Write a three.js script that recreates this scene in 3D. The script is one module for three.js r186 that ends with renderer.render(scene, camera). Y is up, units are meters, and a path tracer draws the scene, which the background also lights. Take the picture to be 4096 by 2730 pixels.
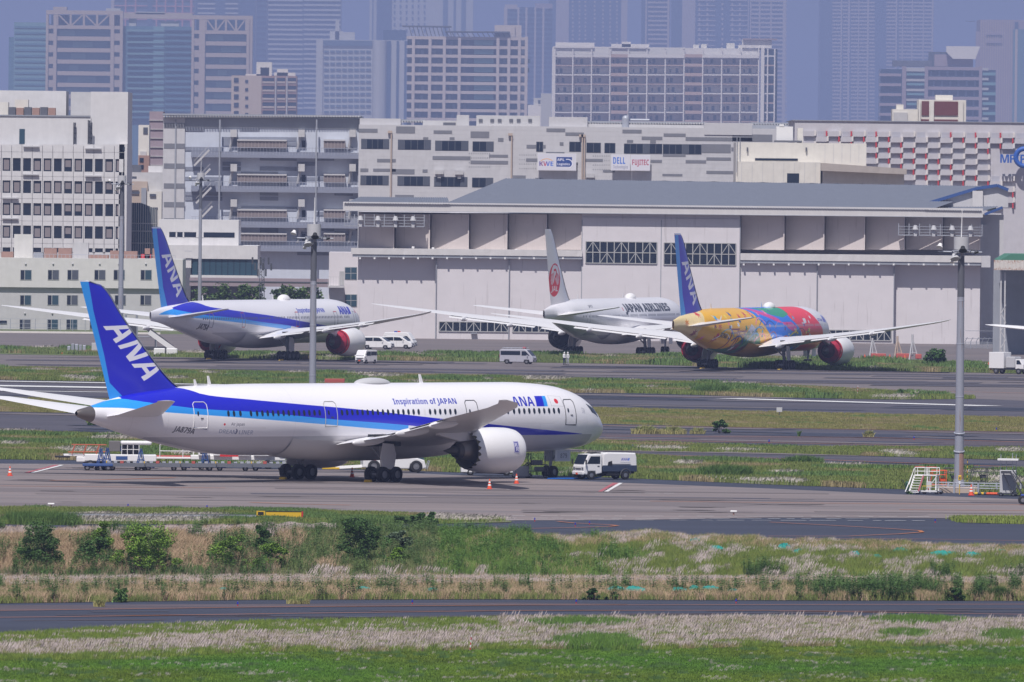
import * as THREE from 'three';
import { mergeGeometries, toCreasedNormals } from 'three/addons/utils/BufferGeometryUtils.js';
import { RoundedBoxGeometry } from 'three/addons/geometries/RoundedBoxGeometry.js';
import { MarchingCubes } from 'three/addons/objects/MarchingCubes.js';
import { TextGeometry } from 'three/addons/geometries/TextGeometry.js';
import { FontLoader } from 'three/addons/loaders/FontLoader.js';
import { createNoise2D } from 'simplex-noise';

// ------------------------------------------------------------ camera, sky, sun, exposure
const scene = new THREE.Scene();
const FOV = 3.1, EYE = 24.8, PITCH = 0.7065, ROLL = 0.6;
const camera = new THREE.PerspectiveCamera(FOV, 4096 / 2730, 1, 60000);
camera.rotation.order = 'YXZ';
camera.position.set(0, EYE, 0);
camera.rotation.set(-PITCH * Math.PI / 180, 0, ROLL * Math.PI / 180);
camera.updateMatrixWorld();
const SUN_EL = 57 * Math.PI / 180, SUN_AZ = 13 * Math.PI / 180;
const sunDir = new THREE.Vector3(-Math.sin(SUN_AZ) * Math.cos(SUN_EL), Math.sin(SUN_EL), Math.cos(SUN_AZ) * Math.cos(SUN_EL));
const sky = (() => {
  const w = 128, h = 256, data = new Float32Array(w * h * 4);
  for (let j = 0; j < h; j++) {
    const el = ((j + 0.5) / h - 0.5) * Math.PI, t = Math.pow(Math.max(0, Math.sin(el)), 0.55);
    const c = [0.175 + (0.23 - 0.175) * t, 0.2 + (0.275 - 0.2) * t, 0.295 + (0.38 - 0.295) * t];
    for (let i = 0; i < w; i++) data.set([...c, 1], (j * w + i) * 4);
  }
  const tx = new THREE.DataTexture(data, w, h, THREE.RGBAFormat, THREE.FloatType);
  tx.mapping = THREE.EquirectangularReflectionMapping; tx.magFilter = THREE.LinearFilter; tx.needsUpdate = true;
  return tx;
})();
scene.background = sky; scene.environment = sky;
const sun = new THREE.DirectionalLight(new THREE.Color().setRGB(1, 0.95, 0.91), 4.2);
sun.position.copy(sunDir).multiplyScalar(3000).add(new THREE.Vector3(0, 0, -1500));
sun.target.position.set(0, 0, -1500); sun.castShadow = true;
Object.assign(sun.shadow.camera, { left: -400, right: 400, top: 1200, bottom: -1200, near: 10, far: 6000 });
sun.shadow.mapSize.set(4096, 4096); sun.shadow.radius = 1;
scene.add(sun, sun.target);
scene.fog = new THREE.FogExp2(new THREE.Color().setRGB(0.5, 0.6, 1), 0.00007);
const renderer = new THREE.WebGLRenderer();
renderer.toneMapping = THREE.LinearToneMapping; renderer.toneMappingExposure = 1.04;
renderer.shadowMap.enabled = true;

// ------------------------------------------------------------ helpers
const F = 1365 / Math.tan(FOV / 2 * Math.PI / 180), V = (x, y, z) => new THREE.Vector3(x, y, z), PI = Math.PI;
const ray = (px, py) => V((px - 2048) / F, -(py - 1365) / F, -1).applyQuaternion(camera.quaternion);
const at = (px, py, D) => { const d = ray(px, py); return d.multiplyScalar(D / -d.z).add(camera.position); };      // the point seen there, D metres out
const onGround = (px, py, h = 0) => { const d = ray(px, py); return d.multiplyScalar((h - EYE) / d.y).add(camera.position); };
function rng(seed) { let s = seed >>> 0; return () => { s = (s + 0x6d2b79f5) | 0; let t = Math.imul(s ^ (s >>> 15), 1 | s); t = (t + Math.imul(t ^ (t >>> 7), 61 | t)) ^ t; return ((t ^ (t >>> 14)) >>> 0) / 4294967296; }; }
const R0 = rng(11), noise = createNoise2D(rng(5)), noiseB = createNoise2D(rng(77));
const fbm = (x, y, o = 4) => { let a = 0, s = 0.5; for (let i = 0; i < o; i++) { a += s * noise(x, y); x *= 2.03; y *= 2.03; s *= 0.5; } return a; };
const mix = (a, b, t) => a + (b - a) * t, clamp = (x, a = 0, b = 1) => Math.min(b, Math.max(a, x)), sstep = (a, b, x) => { const t = clamp((x - a) / (b - a)); return t * t * (3 - 2 * t); };
const taken = {};
function numbered(n) { const k = taken[n] ?? 0; taken[n] = k + 1; return k ? n + '_' + String(k).padStart(3, '0') : n; }
function tag(o, label, category, group) { Object.assign(o.userData, { label, category }); if (group) o.userData.group = group; return o; }
function thing(name, label, category, p = V(0, 0, 0), turn = 0, group) {
  const o = new THREE.Group(); o.name = numbered(name); o.position.copy(p); o.rotation.y = turn; scene.add(o); return tag(o, label, category, group);
}
function mesh(name, g, m, parent) {
  const o = new THREE.Mesh(g, m); o.name = parent ? name : numbered(name); o.castShadow = o.receiveShadow = true; (parent || scene).add(o); return o;
}
function structure(name, g, m) { const o = mesh(name, g, m); o.userData.kind = 'structure'; return o; }
function copyOf(o, label, p, turn) { const c = o.clone(); c.name = numbered(o.name.replace(/_\d{3}$/, '')); c.userData = { ...o.userData, label }; c.position.copy(p); if (turn !== undefined) c.rotation.y = turn; scene.add(c); return c; }
const std = (g) => { let o = g.index ? g.toNonIndexed() : g; for (const k of Object.keys(o.attributes)) if (!['position', 'normal', 'uv'].includes(k)) o.deleteAttribute(k); if (!o.attributes.uv) o.setAttribute('uv', new THREE.BufferAttribute(new Float32Array(o.attributes.position.count * 2), 2)); return o; };
class MB {                                                   // collects geometries that make up one part
  constructor() { this.g = []; }
  add(g, m) { g = std(g); if (m) g.applyMatrix4(m); this.g.push(g); return this; }
  box(x, y, z, w, h, d, ry = 0, rz = 0, rx = 0) { return this.add(new THREE.BoxGeometry(w, h, d), new THREE.Matrix4().makeRotationFromEuler(new THREE.Euler(rx, ry, rz)).setPosition(x, y, z)); }
  rbox(x, y, z, w, h, d, r = 0.05, ry = 0, s = 2) { return this.add(new RoundedBoxGeometry(w, h, d, s, Math.min(r, w / 2.1, h / 2.1, d / 2.1)), new THREE.Matrix4().makeRotationY(ry).setPosition(x, y, z)); }
  rod(a, b, r1, r2 = r1, n = 8) {
    a = Array.isArray(a) ? V(...a) : a; b = Array.isArray(b) ? V(...b) : b; const d = b.clone().sub(a), L = d.length();
    const q = new THREE.Quaternion().setFromUnitVectors(V(0, 1, 0), d.normalize());
    return this.add(new THREE.CylinderGeometry(r2, r1, L, n), new THREE.Matrix4().compose(a.clone().add(b).multiplyScalar(0.5), q, V(1, 1, 1)));
  }
  bar(a, b, w, h = w) {                                        // square-section bar between two points
    a = V(...a); b = V(...b); const d = b.clone().sub(a), L = d.length(); d.normalize();
    const q = new THREE.Quaternion().setFromUnitVectors(V(1, 0, 0), d);
    return this.add(new THREE.BoxGeometry(L, h, w), new THREE.Matrix4().compose(a.add(b).multiplyScalar(0.5), q, V(1, 1, 1)));
  }
  ext(pts, depth, bevel = 0, m) {                              // outline in x,y extruded along z and centred on z = 0
    const g = new THREE.ExtrudeGeometry(new THREE.Shape(pts.map((p) => new THREE.Vector2(...p))), { depth: depth - 2 * bevel, bevelEnabled: bevel > 0, bevelThickness: bevel, bevelSize: bevel, bevelOffset: -bevel, bevelSegments: 2, curveSegments: 8 });
    g.translate(0, 0, -depth / 2 + bevel); return this.add(g, m);
  }
  geo() { return this.g.length > 1 ? mergeGeometries(this.g) : this.g[0]; }
  build(name, mat, parent) { return mesh(name, this.geo(), mat, parent); }
}
const mb = () => new MB();
const box = (name, parent, mat, x, y, z, w, h, d, ry) => mb().box(x, y, z, w, h, d, ry).build(name, mat, parent);
const Tr = (x, y, z) => new THREE.Matrix4().makeTranslation(x, y, z);

// ------------------------------------------------------------ materials
const C = (r, g, b) => new THREE.Color().setRGB(r, g, b);
const M = {};
function mat(k, c, rough = 0.8, more = {}) { return M[k] = new THREE.MeshStandardMaterial({ color: Array.isArray(c) ? C(...c) : c, roughness: rough, side: THREE.DoubleSide, ...more }); }
function canvasTex(w, h, draw) { const c = document.createElement('canvas'); c.width = w; c.height = h; const x = c.getContext('2d'); draw(x, w, h); const t = new THREE.CanvasTexture(c); t.colorSpace = THREE.SRGBColorSpace; t.wrapS = t.wrapT = THREE.RepeatWrapping; t.anisotropy = 8; return t; }
function noiseTex(n, fn, srgb = false) {                      // fn(x, y) in 0..1 repeats -> [r,g,b] 0..1 linear
  const d = new Uint8Array(n * n * 4), e = (v) => 255 * clamp(srgb ? v : (v <= 0.0031308 ? v * 12.92 : 1.055 * Math.pow(v, 1 / 2.4) - 0.055));
  for (let j = 0; j < n; j++) for (let i = 0; i < n; i++) { const c = fn(i / n, j / n); d.set([e(c[0]), e(c[1]), e(c[2]), 255], (j * n + i) * 4); }
  const t = new THREE.DataTexture(d, n, n); t.colorSpace = srgb ? THREE.NoColorSpace : THREE.SRGBColorSpace; t.wrapS = t.wrapT = THREE.RepeatWrapping; t.magFilter = THREE.LinearFilter; t.needsUpdate = true; return t;
}
const tile = (f, x, y, p) => { const a = sstep(0, 1, x), b = sstep(0, 1, y); return mix(mix(f(x * p, y * p), f(x * p - p, y * p), a), mix(f(x * p, y * p - p), f(x * p - p, y * p - p), a), b); };  // makes a noise repeat
// paved surfaces: aggregate speckle, worn patches and long streaks of rubber and seal
function paved(k, base, amp, tint) {
  const r = rng(k.length * 7 + 3);
  const map = noiseTex(512, (x, y) => {
    const n = tile((a, b) => fbm(a * 0.35, b * 1.6, 4), x, y, 8), p = tile((a, b) => noiseB(a, b), x, y, 5), g = (r() - 0.5) * 0.16;
    const v = 1 + amp * n + amp * 0.4 * p + g * amp;
    return base.map((c, i) => c * v * (1 + tint[i] * n));
  });
  map.repeat.set(1 / 170, 1 / 120);
  return mat(k, 0xffffff, 0.92, { map });
}
paved('concrete', [0.205, 0.172, 0.17], 0.24, [0.08, 0, -0.06]);
paved('concreteFar', [0.155, 0.132, 0.134], 0.32, [0.08, 0, -0.06]);
paved('asphalt', [0.036, 0.043, 0.07], 0.3, [0.03, 0, -0.02]);
paved('asphaltOld', [0.072, 0.068, 0.088], 0.4, [0.08, 0, -0.08]);
paved('asphaltBrown', [0.085, 0.066, 0.078], 0.4, [0.1, 0, -0.1]);
paved('soil', [0.17, 0.13, 0.11], 0.5, [0.1, 0, -0.1]);
function turf(k, a, b, c) {
  const map = noiseTex(512, (x, y) => { const n = tile((u, v) => fbm(u * 0.5, v * 1.5, 5), x, y, 9), p = tile((u, v) => noiseB(u * 0.6, v * 1.4), x, y, 6); return a.map((_, i) => mix(mix(a[i], b[i], clamp(0.5 + n)), c[i], clamp(p * 0.9))); });
  map.repeat.set(1 / 55, 1 / 40); return mat(k, 0xffffff, 1, { map });
}
turf('turf', [0.075, 0.115, 0.035], [0.12, 0.15, 0.05], [0.17, 0.15, 0.08]);
turf('turfDry', [0.15, 0.15, 0.06], [0.19, 0.17, 0.075], [0.22, 0.17, 0.1]);
turf('lawnSoil', [0.05, 0.10, 0.015], [0.075, 0.13, 0.02], [0.09, 0.11, 0.03]);
turf('bankSoil', [0.13, 0.12, 0.06], [0.19, 0.15, 0.1], [0.1, 0.12, 0.05]);
const grime = noiseTex(256, (x, y) => { const n = tile((u, v) => fbm(u, v, 5), x, y, 6), s = tile((u, v) => fbm(u * 3, v * 0.3, 3), x, y, 6); const v = 0.93 + 0.09 * n + 0.05 * s; return [v, v * 0.995, v * 0.985]; });
grime.repeat.set(1 / 14, 1 / 14);
mat('orangePaint', [0.42, 0.15, 0.055], 0.8); mat('whitePaint', [0.7, 0.7, 0.7], 0.7); mat('redPaint', [0.4, 0.1, 0.12], 0.8);
const streaks = noiseTex(512, (x, y) => { const n = tile((u, v) => fbm(u, v, 4), x, y, 6), s = tile((u, v) => fbm(u * 5, v * 0.22, 4), x, y, 7), d = sstep(0.28, 0.5, s) * 0.16 + sstep(0.3, 0.5, n) * 0.05; const v = 0.95 + 0.07 * n - d; return [v, v * (0.995 - d * 0.05), v * (0.985 - d * 0.1)]; });
streaks.repeat.set(1 / 26, 1 / 22);
const wall = (k, c, rough = 0.75) => mat(k, c, rough, { map: grime });
mat('hangar', [0.705, 0.67, 0.70], 0.7, { map: streaks }); mat('hangarB', [0.64, 0.575, 0.565], 0.8, { map: streaks }); wall('hangarBeam', [0.66, 0.64, 0.64]); wall('roofGrey', [0.20, 0.22, 0.275], 0.7); wall('office', [0.70, 0.69, 0.705]); wall('cream', [0.68, 0.67, 0.655]); wall('paleGrey', [0.55, 0.545, 0.56]);
wall('panelLight', [0.585, 0.58, 0.605]); wall('panelDark', [0.20, 0.205, 0.235]); wall('beige', [0.74, 0.71, 0.66]); wall('brown', [0.36, 0.22, 0.18]); wall('tan', [0.52, 0.42, 0.35]); wall('steel', [0.33, 0.35, 0.4], 0.5); wall('steelDark', [0.12, 0.125, 0.15], 0.5);
mat('glassDark', [0.012, 0.02, 0.036], 0.12, { envMapIntensity: 1 }); mat('glassBlue', [0.035, 0.075, 0.105], 0.1); mat('glassTeal', [0.10, 0.20, 0.24], 0.12); mat('glassGrey', [0.09, 0.10, 0.125], 0.15);
mat('frame', [0.42, 0.42, 0.42], 0.5); mat('blind', [0.24, 0.21, 0.22], 0.8);
mat('white', [0.80, 0.79, 0.80], 0.28); mat('whiteMatt', [0.78, 0.77, 0.77], 0.6); mat('wingGrey', [0.76, 0.75, 0.76], 0.35); mat('wingWhite', [0.80, 0.79, 0.80], 0.3); mat('rubber', [0.018, 0.018, 0.021], 0.85); mat('hub', [0.28, 0.28, 0.3], 0.4, { metalness: 0.4 }); mat('black', [0.015, 0.015, 0.018], 0.6); mat('darkGrey', [0.06, 0.062, 0.075], 0.6);
mat('metal', [0.42, 0.42, 0.44], 0.35, { metalness: 0.8 }); mat('heatMetal', [0.24, 0.21, 0.19], 0.4, { metalness: 0.7 }); mat('nozzle', [0.10, 0.09, 0.085], 0.45, { metalness: 0.6 }); mat('nozzleInside', [0.30, 0.27, 0.17], 0.5);
mat('yellow', [0.72, 0.45, 0.02], 0.6); mat('orange', [0.75, 0.10, 0.03], 0.6); mat('red', [0.55, 0.025, 0.03], 0.55); mat('coverLit', [0.62, 0.03, 0.05], 0.7); mat('blue', [0.02, 0.06, 0.34], 0.5); mat('steelBlue', [0.035, 0.085, 0.26], 0.5); mat('galv', [0.42, 0.44, 0.5], 0.5, { metalness: 0.2 }); mat('cyan', [0.02, 0.19, 0.75], 0.4); mat('navy', [0.012, 0.02, 0.45], 0.35); mat('greyPaint', [0.5, 0.5, 0.52], 0.6); mat('gearGrey', [0.33, 0.34, 0.37], 0.5);

// ------------------------------------------------------------ the ground: sheets laid a few centimetres above one another
function sheet(name, pts, y, m) {                              // outline given where it is seen on the ground
  const w = pts.map(([a, b]) => onGround(a, b)), sh = new THREE.Shape(w.map((p) => new THREE.Vector2(p.x, -p.z)));
  const g = new THREE.ShapeGeometry(sh); g.rotateX(-PI / 2); g.translate(0, y, 0);
  const p = g.attributes.position, uv = g.attributes.uv; for (let i = 0; i < p.count; i++) uv.setXY(i, p.getX(i), p.getZ(i));
  return structure(name, g, m);
}
const lineY = (l, x) => { for (let i = 1; i < l.length; i++) if (x <= l[i][0] || i === l.length - 1) { const a = l[i - 1], b = l[i]; return mix(a[1], b[1], (x - a[0]) / (b[0] - a[0])); } };
const between = (top, bot, x0 = -500, x1 = 4600) => { const xs = [x0, ...new Set([...top, ...bot].map((p) => p[0]).filter((x) => x > x0 && x < x1)), x1].sort((a, b) => a - b); return [...xs.map((x) => [x, lineY(top, x)]), ...xs.reverse().map((x) => [x, lineY(bot, x)])]; };
{
  const g = new THREE.PlaneGeometry(16000, 40000, 1, 1); g.rotateX(-PI / 2); g.translate(0, -0.05, -20300);
  const uv = g.attributes.uv, p = g.attributes.position; for (let i = 0; i < p.count; i++) uv.setXY(i, p.getX(i), p.getZ(i));
  structure('ground', g, M.soil);
}
const L = {
  farTop: [[0, 1413], [1024, 1440], [2048, 1455], [2550, 1462], [3072, 1484], [4096, 1498]],
  farBot: [[0, 1478], [440, 1484], [1024, 1496], [1500, 1505], [2048, 1515], [2500, 1530], [3072, 1548], [3500, 1570], [3900, 1596], [4096, 1604]],
  g14Bot: [[0, 1520], [440, 1528], [1024, 1541], [2048, 1572], [2560, 1575], [3072, 1590], [3580, 1600], [3900, 1597]],
  runBot: [[0, 1594], [2048, 1630], [2400, 1635], [3072, 1650], [4096, 1674]],
  oliveBot: [[0, 1648], [2400, 1697], [3072, 1713], [4096, 1729]],
  g10Top: [[352, 1690], [2400, 1770], [3072, 1795], [4096, 1800]], g10Bot: [[352, 1698], [1000, 1735], [2400, 1804], [3072, 1814], [4096, 1843]],
  g8Top: [[0, 1733], [600, 1757], [2400, 1830], [2600, 1836], [3072, 1862], [4096, 1896]],
  g8Bot: [[0, 1839], [300, 1843], [1700, 1887], [2500, 1914], [3072, 1940], [3640, 1960], [4096, 1984]],
  shBot: [[0, 1856], [300, 1858], [1700, 1897], [2500, 1934], [3072, 1956], [3580, 1979], [4096, 2000]],
  apBot: [[0, 2034], [1024, 2044], [1600, 2058], [2046, 2084], [2560, 2082], [3072, 2072], [4096, 2077]],
  roadTop: [[0, 2416], [1024, 2402], [2048, 2400], [3072, 2404], [4096, 2406]],
  roadBot: [[0, 2557], [603, 2522], [1024, 2506], [2048, 2491], [3072, 2490], [4096, 2500]],
  lawnTop: [[0, 2648], [500, 2640], [1024, 2612], [1600, 2612], [2048, 2600], [2560, 2604], [3072, 2590], [4096, 2590]],
};
const flat = (y) => [[0, y], [4096, y + 43]];
sheet('apron_beyond', between(flat(1330), L.farBot), 0, M.concreteFar);
sheet('taxiway_beyond', between(L.farBot, L.g8Bot), -0.01, M.asphaltOld);
sheet('apron_shoulder', between(L.g8Bot, L.shBot), 0, M.asphalt);
sheet('apron', between(L.shBot, L.apBot), 0.02, M.concrete);
sheet('taxiway', between(L.apBot, [[0, 2290], [4096, 2310]]), 0, M.asphalt);
sheet('near_taxiway', between(L.roadTop, L.roadBot), 0, M.asphalt);
sheet('near_taxiway_shoulder', between([[0, 2424], [1024, 2419], [2048, 2413], [2520, 2418]], [[0, 2444], [1024, 2431], [2048, 2424], [2520, 2420]], -500, 2510), 0.02, M.asphaltBrown);
sheet('grass_verge', between(flat(1300), [[0, 1330], [4096, 1372]]), -0.02, M.turf);
sheet('lawn_ground', between(L.roadBot, [[-500, 2800], [4600, 2800]]), 0.02, M.lawnSoil);
sheet('grass_strip_runway', between(L.farBot, L.g14Bot, -500, 3899), 0.03, M.turf);
sheet('mown_strip', between(L.runBot, L.oliveBot), 0.03, M.turfDry);
sheet('taxiway_crack', between(L.runBot.map(([x, y]) => [x, y + 27]), L.runBot.map(([x, y]) => [x, y + 35]), 1500, 4600), 0.05, M.asphaltBrown);
sheet('grass_wedge', between(L.g10Top, L.g10Bot, 353, 4600), 0.03, M.turf);
sheet('grass_strip', between(L.g8Top, L.g8Bot), 0.03, M.turf);
sheet('grass_strip_apron', [[-500, 2030], [0, 2036], [1024, 2046], [1600, 2060], [2046, 2086], [2046, 2092], [1700, 2100], [0, 2100], [-500, 2100]], 0.04, M.turf);
sheet('grass_strip_corner', [[3800, 2077], [4600, 2082], [4600, 2106], [3850, 2094]], 0.04, M.turf);
sheet('taxiway_band', between([[2100, 1722], [4096, 1768]], [[2100, 1762], [4096, 1784]], 2100, 4600), 0.01, M.asphaltBrown);
sheet('verge_far', [[-500, 1405], [0, 1398], [250, 1402], [640, 1418], [1500, 1420], [1900, 1428], [2600, 1430], [3200, 1440], [4600, 1470], [4600, 1506], [3900, 1492], [3200, 1480], [2550, 1458], [2048, 1450], [1024, 1436], [-500, 1410]], 0.03, M.turf);
// painted lines: pale or orange strips of paint on the paving
function stroke(name, pts, m, half = 0.25, y = 0.05) {
  const w = pts.map(([a, b]) => onGround(a, b)), pos = [], idx = [];
  w.forEach((p, i) => { const t = w[Math.min(i + 1, w.length - 1)].clone().sub(w[Math.max(i - 1, 0)]).normalize(), n = V(-t.z, 0, t.x); for (const s of [-1, 1]) pos.push(p.x + n.x * half * s, y, p.z + n.z * half * s); if (i) idx.push(2 * i - 2, 2 * i - 1, 2 * i, 2 * i, 2 * i - 1, 2 * i + 1); });
  const g = new THREE.BufferGeometry(); g.setAttribute('position', new THREE.Float32BufferAttribute(pos, 3)); g.setIndex(idx); g.computeVertexNormals(); structure(name, std(g), m);
}
stroke('painted_line', [[2914, 1596], [3400, 1610], [3960, 1626]], M.whitePaint, 2.2);
for (const [a, b, h] of [[1527, 1541, 2.4], [1545, 1560, 4.2], [1566, 1578, 1.4]]) stroke('painted_line', [[-300, a - 5], [520, b - 6], [900, b]], M.whitePaint, h);
for (const l of [[[2100, 1700], [2700, 1708], [4300, 1737]], [[2420, 1760], [2900, 1770], [3500, 1782], [4300, 1806]], [[2420, 1748], [3500, 1752], [4300, 1778]], [[2500, 1587], [2800, 1593]], [[2300, 1812], [3300, 1842], [4300, 1880]], [[3000, 1546], [3500, 1560], [4300, 1580]], [[200, 1925], [420, 1922], [700, 1914]], [[1000, 2013], [1200, 2020], [1400, 2024]], [[0, 1947], [300, 1950], [900, 1955]], [[2600, 2008], [3300, 2016], [4096, 2022]], [[3600, 2042], [4096, 2046]]]) stroke('painted_line', l, M.orangePaint, 0.3);
for (const l of [[[2048, 2119], [2300, 2114], [2440, 2109], [2470, 2106], [2440, 2103], [2300, 2096], [2230, 2089]], [[3072, 2148], [3400, 2148], [3600, 2139], [3690, 2132], [3680, 2126], [3560, 2118], [3330, 2105], [3080, 2092]], [[3100, 2158], [3700, 2160], [4300, 2170]], [[3750, 2193], [4300, 2206]],
  [[-200, 2449], [300, 2443], [1024, 2433], [2048, 2425], [3072, 2423], [4300, 2421]], [[-200, 2476], [300, 2471], [1024, 2460], [2048, 2447], [3072, 2446], [3600, 2455], [4300, 2465]], [[-200, 2562], [45, 2552], [603, 2520], [900, 2507]]]) stroke('painted_line', l, M.orangePaint, 0.17);
for (const l of [[[2420, 1970], [2480, 1935]], [[120, 1895], [245, 1863]]]) { stroke('painted_line', l, M.whitePaint, 0.25); stroke('painted_line', l.map(([x, y]) => [x - 16, y]), M.redPaint, 0.25); }
for (const [y, x0, x1] of [[2067, 2050, 4096], [2076, 1900, 3500], [2083, 2000, 3700], [1861, 0, 300], [1976, 2380, 2720]]) { const r = rng(y); for (let x = x0; x < x1;) { const l = 20 + r() * 90; stroke('worn_paint', [[x, y + (x - x0) * 0.002], [Math.min(x + l, x1), y + (x + l - x0) * 0.002]], M.whitePaint, 0.1 + r() * 0.1); x += l + 10 + r() * 60; } }
for (const [l, h, m] of [[[[-300, 1958], [400, 1966], [1024, 1984], [1600, 1998], [2300, 2012], [3000, 2026]], 6, 'concreteFar'], [[[-300, 2014], [600, 2024], [1300, 2040]], 4, 'concreteFar'], [[[2200, 2040], [3000, 2052], [3700, 2062]], 3, 'concreteFar'], [[[-300, 1900], [300, 1903], [900, 1908]], 1.2, 'concreteFar'], [[[1500, 1962], [2400, 1990], [3300, 2030]], 1.5, 'concreteFar']]) stroke('worn_band', l, M[m], h, 0.025);
// seal patches and tyre marks on the apron
{ const r = rng(42); for (let i = 0; i < 18; i++) { const x = -200 + r() * 4400, y = lineY(L.shBot, x) + 14 + r() * (lineY(L.apBot, x) - lineY(L.shBot, x) - 30), l = 700 + r() * 1800; stroke('tyre_mark', [[x, y], [x + l * 0.5, y + l * 0.004 + r() * 2], [x + l, y + l * 0.01]], r() < 0.3 ? M.asphaltOld : M.concreteFar, 0.5 + r() * 1.4, 0.03 + i * 0.0006); } }
{ const r = rng(43); for (let i = 0; i < 40; i++) { const x = -200 + r() * 4200, y = lineY(L.farTop, x) + 6 + r() * 50, l = 300 + r() * 900; stroke('tyre_mark', [[x, y], [x + l, y + l * 0.012]], M.asphaltOld, 1.5 + r() * 4, 0.03 + i * 0.0006); } }
{ const r = rng(44); for (let i = 0; i < 50; i++) { const x = -200 + r() * 4200, f = r(), y = mix(lineY(L.oliveBot, x), lineY(L.g8Top, x), f), l = 300 + r() * 1200; if (y > lineY(L.g10Top, x) - 3 && y < lineY(L.g10Bot, x) + 3) continue; stroke('tyre_mark', [[x, y], [x + l, y + l * 0.02]], r() < 0.5 ? M.asphalt : M.concreteFar, 1 + r() * 3, 0.02 + i * 0.0004); } }
{ const r = rng(45); for (let i = 0; i < 26; i++) { const x = -200 + r() * 4200, y = mix(lineY(L.g14Bot, x), lineY(L.runBot, x), 0.1 + r() * 0.8), l = 400 + r() * 1500; stroke('tyre_mark', [[x, y], [x + l, y + l * 0.017]], r() < 0.6 ? M.asphalt : M.concreteFar, 1 + r() * 2.5, 0.02 + i * 0.0004); } }
{ const r = rng(46); for (let i = 0; i < 30; i++) { const x = -200 + r() * 4200, y = mix(2436, 2490, r()), l = 200 + r() * 900; stroke('tyre_mark', [[x, y], [x + l, y - l * 0.004]], r() < 0.2 ? M.asphaltOld : M.asphaltBrown, 0.15 + r() * 0.4, 0.02 + i * 0.0004); } }

// oil and fuel stains on the apron
{ const r = rng(47); M.stain ??= mat('stain', [0.14, 0.118, 0.115], 0.8); for (let i = 0; i < 16; i++) { const px = 100 + r() * 3800, py = lineY(L.shBot, px) + 20 + r() * (lineY(L.apBot, px) - lineY(L.shBot, px) - 40), c = onGround(px, py), pts = [], R = 0.4 + r() * 0.9; for (let k = 0; k < 14; k++) { const a = k / 14 * 2 * PI, q = R * (0.6 + 0.7 * r()); pts.push(new THREE.Vector2(Math.cos(a) * q * 2.2, Math.sin(a) * q)); } const g = new THREE.ShapeGeometry(new THREE.Shape(pts)); g.rotateX(-PI / 2); const o = structure('oil_stain', std(g), M.stain); o.position.set(c.x, 0.055 + i * 0.0004, c.z); } }
// the bank between the two near taxiways
const bankTopLine = [[-500, 2154], [600, 2150], [1100, 2136], [1350, 2130], [1700, 2140], [2048, 2152], [2250, 2178], [2450, 2164], [2620, 2150], [2740, 2176], [2900, 2172], [3100, 2188], [3500, 2198], [3900, 2216], [4600, 2224]];
const bankH = (px) => mix(2.15, 1.05, sstep(900, 3200, px));
const bankCols = []; for (let px = -500; px <= 4600; px += 50) { const h = bankH(px), b = onGround(px, 2338 + Math.sin(px / 300) * 4), t = onGround(px, lineY(bankTopLine, px), h); bankCols.push({ px, h, b, t }); }
function bankAt(px) { const i = clamp(Math.floor((px + 500) / 50), 0, bankCols.length - 2), f = clamp((px + 500) / 50 - i), a = bankCols[i], b = bankCols[i + 1]; return { h: mix(a.h, b.h, f), x0: mix(a.b.x, b.b.x, f), z0: mix(a.b.z, b.b.z, f), x1: mix(a.t.x, b.t.x, f), z1: mix(a.t.z, b.t.z, f) }; }
function bankPoint(px, t) {                                    // t 0 at the foot, 1 at the brow, beyond that down the far side
  const c = bankAt(px), n = 0.16 * noise(px / 90, t * 2.5); if (t <= 1) return V(mix(c.x0, c.x1, t), c.h * (0.15 * t + 0.85 * sstep(0, 1, t)) + n * sstep(0, 0.3, t), mix(c.z0, c.z1, t));
  return V(c.x1, c.h * (1 - sstep(1, 2, t)) + n * (2 - t), c.z1 - (t - 1) * 9);
}
{
  const pos = [], idx = [], uv = [], T = 17, N = 205;
  for (let i = 0; i < N; i++) for (let j = 0; j < T; j++) { const p = bankPoint(-500 + i * 25, j / (T - 1) * 2); pos.push(p.x, p.y - (j === T - 1 ? 0.3 : 0), p.z); uv.push(p.x, p.z); if (i && j) { const a = i * T + j; idx.push(a, a - 1, a - T, a - T, a - 1, a - T - 1); } }
  const g = new THREE.BufferGeometry(); g.setAttribute('position', new THREE.Float32BufferAttribute(pos, 3)); g.setAttribute('uv', new THREE.Float32BufferAttribute(uv, 2)); g.setIndex(idx); g.computeVertexNormals(); structure('grass_bank', g, M.bankSoil);
}
sheet('bank_foot', between([[0, 2325], [4096, 2335]], L.roadTop), 0.03, M.bankSoil);

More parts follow.
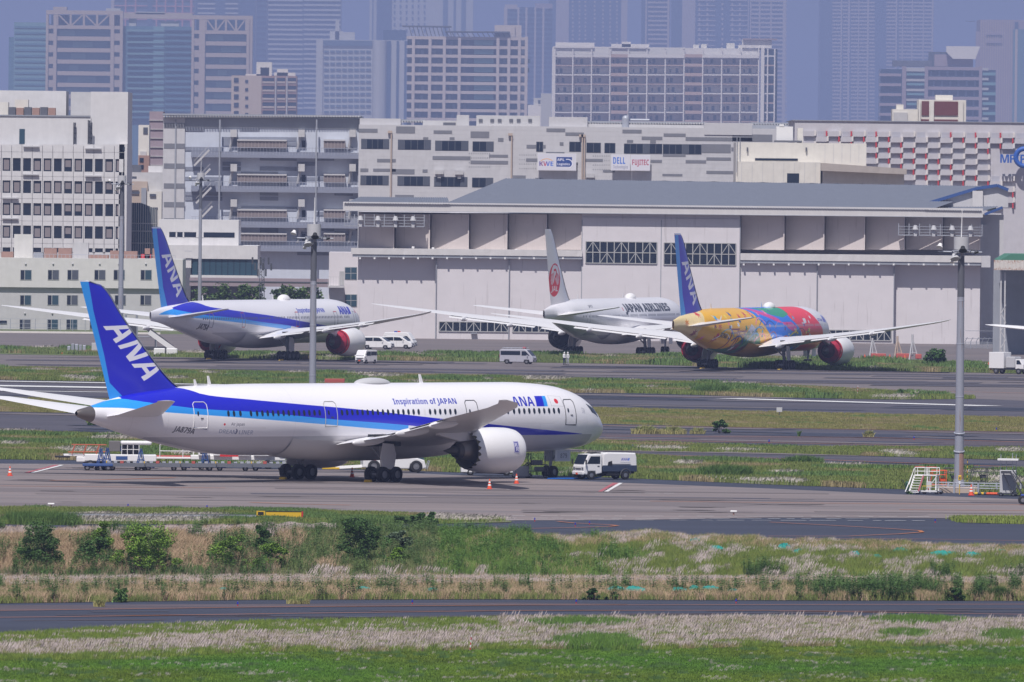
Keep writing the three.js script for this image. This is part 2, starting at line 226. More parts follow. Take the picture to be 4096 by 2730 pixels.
// ------------------------------------------------------------ grasses
function tuft(n, h, spread, w, seed, lean = 0.35) {
  const r = rng(seed), pos = [];
  for (let i = 0; i < n; i++) {
    const a = r() * PI * 2, q = Math.sqrt(r()) * spread, x = Math.cos(a) * q, z = Math.sin(a) * q, hh = h * (0.55 + 0.45 * r()), f = r() * PI * 2, dx = Math.cos(f), dz = Math.sin(f), lx = (r() - 0.5) * 2 * lean * hh + 0.12 * hh, lz = (r() - 0.5) * 2 * lean * hh, ww = w * (0.7 + 0.6 * r()) / 2;
    const b1 = [x - dx * ww, 0, z - dz * ww], b2 = [x + dx * ww, 0, z + dz * ww], m1 = [x + lx * 0.35 - dx * ww * 0.8, hh * 0.6, z + lz * 0.35 - dz * ww * 0.8], m2 = [x + lx * 0.35 + dx * ww * 0.8, hh * 0.6, z + lz * 0.35 + dz * ww * 0.8], t = [x + lx, hh, z + lz];
    pos.push(...b1, ...b2, ...m2, ...b1, ...m2, ...m1, ...m1, ...m2, ...t);
  }
  const g = new THREE.BufferGeometry(); g.setAttribute('position', new THREE.Float32BufferAttribute(pos, 3)); g.computeVertexNormals(); return g;
}
function plumeTuft(n, h, spread, seed) {                        // feathery seed heads on thin stems, bent by the wind
  const r = rng(seed), pos = [];
  for (let i = 0; i < n; i++) {
    const a = r() * PI * 2, q = Math.sqrt(r()) * spread, x = Math.cos(a) * q, z = Math.sin(a) * q, hh = h * (0.6 + 0.4 * r()), f = r() * PI, dx = Math.cos(f), dz = Math.sin(f), lx = (0.1 + 0.3 * r()) * hh, lz = (r() - 0.5) * 0.3 * hh;
    const P = (t, s) => [x + lx * t * t + dx * s, hh * t, z + lz * t * t + dz * s], W = 0.014 + 0.016 * r(), tri = (p, q2, s2) => pos.push(...p, ...q2, ...s2);
    tri(P(0, -0.006), P(0, 0.006), P(0.62, 0)); tri(P(0.56, 0), P(0.76, -W), P(0.8, W)); tri(P(0.76, -W), P(0.8, W), P(1, 0));
  }
  const g = new THREE.BufferGeometry(); g.setAttribute('position', new THREE.Float32BufferAttribute(pos, 3)); g.computeVertexNormals(); return g;
}
function stalk(h, leaves, seed, L0 = 0.16) {                    // a broad-leaved weed
  const r = rng(seed), pos = []; const tri = (a, b, c) => pos.push(...a, ...b, ...c);
  for (let k = 0; k < 3; k++) {
    const ox = (r() - 0.5) * 0.3, oz = (r() - 0.5) * 0.3, hh = h * (0.7 + 0.3 * r());
    tri([ox - 0.012, 0, oz], [ox + 0.012, 0, oz], [ox, hh, oz]);
    for (let i = 0; i < leaves; i++) { const t = 0.12 + 0.88 * r(), a = r() * PI * 2, l = L0 * (1.15 - 0.6 * t) * (0.7 + 0.6 * r()), c = Math.cos(a), s = Math.sin(a), y = hh * t, u = (r() - 0.2) * l * 0.8; const b = [ox, y, oz], tip = [ox + c * l, y + u, oz + s * l], m1 = [ox + c * l * 0.5 - s * l * 0.28, y + u * 0.7, oz + s * l * 0.5 + c * l * 0.28], m2 = [ox + c * l * 0.5 + s * l * 0.28, y + u * 0.7, oz + s * l * 0.5 - c * l * 0.28]; tri(b, m1, tip); tri(b, tip, m2); }
  }
  const g = new THREE.BufferGeometry(); g.setAttribute('position', new THREE.Float32BufferAttribute(pos, 3)); g.computeVertexNormals(); return g;
}
mat('blade', 0xffffff, 0.9); mat('leaf', 0xffffff, 0.75);
const KINDS = { short: tuft(16, 0.12, 0.26, 0.028, 1, 0.5), mid: tuft(16, 0.45, 0.28, 0.03, 2), tall: tuft(18, 0.85, 0.32, 0.035, 3, 0.3), far: tuft(14, 0.55, 0.6, 0.09, 4), plume: plumeTuft(15, 0.85, 0.36, 5), plumeFar: plumeTuft(12, 0.8, 0.7, 6), weed: stalk(1.15, 16, 7), dry: tuft(20, 0.7, 0.3, 0.022, 8, 0.8) };
for (const k of ['plumeFar']) KINDS[k].scale(1.4, 1, 1.4);
const beds = {};
function grow(bed, kind, p, s, c, sy = s) { ((beds[bed] ??= {})[kind] ??= []).push([p, s, sy, c]); }
const shade = (c, v) => c.map((x) => x * v);
const pick = (r, a, b) => { const t = r(); return a.map((x, i) => mix(x, b[i], t)); };
const DEEP = [[0.065, 0.14, 0.03], [0.11, 0.2, 0.045]], STRAW = [[0.42, 0.30, 0.18], [0.56, 0.41, 0.27]], PALE = [[0.43, 0.355, 0.335], [0.63, 0.54, 0.515]], OLIVE = [[0.19, 0.20, 0.06], [0.25, 0.24, 0.08]];
function inPoly(pts, x, z) { let k = false; for (let i = 0, j = pts.length - 1; i < pts.length; j = i++) { const a = pts[i], b = pts[j]; if ((a.z > z) !== (b.z > z) && x < (b.x - a.x) * (z - a.z) / (b.z - a.z) + a.x) k = !k; } return k; }
function strew(pxPts, density, seed, f) {
  const w = pxPts.map(([a, b]) => onGround(a, b)), r = rng(seed); let x0 = 1e9, x1 = -1e9, z0 = 1e9, z1 = -1e9;
  for (const p of w) { x0 = Math.min(x0, p.x); x1 = Math.max(x1, p.x); z0 = Math.min(z0, p.z); z1 = Math.max(z1, p.z); }
  const n = Math.floor((x1 - x0) * (z1 - z0) * density);
  for (let i = 0; i < n; i++) { const x = mix(x0, x1, r()), z = mix(z0, z1, r()); if (inPoly(w, x, z)) f(V(x, 0.02, z), r, 2048 + x / -z * F); }
}
// mown lawn nearest the camera
strew(between(L.lawnTop, [[-300, 2760], [4400, 2760]], -200, 4300), 20, 101, (p, r, px) => {
  const n = fbm(p.x / 9, p.z / 14, 3), dk = noiseB(p.x / 2.2, p.z / 5), q = noise(p.x / 25, p.z / 30);
  let c = pick(r, [0.085, 0.175, 0.012], [0.14, 0.235, 0.02]); c = c.map((x, i) => x * (1 + 0.3 * n) * (i === 0 ? 1 + 0.35 * q : 1));
  if (dk > 0.72) { grow('lawn_grass', 'mid', p, 0.5 + 0.3 * r(), pick(r, ...DEEP)); return; }
  if (r() < 0.003 + 0.10 * sstep(0.42, 0.6, noiseB(p.x / 7 + 4, p.z / 12))) { grow('lawn_grass', 'plume', p, 0.28, pick(r, [0.4, 0.36, 0.32], [0.55, 0.5, 0.46])); return; }
  grow('lawn_grass', 'short', p, 0.9 + 0.5 * r(), c);
});
// flowering plume grass between lawn and taxiway
strew(between(L.roadBot, L.lawnTop.map(([x, y]) => [x, y + 6]), -200, 4300), 34, 102, (p, r, px) => {
  const yb = lineY(L.lawnTop, px), yt = lineY(L.roadBot, px), py = 743 + 0.0105 * (px - 2048) + EYE * F / -p.z, v = clamp((py - yt) / (yb - yt));
  const bias = px < 2000 ? mix(-0.35, 0.55, sstep(0.3, 0.62, v)) - (px < 1100 ? sstep(0.8, 1, v) * 0.3 : 0) : 0.42 + 0.15 * Math.sin(v * 9);
  const edge = sstep(0.9, 1.02, v), n = bias + 0.85 * fbm(p.x / 10, p.z / 7, 3) + 0.3 * (r() - 0.5) - edge * 0.5;
  for (const [cx, cv, rx, rv] of [[3630, 0.72, 80, 0.16], [3680, 0.12, 160, 0.18], [4050, 0.78, 110, 0.18], [2400, 0.95, 160, 0.25], [2330, 0.25, 190, 0.12]]) { const e = ((px - cx) / rx) ** 2 + ((v - cv) / rv) ** 2 + 1.3 * fbm(px / 60, v * 7, 3); if (e < 1 && r() < 1.15 - e) { grow('verge_grass', 'mid', p, 1 + 0.6 * r(), pick(r, [0.085, 0.185, 0.022], [0.15, 0.26, 0.04])); return; } }
  const fine = noiseB(p.x / 2.6, p.z / 4.5), chance = sstep(-0.4, 0.75, n + 0.35 * fine);
  if (r() < 0.8) grow('verge_grass', 'mid', p, 0.55 + 0.6 * r(), n + fine * 0.5 > 0.25 ? pick(r, [0.2, 0.2, 0.07], [0.33, 0.28, 0.13]) : pick(r, [0.12, 0.2, 0.025], [0.23, 0.29, 0.045]));
  if (r() < chance * 0.4) grow('plume_grass', 'plume', p, 0.36 + 0.28 * r() + (r() < 0.04 ? 0.25 : 0), pick(r, ...PALE));
});
// strip between near taxiway and bank
strew(between([[0, 2326], [4096, 2336]], L.roadTop, -200, 4300), 15, 103, (p, r, px) => {
  const yt = 2330, yb = lineY(L.roadTop, px), py = 743 + 0.0105 * (px - 2048) + EYE * F / -p.z, v = clamp((py - yt) / (yb - yt)), n = fbm(p.x / 6, p.z / 9, 3);
  if (r() < (0.62 + 0.5 * n) * (1 - sstep(0.12, 0.5, v - 0.3 * n))) grow('plume_grass', 'plume', p, 0.42 + 0.3 * r(), pick(r, ...PALE));
  else if (r() < 0.42 + n * 0.6) grow('dry_grass', 'dry', p, 0.75 + 0.3 * r(), pick(r, ...STRAW));
  else grow('verge_grass', 'mid', p, 0.8 + 0.5 * r(), pick(r, [0.13, 0.18, 0.04], [0.22, 0.25, 0.07]));
  if (noiseB(p.x / 1.6, p.z / 7) > 0.45 - 0.5 * sstep(3150, 3350, px) * (1 - sstep(3650, 3800, px)) && v > 0.45 && r() < 0.35 + 0.6 * sstep(3000, 3500, px)) grow('verge_weeds', 'weed', p, 0.6 + 0.6 * r(), pick(r, ...DEEP));
});
// the bank itself
{ const r = rng(104);
  for (let i = 0; i < 42000; i++) {
    const px = -200 + 4500 * r(), t = 1.12 * Math.sqrt(r() * 0.95 + 0.05 * r()), p = bankPoint(px, t), n = fbm(px / 190, t * 2.2, 3), m = noiseB(px / 320 - t * 1.2, t * 3), edge = 330 * noiseB(t * 2.2, px / 260) + 170 * (r() - 0.5);
    if (px < 1130 + edge * 0.8) {
      if (t > 0.86 - 0.2 * n && r() < 0.75) grow('plume_grass', 'plume', p, 0.7 + 0.2 * r(), pick(r, ...PALE));
      else if (t > 0.28 + 0.15 * n && r() < 0.86) grow('dry_grass', 'dry', p, 0.9 + 0.4 * r(), pick(r, ...STRAW));
      else grow('bank_grass', 'tall', p, 0.5 + 0.5 * r(), pick(r, ...(r() < 0.5 ? [[0.2, 0.17, 0.1], [0.3, 0.24, 0.16]] : DEEP)));
      const by = [150, 385, 595, 930, 1060].some((x) => Math.abs(px - x) < 120 * (1.15 - t)); if ((n > 0.2 || (by && t < 0.75)) && r() < (by ? 0.5 : 0.25)) grow('bank_weeds', 'weed', p, 0.7 + 0.5 * r(), pick(r, ...DEEP));
    } else if (px < 2100 + 620 * (1 - t) + edge * 1.1) {
      const w = r(); if (t > 0.93 && px < 1320) { grow('plume_grass', 'plume', p, 0.8, pick(r, ...PALE)); continue; }
      if (t < 0.16 + 0.2 * n && px < 1950 && r() < 0.7) grow('plume_grass', 'plume', p, 0.85, pick(r, ...PALE));
      else if (w < 0.4 - 0.5 * n) grow('bank_weeds', 'weed', p, 0.45 + 0.5 * r(), px > 1750 ? pick(r, [0.07, 0.17, 0.025], [0.14, 0.26, 0.05]) : pick(r, [0.08, 0.155, 0.035], [0.15, 0.235, 0.07]));
      else if (w > 0.88 && n > -0.1) grow('dry_grass', 'dry', p, 0.8, pick(r, ...STRAW)); else grow('bank_grass', 'tall', p, 0.4 + 0.45 * r(), px > 1750 ? pick(r, [0.11, 0.21, 0.03], [0.2, 0.3, 0.06]) : pick(r, [0.12, 0.18, 0.045], [0.24, 0.27, 0.11]));
    } else {
      if (r() < 0.6 * sstep(-0.25, 0.7, m + 0.7 * n + 0.4 * noise(px / 40, t * 9))) grow('plume_grass', 'plume', p, 0.5 + 0.3 * r(), pick(r, ...PALE));
      else if (t < 0.35 && noise(px / 400, 9) > 0.1) grow('bank_weeds', 'weed', p, 0.6 + 0.4 * r(), pick(r, ...DEEP));
      else if (t > 0.75 && r() < 0.5) grow('dry_grass', 'dry', p, 0.7 + 0.4 * r(), pick(r, ...STRAW));
      else grow('bank_grass', 'tall', p, 0.5 + 0.4 * r(), pick(r, [0.13, 0.2, 0.035], [0.24, 0.28, 0.06]));
    }
  } }
// strips on the airfield
function strip(bed, pts, density, seed, dens = 0, hi = 1, tone = [[0.13, 0.185, 0.035], [0.21, 0.24, 0.065]], pale = 0.12) {
  strew(pts, density, seed, (p, r, px) => {
    const n = fbm(p.x / 22, p.z / 40, 3), m = noiseB(p.x / 14, p.z / 60);
    if (m > 0.68 - pale && r() < 0.6) grow('plume_grass_airfield', 'plumeFar', p, (0.75 + 0.3 * r()) * hi, pick(r, [0.45, 0.40, 0.36], [0.6, 0.54, 0.5]));
    else if (n > 0.3) grow(bed, 'far', p, (0.95 + 0.5 * r() + dens) * hi, pick(r, [0.085, 0.16, 0.035], [0.14, 0.22, 0.06]));
    else grow(bed, 'far', p, (0.7 + 0.5 * r()) * hi, n < -0.3 ? pick(r, [0.26, 0.22, 0.1], [0.32, 0.26, 0.14]) : pick(r, ...tone));
  });
}
strip('strip_grass_apron', [[-200, 2040], [1024, 2050], [1600, 2064], [2040, 2088], [1700, 2098], [-200, 2099]], 12, 201, 0, 0.66, undefined, 0.25);
strip('strip_grass_apron', [[3800, 2079], [4300, 2084], [4300, 2104], [3850, 2093]], 9, 202, 0, 0.7, [[0.18, 0.25, 0.04], [0.26, 0.3, 0.07]], 0);
strip('strip_grass', between(L.g8Top, L.g8Bot, -150, 4250), 6, 203, 0.2, 0.85);
strip('strip_grass', between(L.g10Top, L.g10Bot, 360, 4250), 4, 204, 0, 0.7, undefined, 0.15);
strip('strip_grass', between(L.farBot, L.g14Bot, -150, 3890), 4, 205, 0.3, 0.9);
strip('mown_grass', between(L.runBot, L.oliveBot, -150, 4250), 2.6, 206, -0.5, 0.45, [[0.2, 0.2, 0.06], [0.26, 0.24, 0.085]], -0.4);
strip('strip_grass_far', [[-100, 1398], [250, 1402], [640, 1418], [1500, 1420], [1900, 1428], [2600, 1430], [3200, 1440], [4200, 1470], [4200, 1497], [3900, 1492], [3200, 1480], [2550, 1458], [2048, 1450], [1024, 1436], [-100, 1411]], 2.2, 207, 0.4, 1.1, [[0.12, 0.18, 0.05], [0.2, 0.24, 0.08]], 0.1);
const BEDS = { lawn_grass: 'short mown green lawn along the bottom', plume_grass: 'pale flowering plume grass on verge and bank', verge_grass: 'green grass among the plumes beside the near taxiway', dry_grass: 'straw-coloured dry grass hanging on the bank', verge_weeds: 'dark leafy weeds along the near taxiway', bank_grass: 'tall green grass growing on the bank', bank_weeds: 'leafy weeds covering the middle of the bank', plume_grass_airfield: 'pale plume grass patches on the airfield strips', strip_grass_apron: 'grass on the strip along the apron edge', strip_grass: 'green grass strips between the taxiways', mown_grass: 'short yellowish mown grass by the runway', strip_grass_far: 'rough grass verge before the hangar' };
for (const [bed, kinds] of Object.entries(beds)) for (const [kind, list] of Object.entries(kinds)) {
  const o = new THREE.InstancedMesh(KINDS[kind], M.blade, list.length), mx = new THREE.Matrix4(), q = new THREE.Quaternion(), up = V(0, 1, 0), col = new THREE.Color(), r = rng(bed.length * 31 + kind.length);
  list.forEach(([p, s, sy, c], i) => { q.setFromAxisAngle(up, kind.startsWith('plume') ? (r() - 0.5) * 1.6 : r() * PI * 2); mx.compose(p, q, V(s, sy, s)); o.setMatrixAt(i, mx); o.setColorAt(i, col.setRGB(c[0], c[1], c[2])); });
  tag(o, BEDS[bed] + (kind.startsWith('plume') && !bed.startsWith('plume') ? ', scattered seed heads' : kind === 'weed' && !bed.endsWith('weeds') ? ', leafy' : kind === 'mid' && bed !== 'verge_grass' ? ', green tufts' : ''), 'grass');
  o.name = numbered(bed); o.castShadow = o.receiveShadow = true; o.userData.kind = 'stuff'; scene.add(o);
}

// ------------------------------------------------------------ airliners: d runs aft from the nose, h up from the body's centre line, starboard is +z, nose is +x
function curve(pts) {                                           // smooth monotone curve through [d, value] pairs
  const n = pts.length, m = []; for (let i = 0; i < n; i++) { const a = pts[Math.max(0, i - 1)], b = pts[i], c = pts[Math.min(n - 1, i + 1)]; const s1 = i ? (b[1] - a[1]) / (b[0] - a[0]) : 0, s2 = i < n - 1 ? (c[1] - b[1]) / (c[0] - b[0]) : 0; m.push(i === 0 ? s2 : i === n - 1 ? s1 : s1 * s2 <= 0 ? 0 : 2 * s1 * s2 / (s1 + s2)); }
  return (d) => { if (d <= pts[0][0]) return pts[0][1]; if (d >= pts[n - 1][0]) return pts[n - 1][1]; let i = 1; while (pts[i][0] < d) i++; const a = pts[i - 1], b = pts[i], w = b[0] - a[0], t = (d - a[0]) / w, t2 = t * t, t3 = t2 * t; return (2 * t3 - 3 * t2 + 1) * a[1] + (t3 - 2 * t2 + t) * w * m[i - 1] + (-2 * t3 + 3 * t2) * b[1] + (t3 - t2) * w * m[i]; };
}
function skin(nu, nv, f, closeV = false) {                       // a sheet f(u, v) -> [x, y, z, s, t]
  const pos = [], uv = [], idx = [];
  for (let i = 0; i <= nu; i++) for (let j = 0; j <= nv; j++) { const p = f(i / nu, j / nv); pos.push(p[0], p[1], p[2]); uv.push(p[3] ?? i / nu, p[4] ?? j / nv); if (i && j) { const a = i * (nv + 1) + j, b = a - nv - 1; idx.push(b - 1, b, a, b - 1, a, a - 1); } }
  const g = new THREE.BufferGeometry(); g.setAttribute('position', new THREE.Float32BufferAttribute(pos, 3)); g.setAttribute('uv', new THREE.Float32BufferAttribute(uv, 2)); g.setIndex(idx); g.computeVertexNormals();
  if (closeV) { const n = g.attributes.normal; for (let i = 0; i <= nu; i++) { const a = i * (nv + 1), b = a + nv, v = V(n.getX(a) + n.getX(b), n.getY(a) + n.getY(b), n.getZ(a) + n.getZ(b)).normalize(); n.setXYZ(a, v.x, v.y, v.z); n.setXYZ(b, v.x, v.y, v.z); } }
  return g;
}
const AIRFOIL = [[1, 0], [0.85, 0.3], [0.6, 0.72], [0.35, 1], [0.15, 0.85], [0.04, 0.45], [0, 0], [0.04, -0.3], [0.15, -0.5], [0.35, -0.55], [0.6, -0.35], [0.85, -0.1], [1, 0]];
function wingSkin(secs, side, X) {                               // secs: [z, dLE, dTE, h, half thickness]
  const n = secs.length - 1, k = AIRFOIL.length - 1;
  const g = skin(n * 3, k, (u, v) => { const s = u * n, i = Math.min(n - 1, Math.floor(s)), t = s - i, a = secs[i], b = secs[i + 1], q = a.map((x, j) => mix(x, b[j], t)), f = AIRFOIL[Math.round(v * k)]; return [X(mix(q[1], q[2], f[0])), q[3] + f[1] * q[4] - 0.25 * q[4] * f[0], side * q[0]]; });
  const e = secs[n], pts = AIRFOIL.slice(0, -1).map((f) => V(X(mix(e[1], e[2], f[0])), e[3] + f[1] * e[4] - 0.25 * e[4] * f[0], side * e[0])), tip = []; for (let i = 1; i < pts.length - 1; i++) tip.push(...pts[0].toArray(), ...pts[i].toArray(), ...pts[i + 1].toArray());
  const c = new THREE.BufferGeometry(); c.setAttribute('position', new THREE.Float32BufferAttribute(tip, 3)); c.computeVertexNormals();
  return mergeGeometries([std(g), std(c)]);
}
const tyreGeo = (R, w) => { const g = new THREE.LatheGeometry([[R * 0.5, -w / 2], [R * 0.85, -w / 2], [R * 0.97, -w * 0.36], [R, -w * 0.15], [R, w * 0.15], [R * 0.97, w * 0.36], [R * 0.85, w / 2], [R * 0.5, w / 2]].map((p) => new THREE.Vector2(...p)), 28); g.rotateX(PI / 2); return g; };
const hubGeo = (R, w) => { const g = new THREE.LatheGeometry([[0.001, -w * 0.4], [R * 0.18, -w * 0.42], [R * 0.42, -w * 0.3], [R * 0.5, -w * 0.46], [R * 0.5, w * 0.46], [R * 0.42, w * 0.3], [R * 0.18, w * 0.42], [0.001, w * 0.4]].map((p) => new THREE.Vector2(...p)), 20); g.rotateX(PI / 2); return g; };
function axleWheels(parent, R, w, spots) { const a = tyreGeo(R, w), b = hubGeo(R, w); for (const [x, y, z] of spots) { mesh('wheel', a, M.rubber, parent).position.set(x, y, z); mesh('wheel_hub', b, M.hub, parent).position.set(x, y, z); } }

function airliner(S, name, label, place, turn, look) {
  const A = thing(name, label, 'airplane', place, turn);
  const top = curve(S.top), bot = curve(S.bot), half = curve(S.half), X = (d) => S.gear.d - d, Y = (h) => h + S.centre;
  const yc = (d) => (top(d) + bot(d)) / 2, ry = (d) => (top(d) - bot(d)) / 2;
  const surf = (d, phi, off = 0) => [X(d), Y(yc(d) + (ry(d) + off) * Math.cos(phi)), (half(d) + off) * Math.sin(phi)];
  const phiOf = (d, h) => Math.acos(clamp((h - yc(d)) / ry(d), -1, 1));
  // body, with its paint as a map: x from tail to nose, y from crown over starboard to keel and back up to port
  const TW = look.size ?? 2048, TH = TW / 2, px = (d) => (S.len - d) / S.len * TW, py = (phi) => phi / (2 * PI) * TH;
  const tex = canvasTex(TW, TH, (g) => {
    g.fillStyle = look.base; g.fillRect(0, 0, TW, TH);
    for (const port of [false, true]) {
      const P = (d, h) => { const f = py(phiOf(d, h)); return [px(d), port ? TH - f : f]; };
      const area = (style, up, down) => { g.fillStyle = style; g.beginPath(); const pts = [], q = []; for (const [l, o] of [[up, pts], [down, q]]) { const c = curve([...l].sort((a, b) => a[0] - b[0])); const a = Math.min(...l.map((v) => v[0])), b = Math.max(...l.map((v) => v[0])); for (let i = 0; i <= 60; i++) { const d = mix(a, b, i / 60); o.push(P(d, c(d))); } } [...pts, ...q.reverse()].forEach((p, i) => (i ? g.lineTo(...p) : g.moveTo(...p))); g.fill(); };
      const text = (s, font, style, d0, d1, h0, h1) => { const a = P(d0, h0), b = P(d1, h1), w = Math.abs(b[0] - a[0]), hh = Math.abs(b[1] - a[1]); g.save(); g.translate((a[0] + b[0]) / 2, (a[1] + b[1]) / 2); if (port) g.rotate(PI); g.font = font; g.textAlign = 'center'; g.textBaseline = 'alphabetic'; const m = g.measureText(s), mw = m.width, mh = m.actualBoundingBoxAscent; g.scale(w / mw, hh / mh); g.fillStyle = g.strokeStyle = style; g.fillText(s, 0, mh / 2); if (TW < 2048) { g.lineWidth = 7; g.strokeText(s, 0, mh / 2); } g.restore(); };
      const rect = (style, d0, d1, h0, h1, line) => { const a = P(d0, h0), b = P(d1, h1); if (line) { g.strokeStyle = style; g.lineWidth = line; g.strokeRect(Math.min(a[0], b[0]), Math.min(a[1], b[1]), Math.abs(a[0] - b[0]), Math.abs(a[1] - b[1])); } else { g.fillStyle = style; g.fillRect(Math.min(a[0], b[0]), Math.min(a[1], b[1]), Math.abs(a[0] - b[0]), Math.abs(a[1] - b[1])); } };
      const blob = (style, pts) => { g.fillStyle = style; g.beginPath(); pts.forEach((p, i) => (i ? g.lineTo(...P(...p)) : g.moveTo(...P(...p)))); g.fill(); };
      const dot = (style, d, h, r) => { const a = P(d, h); g.fillStyle = style; g.beginPath(); g.ellipse(a[0], a[1], r * TW / S.len, r * TH / (2 * PI * S.half[Math.floor(S.half.length / 2)][1]), 0, 0, 7); g.fill(); };
      look.paint({ g, P, area, text, rect, blob, dot, port, S });
    }
    const r = rng(S.len * 10); g.globalAlpha = 0.05; for (let i = 0; i < 700; i++) { const x = r() * TW, y = TH * (0.3 + 0.4 * r()), w = 3 + r() * 40, v = r() < 0.6 ? 60 : 235; g.fillStyle = `rgb(${v},${v - 4},${v - 8})`; g.fillRect(x, y, w, 1 + r() * 2); }
    g.globalAlpha = 0.10; g.strokeStyle = '#50505a'; g.lineWidth = 1; for (const d of S.seams) { g.beginPath(); g.moveTo(px(d), 0); g.lineTo(px(d), TH); g.stroke(); } g.globalAlpha = 1;
  });
  const bodyMat = new THREE.MeshPhysicalMaterial({ map: tex, roughness: 0.32, clearcoat: 0.35, clearcoatRoughness: 0.15, side: THREE.DoubleSide });
  const ds = []; for (let i = 0; i <= 110; i++) { const t = i / 110; ds.push(t < 0.3 ? 11 * (t / 0.3) ** 2 : t < 0.55 ? mix(11, S.taper, (t - 0.3) / 0.25) : mix(S.taper, S.bodyEnd, (t - 0.55) / 0.45)); }
  const body = mesh('fuselage', skin(110, 72, (u, v) => { const d = ds[Math.round(u * 110)], p = surf(d, v * 2 * PI); return [...p, (S.len - d) / S.len, 1 - v]; }, true), bodyMat, A);
  // tail cone with its exhaust
  if (S.bodyEnd < S.len) mesh('tail_cone', skin(6, 24, (u, v) => { const d = mix(S.bodyEnd, S.len, u), k = u === 1 ? 0.6 : 1; return [X(d), Y(yc(d) + ry(d) * k * Math.cos(v * 2 * PI)), half(d) * k * Math.sin(v * 2 * PI)]; }, true), M.heatMetal, A);
  // cockpit panes
  const pane = (d0, d1, p0, p1, skew = 0, parent = A, nm = 'cockpit_window') => mesh(nm, skin(3, 4, (u, v) => surf(mix(d0, d1, u) + skew * v, mix(p0, p1, v), 0.015)), M.glassDark, parent);
  for (const s of [-1, 1]) for (const [a, b, p, q, k] of S.cockpit) pane(a, b, s * p, s * q, k);
  // fin with painted faces
  const f = S.fin, fx = f.map((p) => p[0]), fy = f.map((p) => p[1]), fb = [Math.min(...fx), Math.max(...fx), Math.min(...fy), Math.max(...fy)];
  const finTex = canvasTex(512, 512, (g) => look.fin(g, (d, h) => [(fb[1] - d) / (fb[1] - fb[0]) * 512, (fb[3] - h) / (fb[3] - fb[2]) * 512], 512));
  const finMat = new THREE.MeshPhysicalMaterial({ map: finTex, roughness: 0.3, clearcoat: 0.5, clearcoatRoughness: 0.1, side: THREE.DoubleSide });
  const le = curve(S.finLE), te = curve(S.finTE);                 // d against height
  const fs = skin(26, AIRFOIL.length - 1, (u, v) => { const h = mix(S.finLE[0][0], S.finLE[S.finLE.length - 1][0], u), a = le(h), b = te(h), q = AIRFOIL[Math.round(v * (AIRFOIL.length - 1))], d = mix(a, b, q[0]), th = mix(0.52, 0.16, u) * Math.min(1, (b - a) / 3.2); return [X(d), Y(h), th * (q[1] >= 0 ? q[1] : q[1] * 1.8), (fb[1] - d) / (fb[1] - fb[0]), (h - fb[2]) / (fb[3] - fb[2])]; });
  mesh('tail_fin', fs, finMat, A);
  mesh('fin_leading_edge', skin(20, 6, (u, v) => { const h = mix(S.finLE[0][0] + 1.1, S.finLE[S.finLE.length - 1][0] - 0.05, u), a = le(h), w = (v - 0.5) * 2; return [X(a - 0.06 + 0.34 * w * w), Y(h), 0.30 * w * mix(1, 0.42, u)]; }), look.finEdge ?? M.metal, A);
  // wings, stabilizers, fairing
  for (const s of [1, -1]) {
    const w = mesh('wing', wingSkin(S.wing.map((q) => [q[0], q[1], q[2], Y(q[3]), q[4]]), s, X), look.wing ?? M.wingGrey, A);
    for (const [z, dd, l, hh] of S.flapFairings) { const g = new THREE.SphereGeometry(1, 14, 10); g.scale(l, 0.36, 0.3); g.rotateZ(0.06); g.translate(X(dd), Y(hh), s * z); mesh('flap_fairing', g, look.wing ?? M.wingGrey, w); }
    for (const [z0, z1] of S.flaps) { const q = (z) => { let i = 1; while (i < S.wing.length - 1 && S.wing[i][0] < z) i++; const a = S.wing[i - 1], b = S.wing[i], t = (z - a[0]) / (b[0] - a[0]); return a.map((v, j) => mix(v, b[j], t)); }; const a = q(z0), b = q(z1); mesh('flap', skin(4, 2, (u, v) => { const e = a.map((x, j) => mix(x, b[j], u)), c = Math.min(1.5, (e[2] - e[1]) * 0.24); return [X(e[2] - c * 0.55 + v * c), Y(e[3] - 0.1 - v * v * 0.18 - v * 0.12), s * e[0]]; }), look.flap ?? M.wingGrey, w); }
    mesh('stabilizer', wingSkin(S.stab.map((q) => [q[0], q[1], q[2], Y(q[3]), q[4]]), s, X), look.stab ?? M.wingWhite, A);
    // engine: cowl with its rear edge, fan duct, core and plug; pylon
    const e = S.engine, E = new THREE.Group(); E.name = 'engine'; E.position.set(X(e.d0), Y(e.h), s * e.z); A.add(E);
    const cowl = curve(e.prof), ring = (k) => (v) => [Math.cos(v * 2 * PI) * k, Math.sin(v * 2 * PI) * k];
    mesh('cowl', skin(26, 60, (u, v) => { const zig = e.chevrons ? Math.abs(((v * e.chevrons) % 1) - 0.5) * 2 : 0.5, end = e.len - (e.chevrons ? 0.42 * zig : 0), d = u * u * 0.25 * end + (u - 0.25 * u * u) * 0 + u * end * (1 - 0.25 * u), r = cowl(d); return [-d, r * Math.cos(v * 2 * PI), r * Math.sin(v * 2 * PI)]; }, true), look.cowl ?? M.white, E);
    mesh('inlet_lip', skin(10, 40, (u, v) => { const a = (u - 0.35) * 2.6, r = cowl(0) - 0.1 + 0.13 * Math.sin(a * 1.2), d = 0.12 - 0.16 * Math.cos(a * 1.2); return [-d, r * Math.cos(v * 2 * PI), r * Math.sin(v * 2 * PI)]; }, true), look.lip ?? M.wingGrey, E);
    mesh('inlet_duct', skin(4, 40, (u, v) => { const r = cowl(0) - 0.2 - 0.05 * u; return [-0.1 - u * 1.4, r * Math.cos(v * 2 * PI), r * Math.sin(v * 2 * PI)]; }, true), M.greyPaint, E);
    mesh('fan', new THREE.CircleGeometry(cowl(0) - 0.2, 32).rotateY(PI / 2).translate(-1.4, 0, 0), M.darkGrey, E);
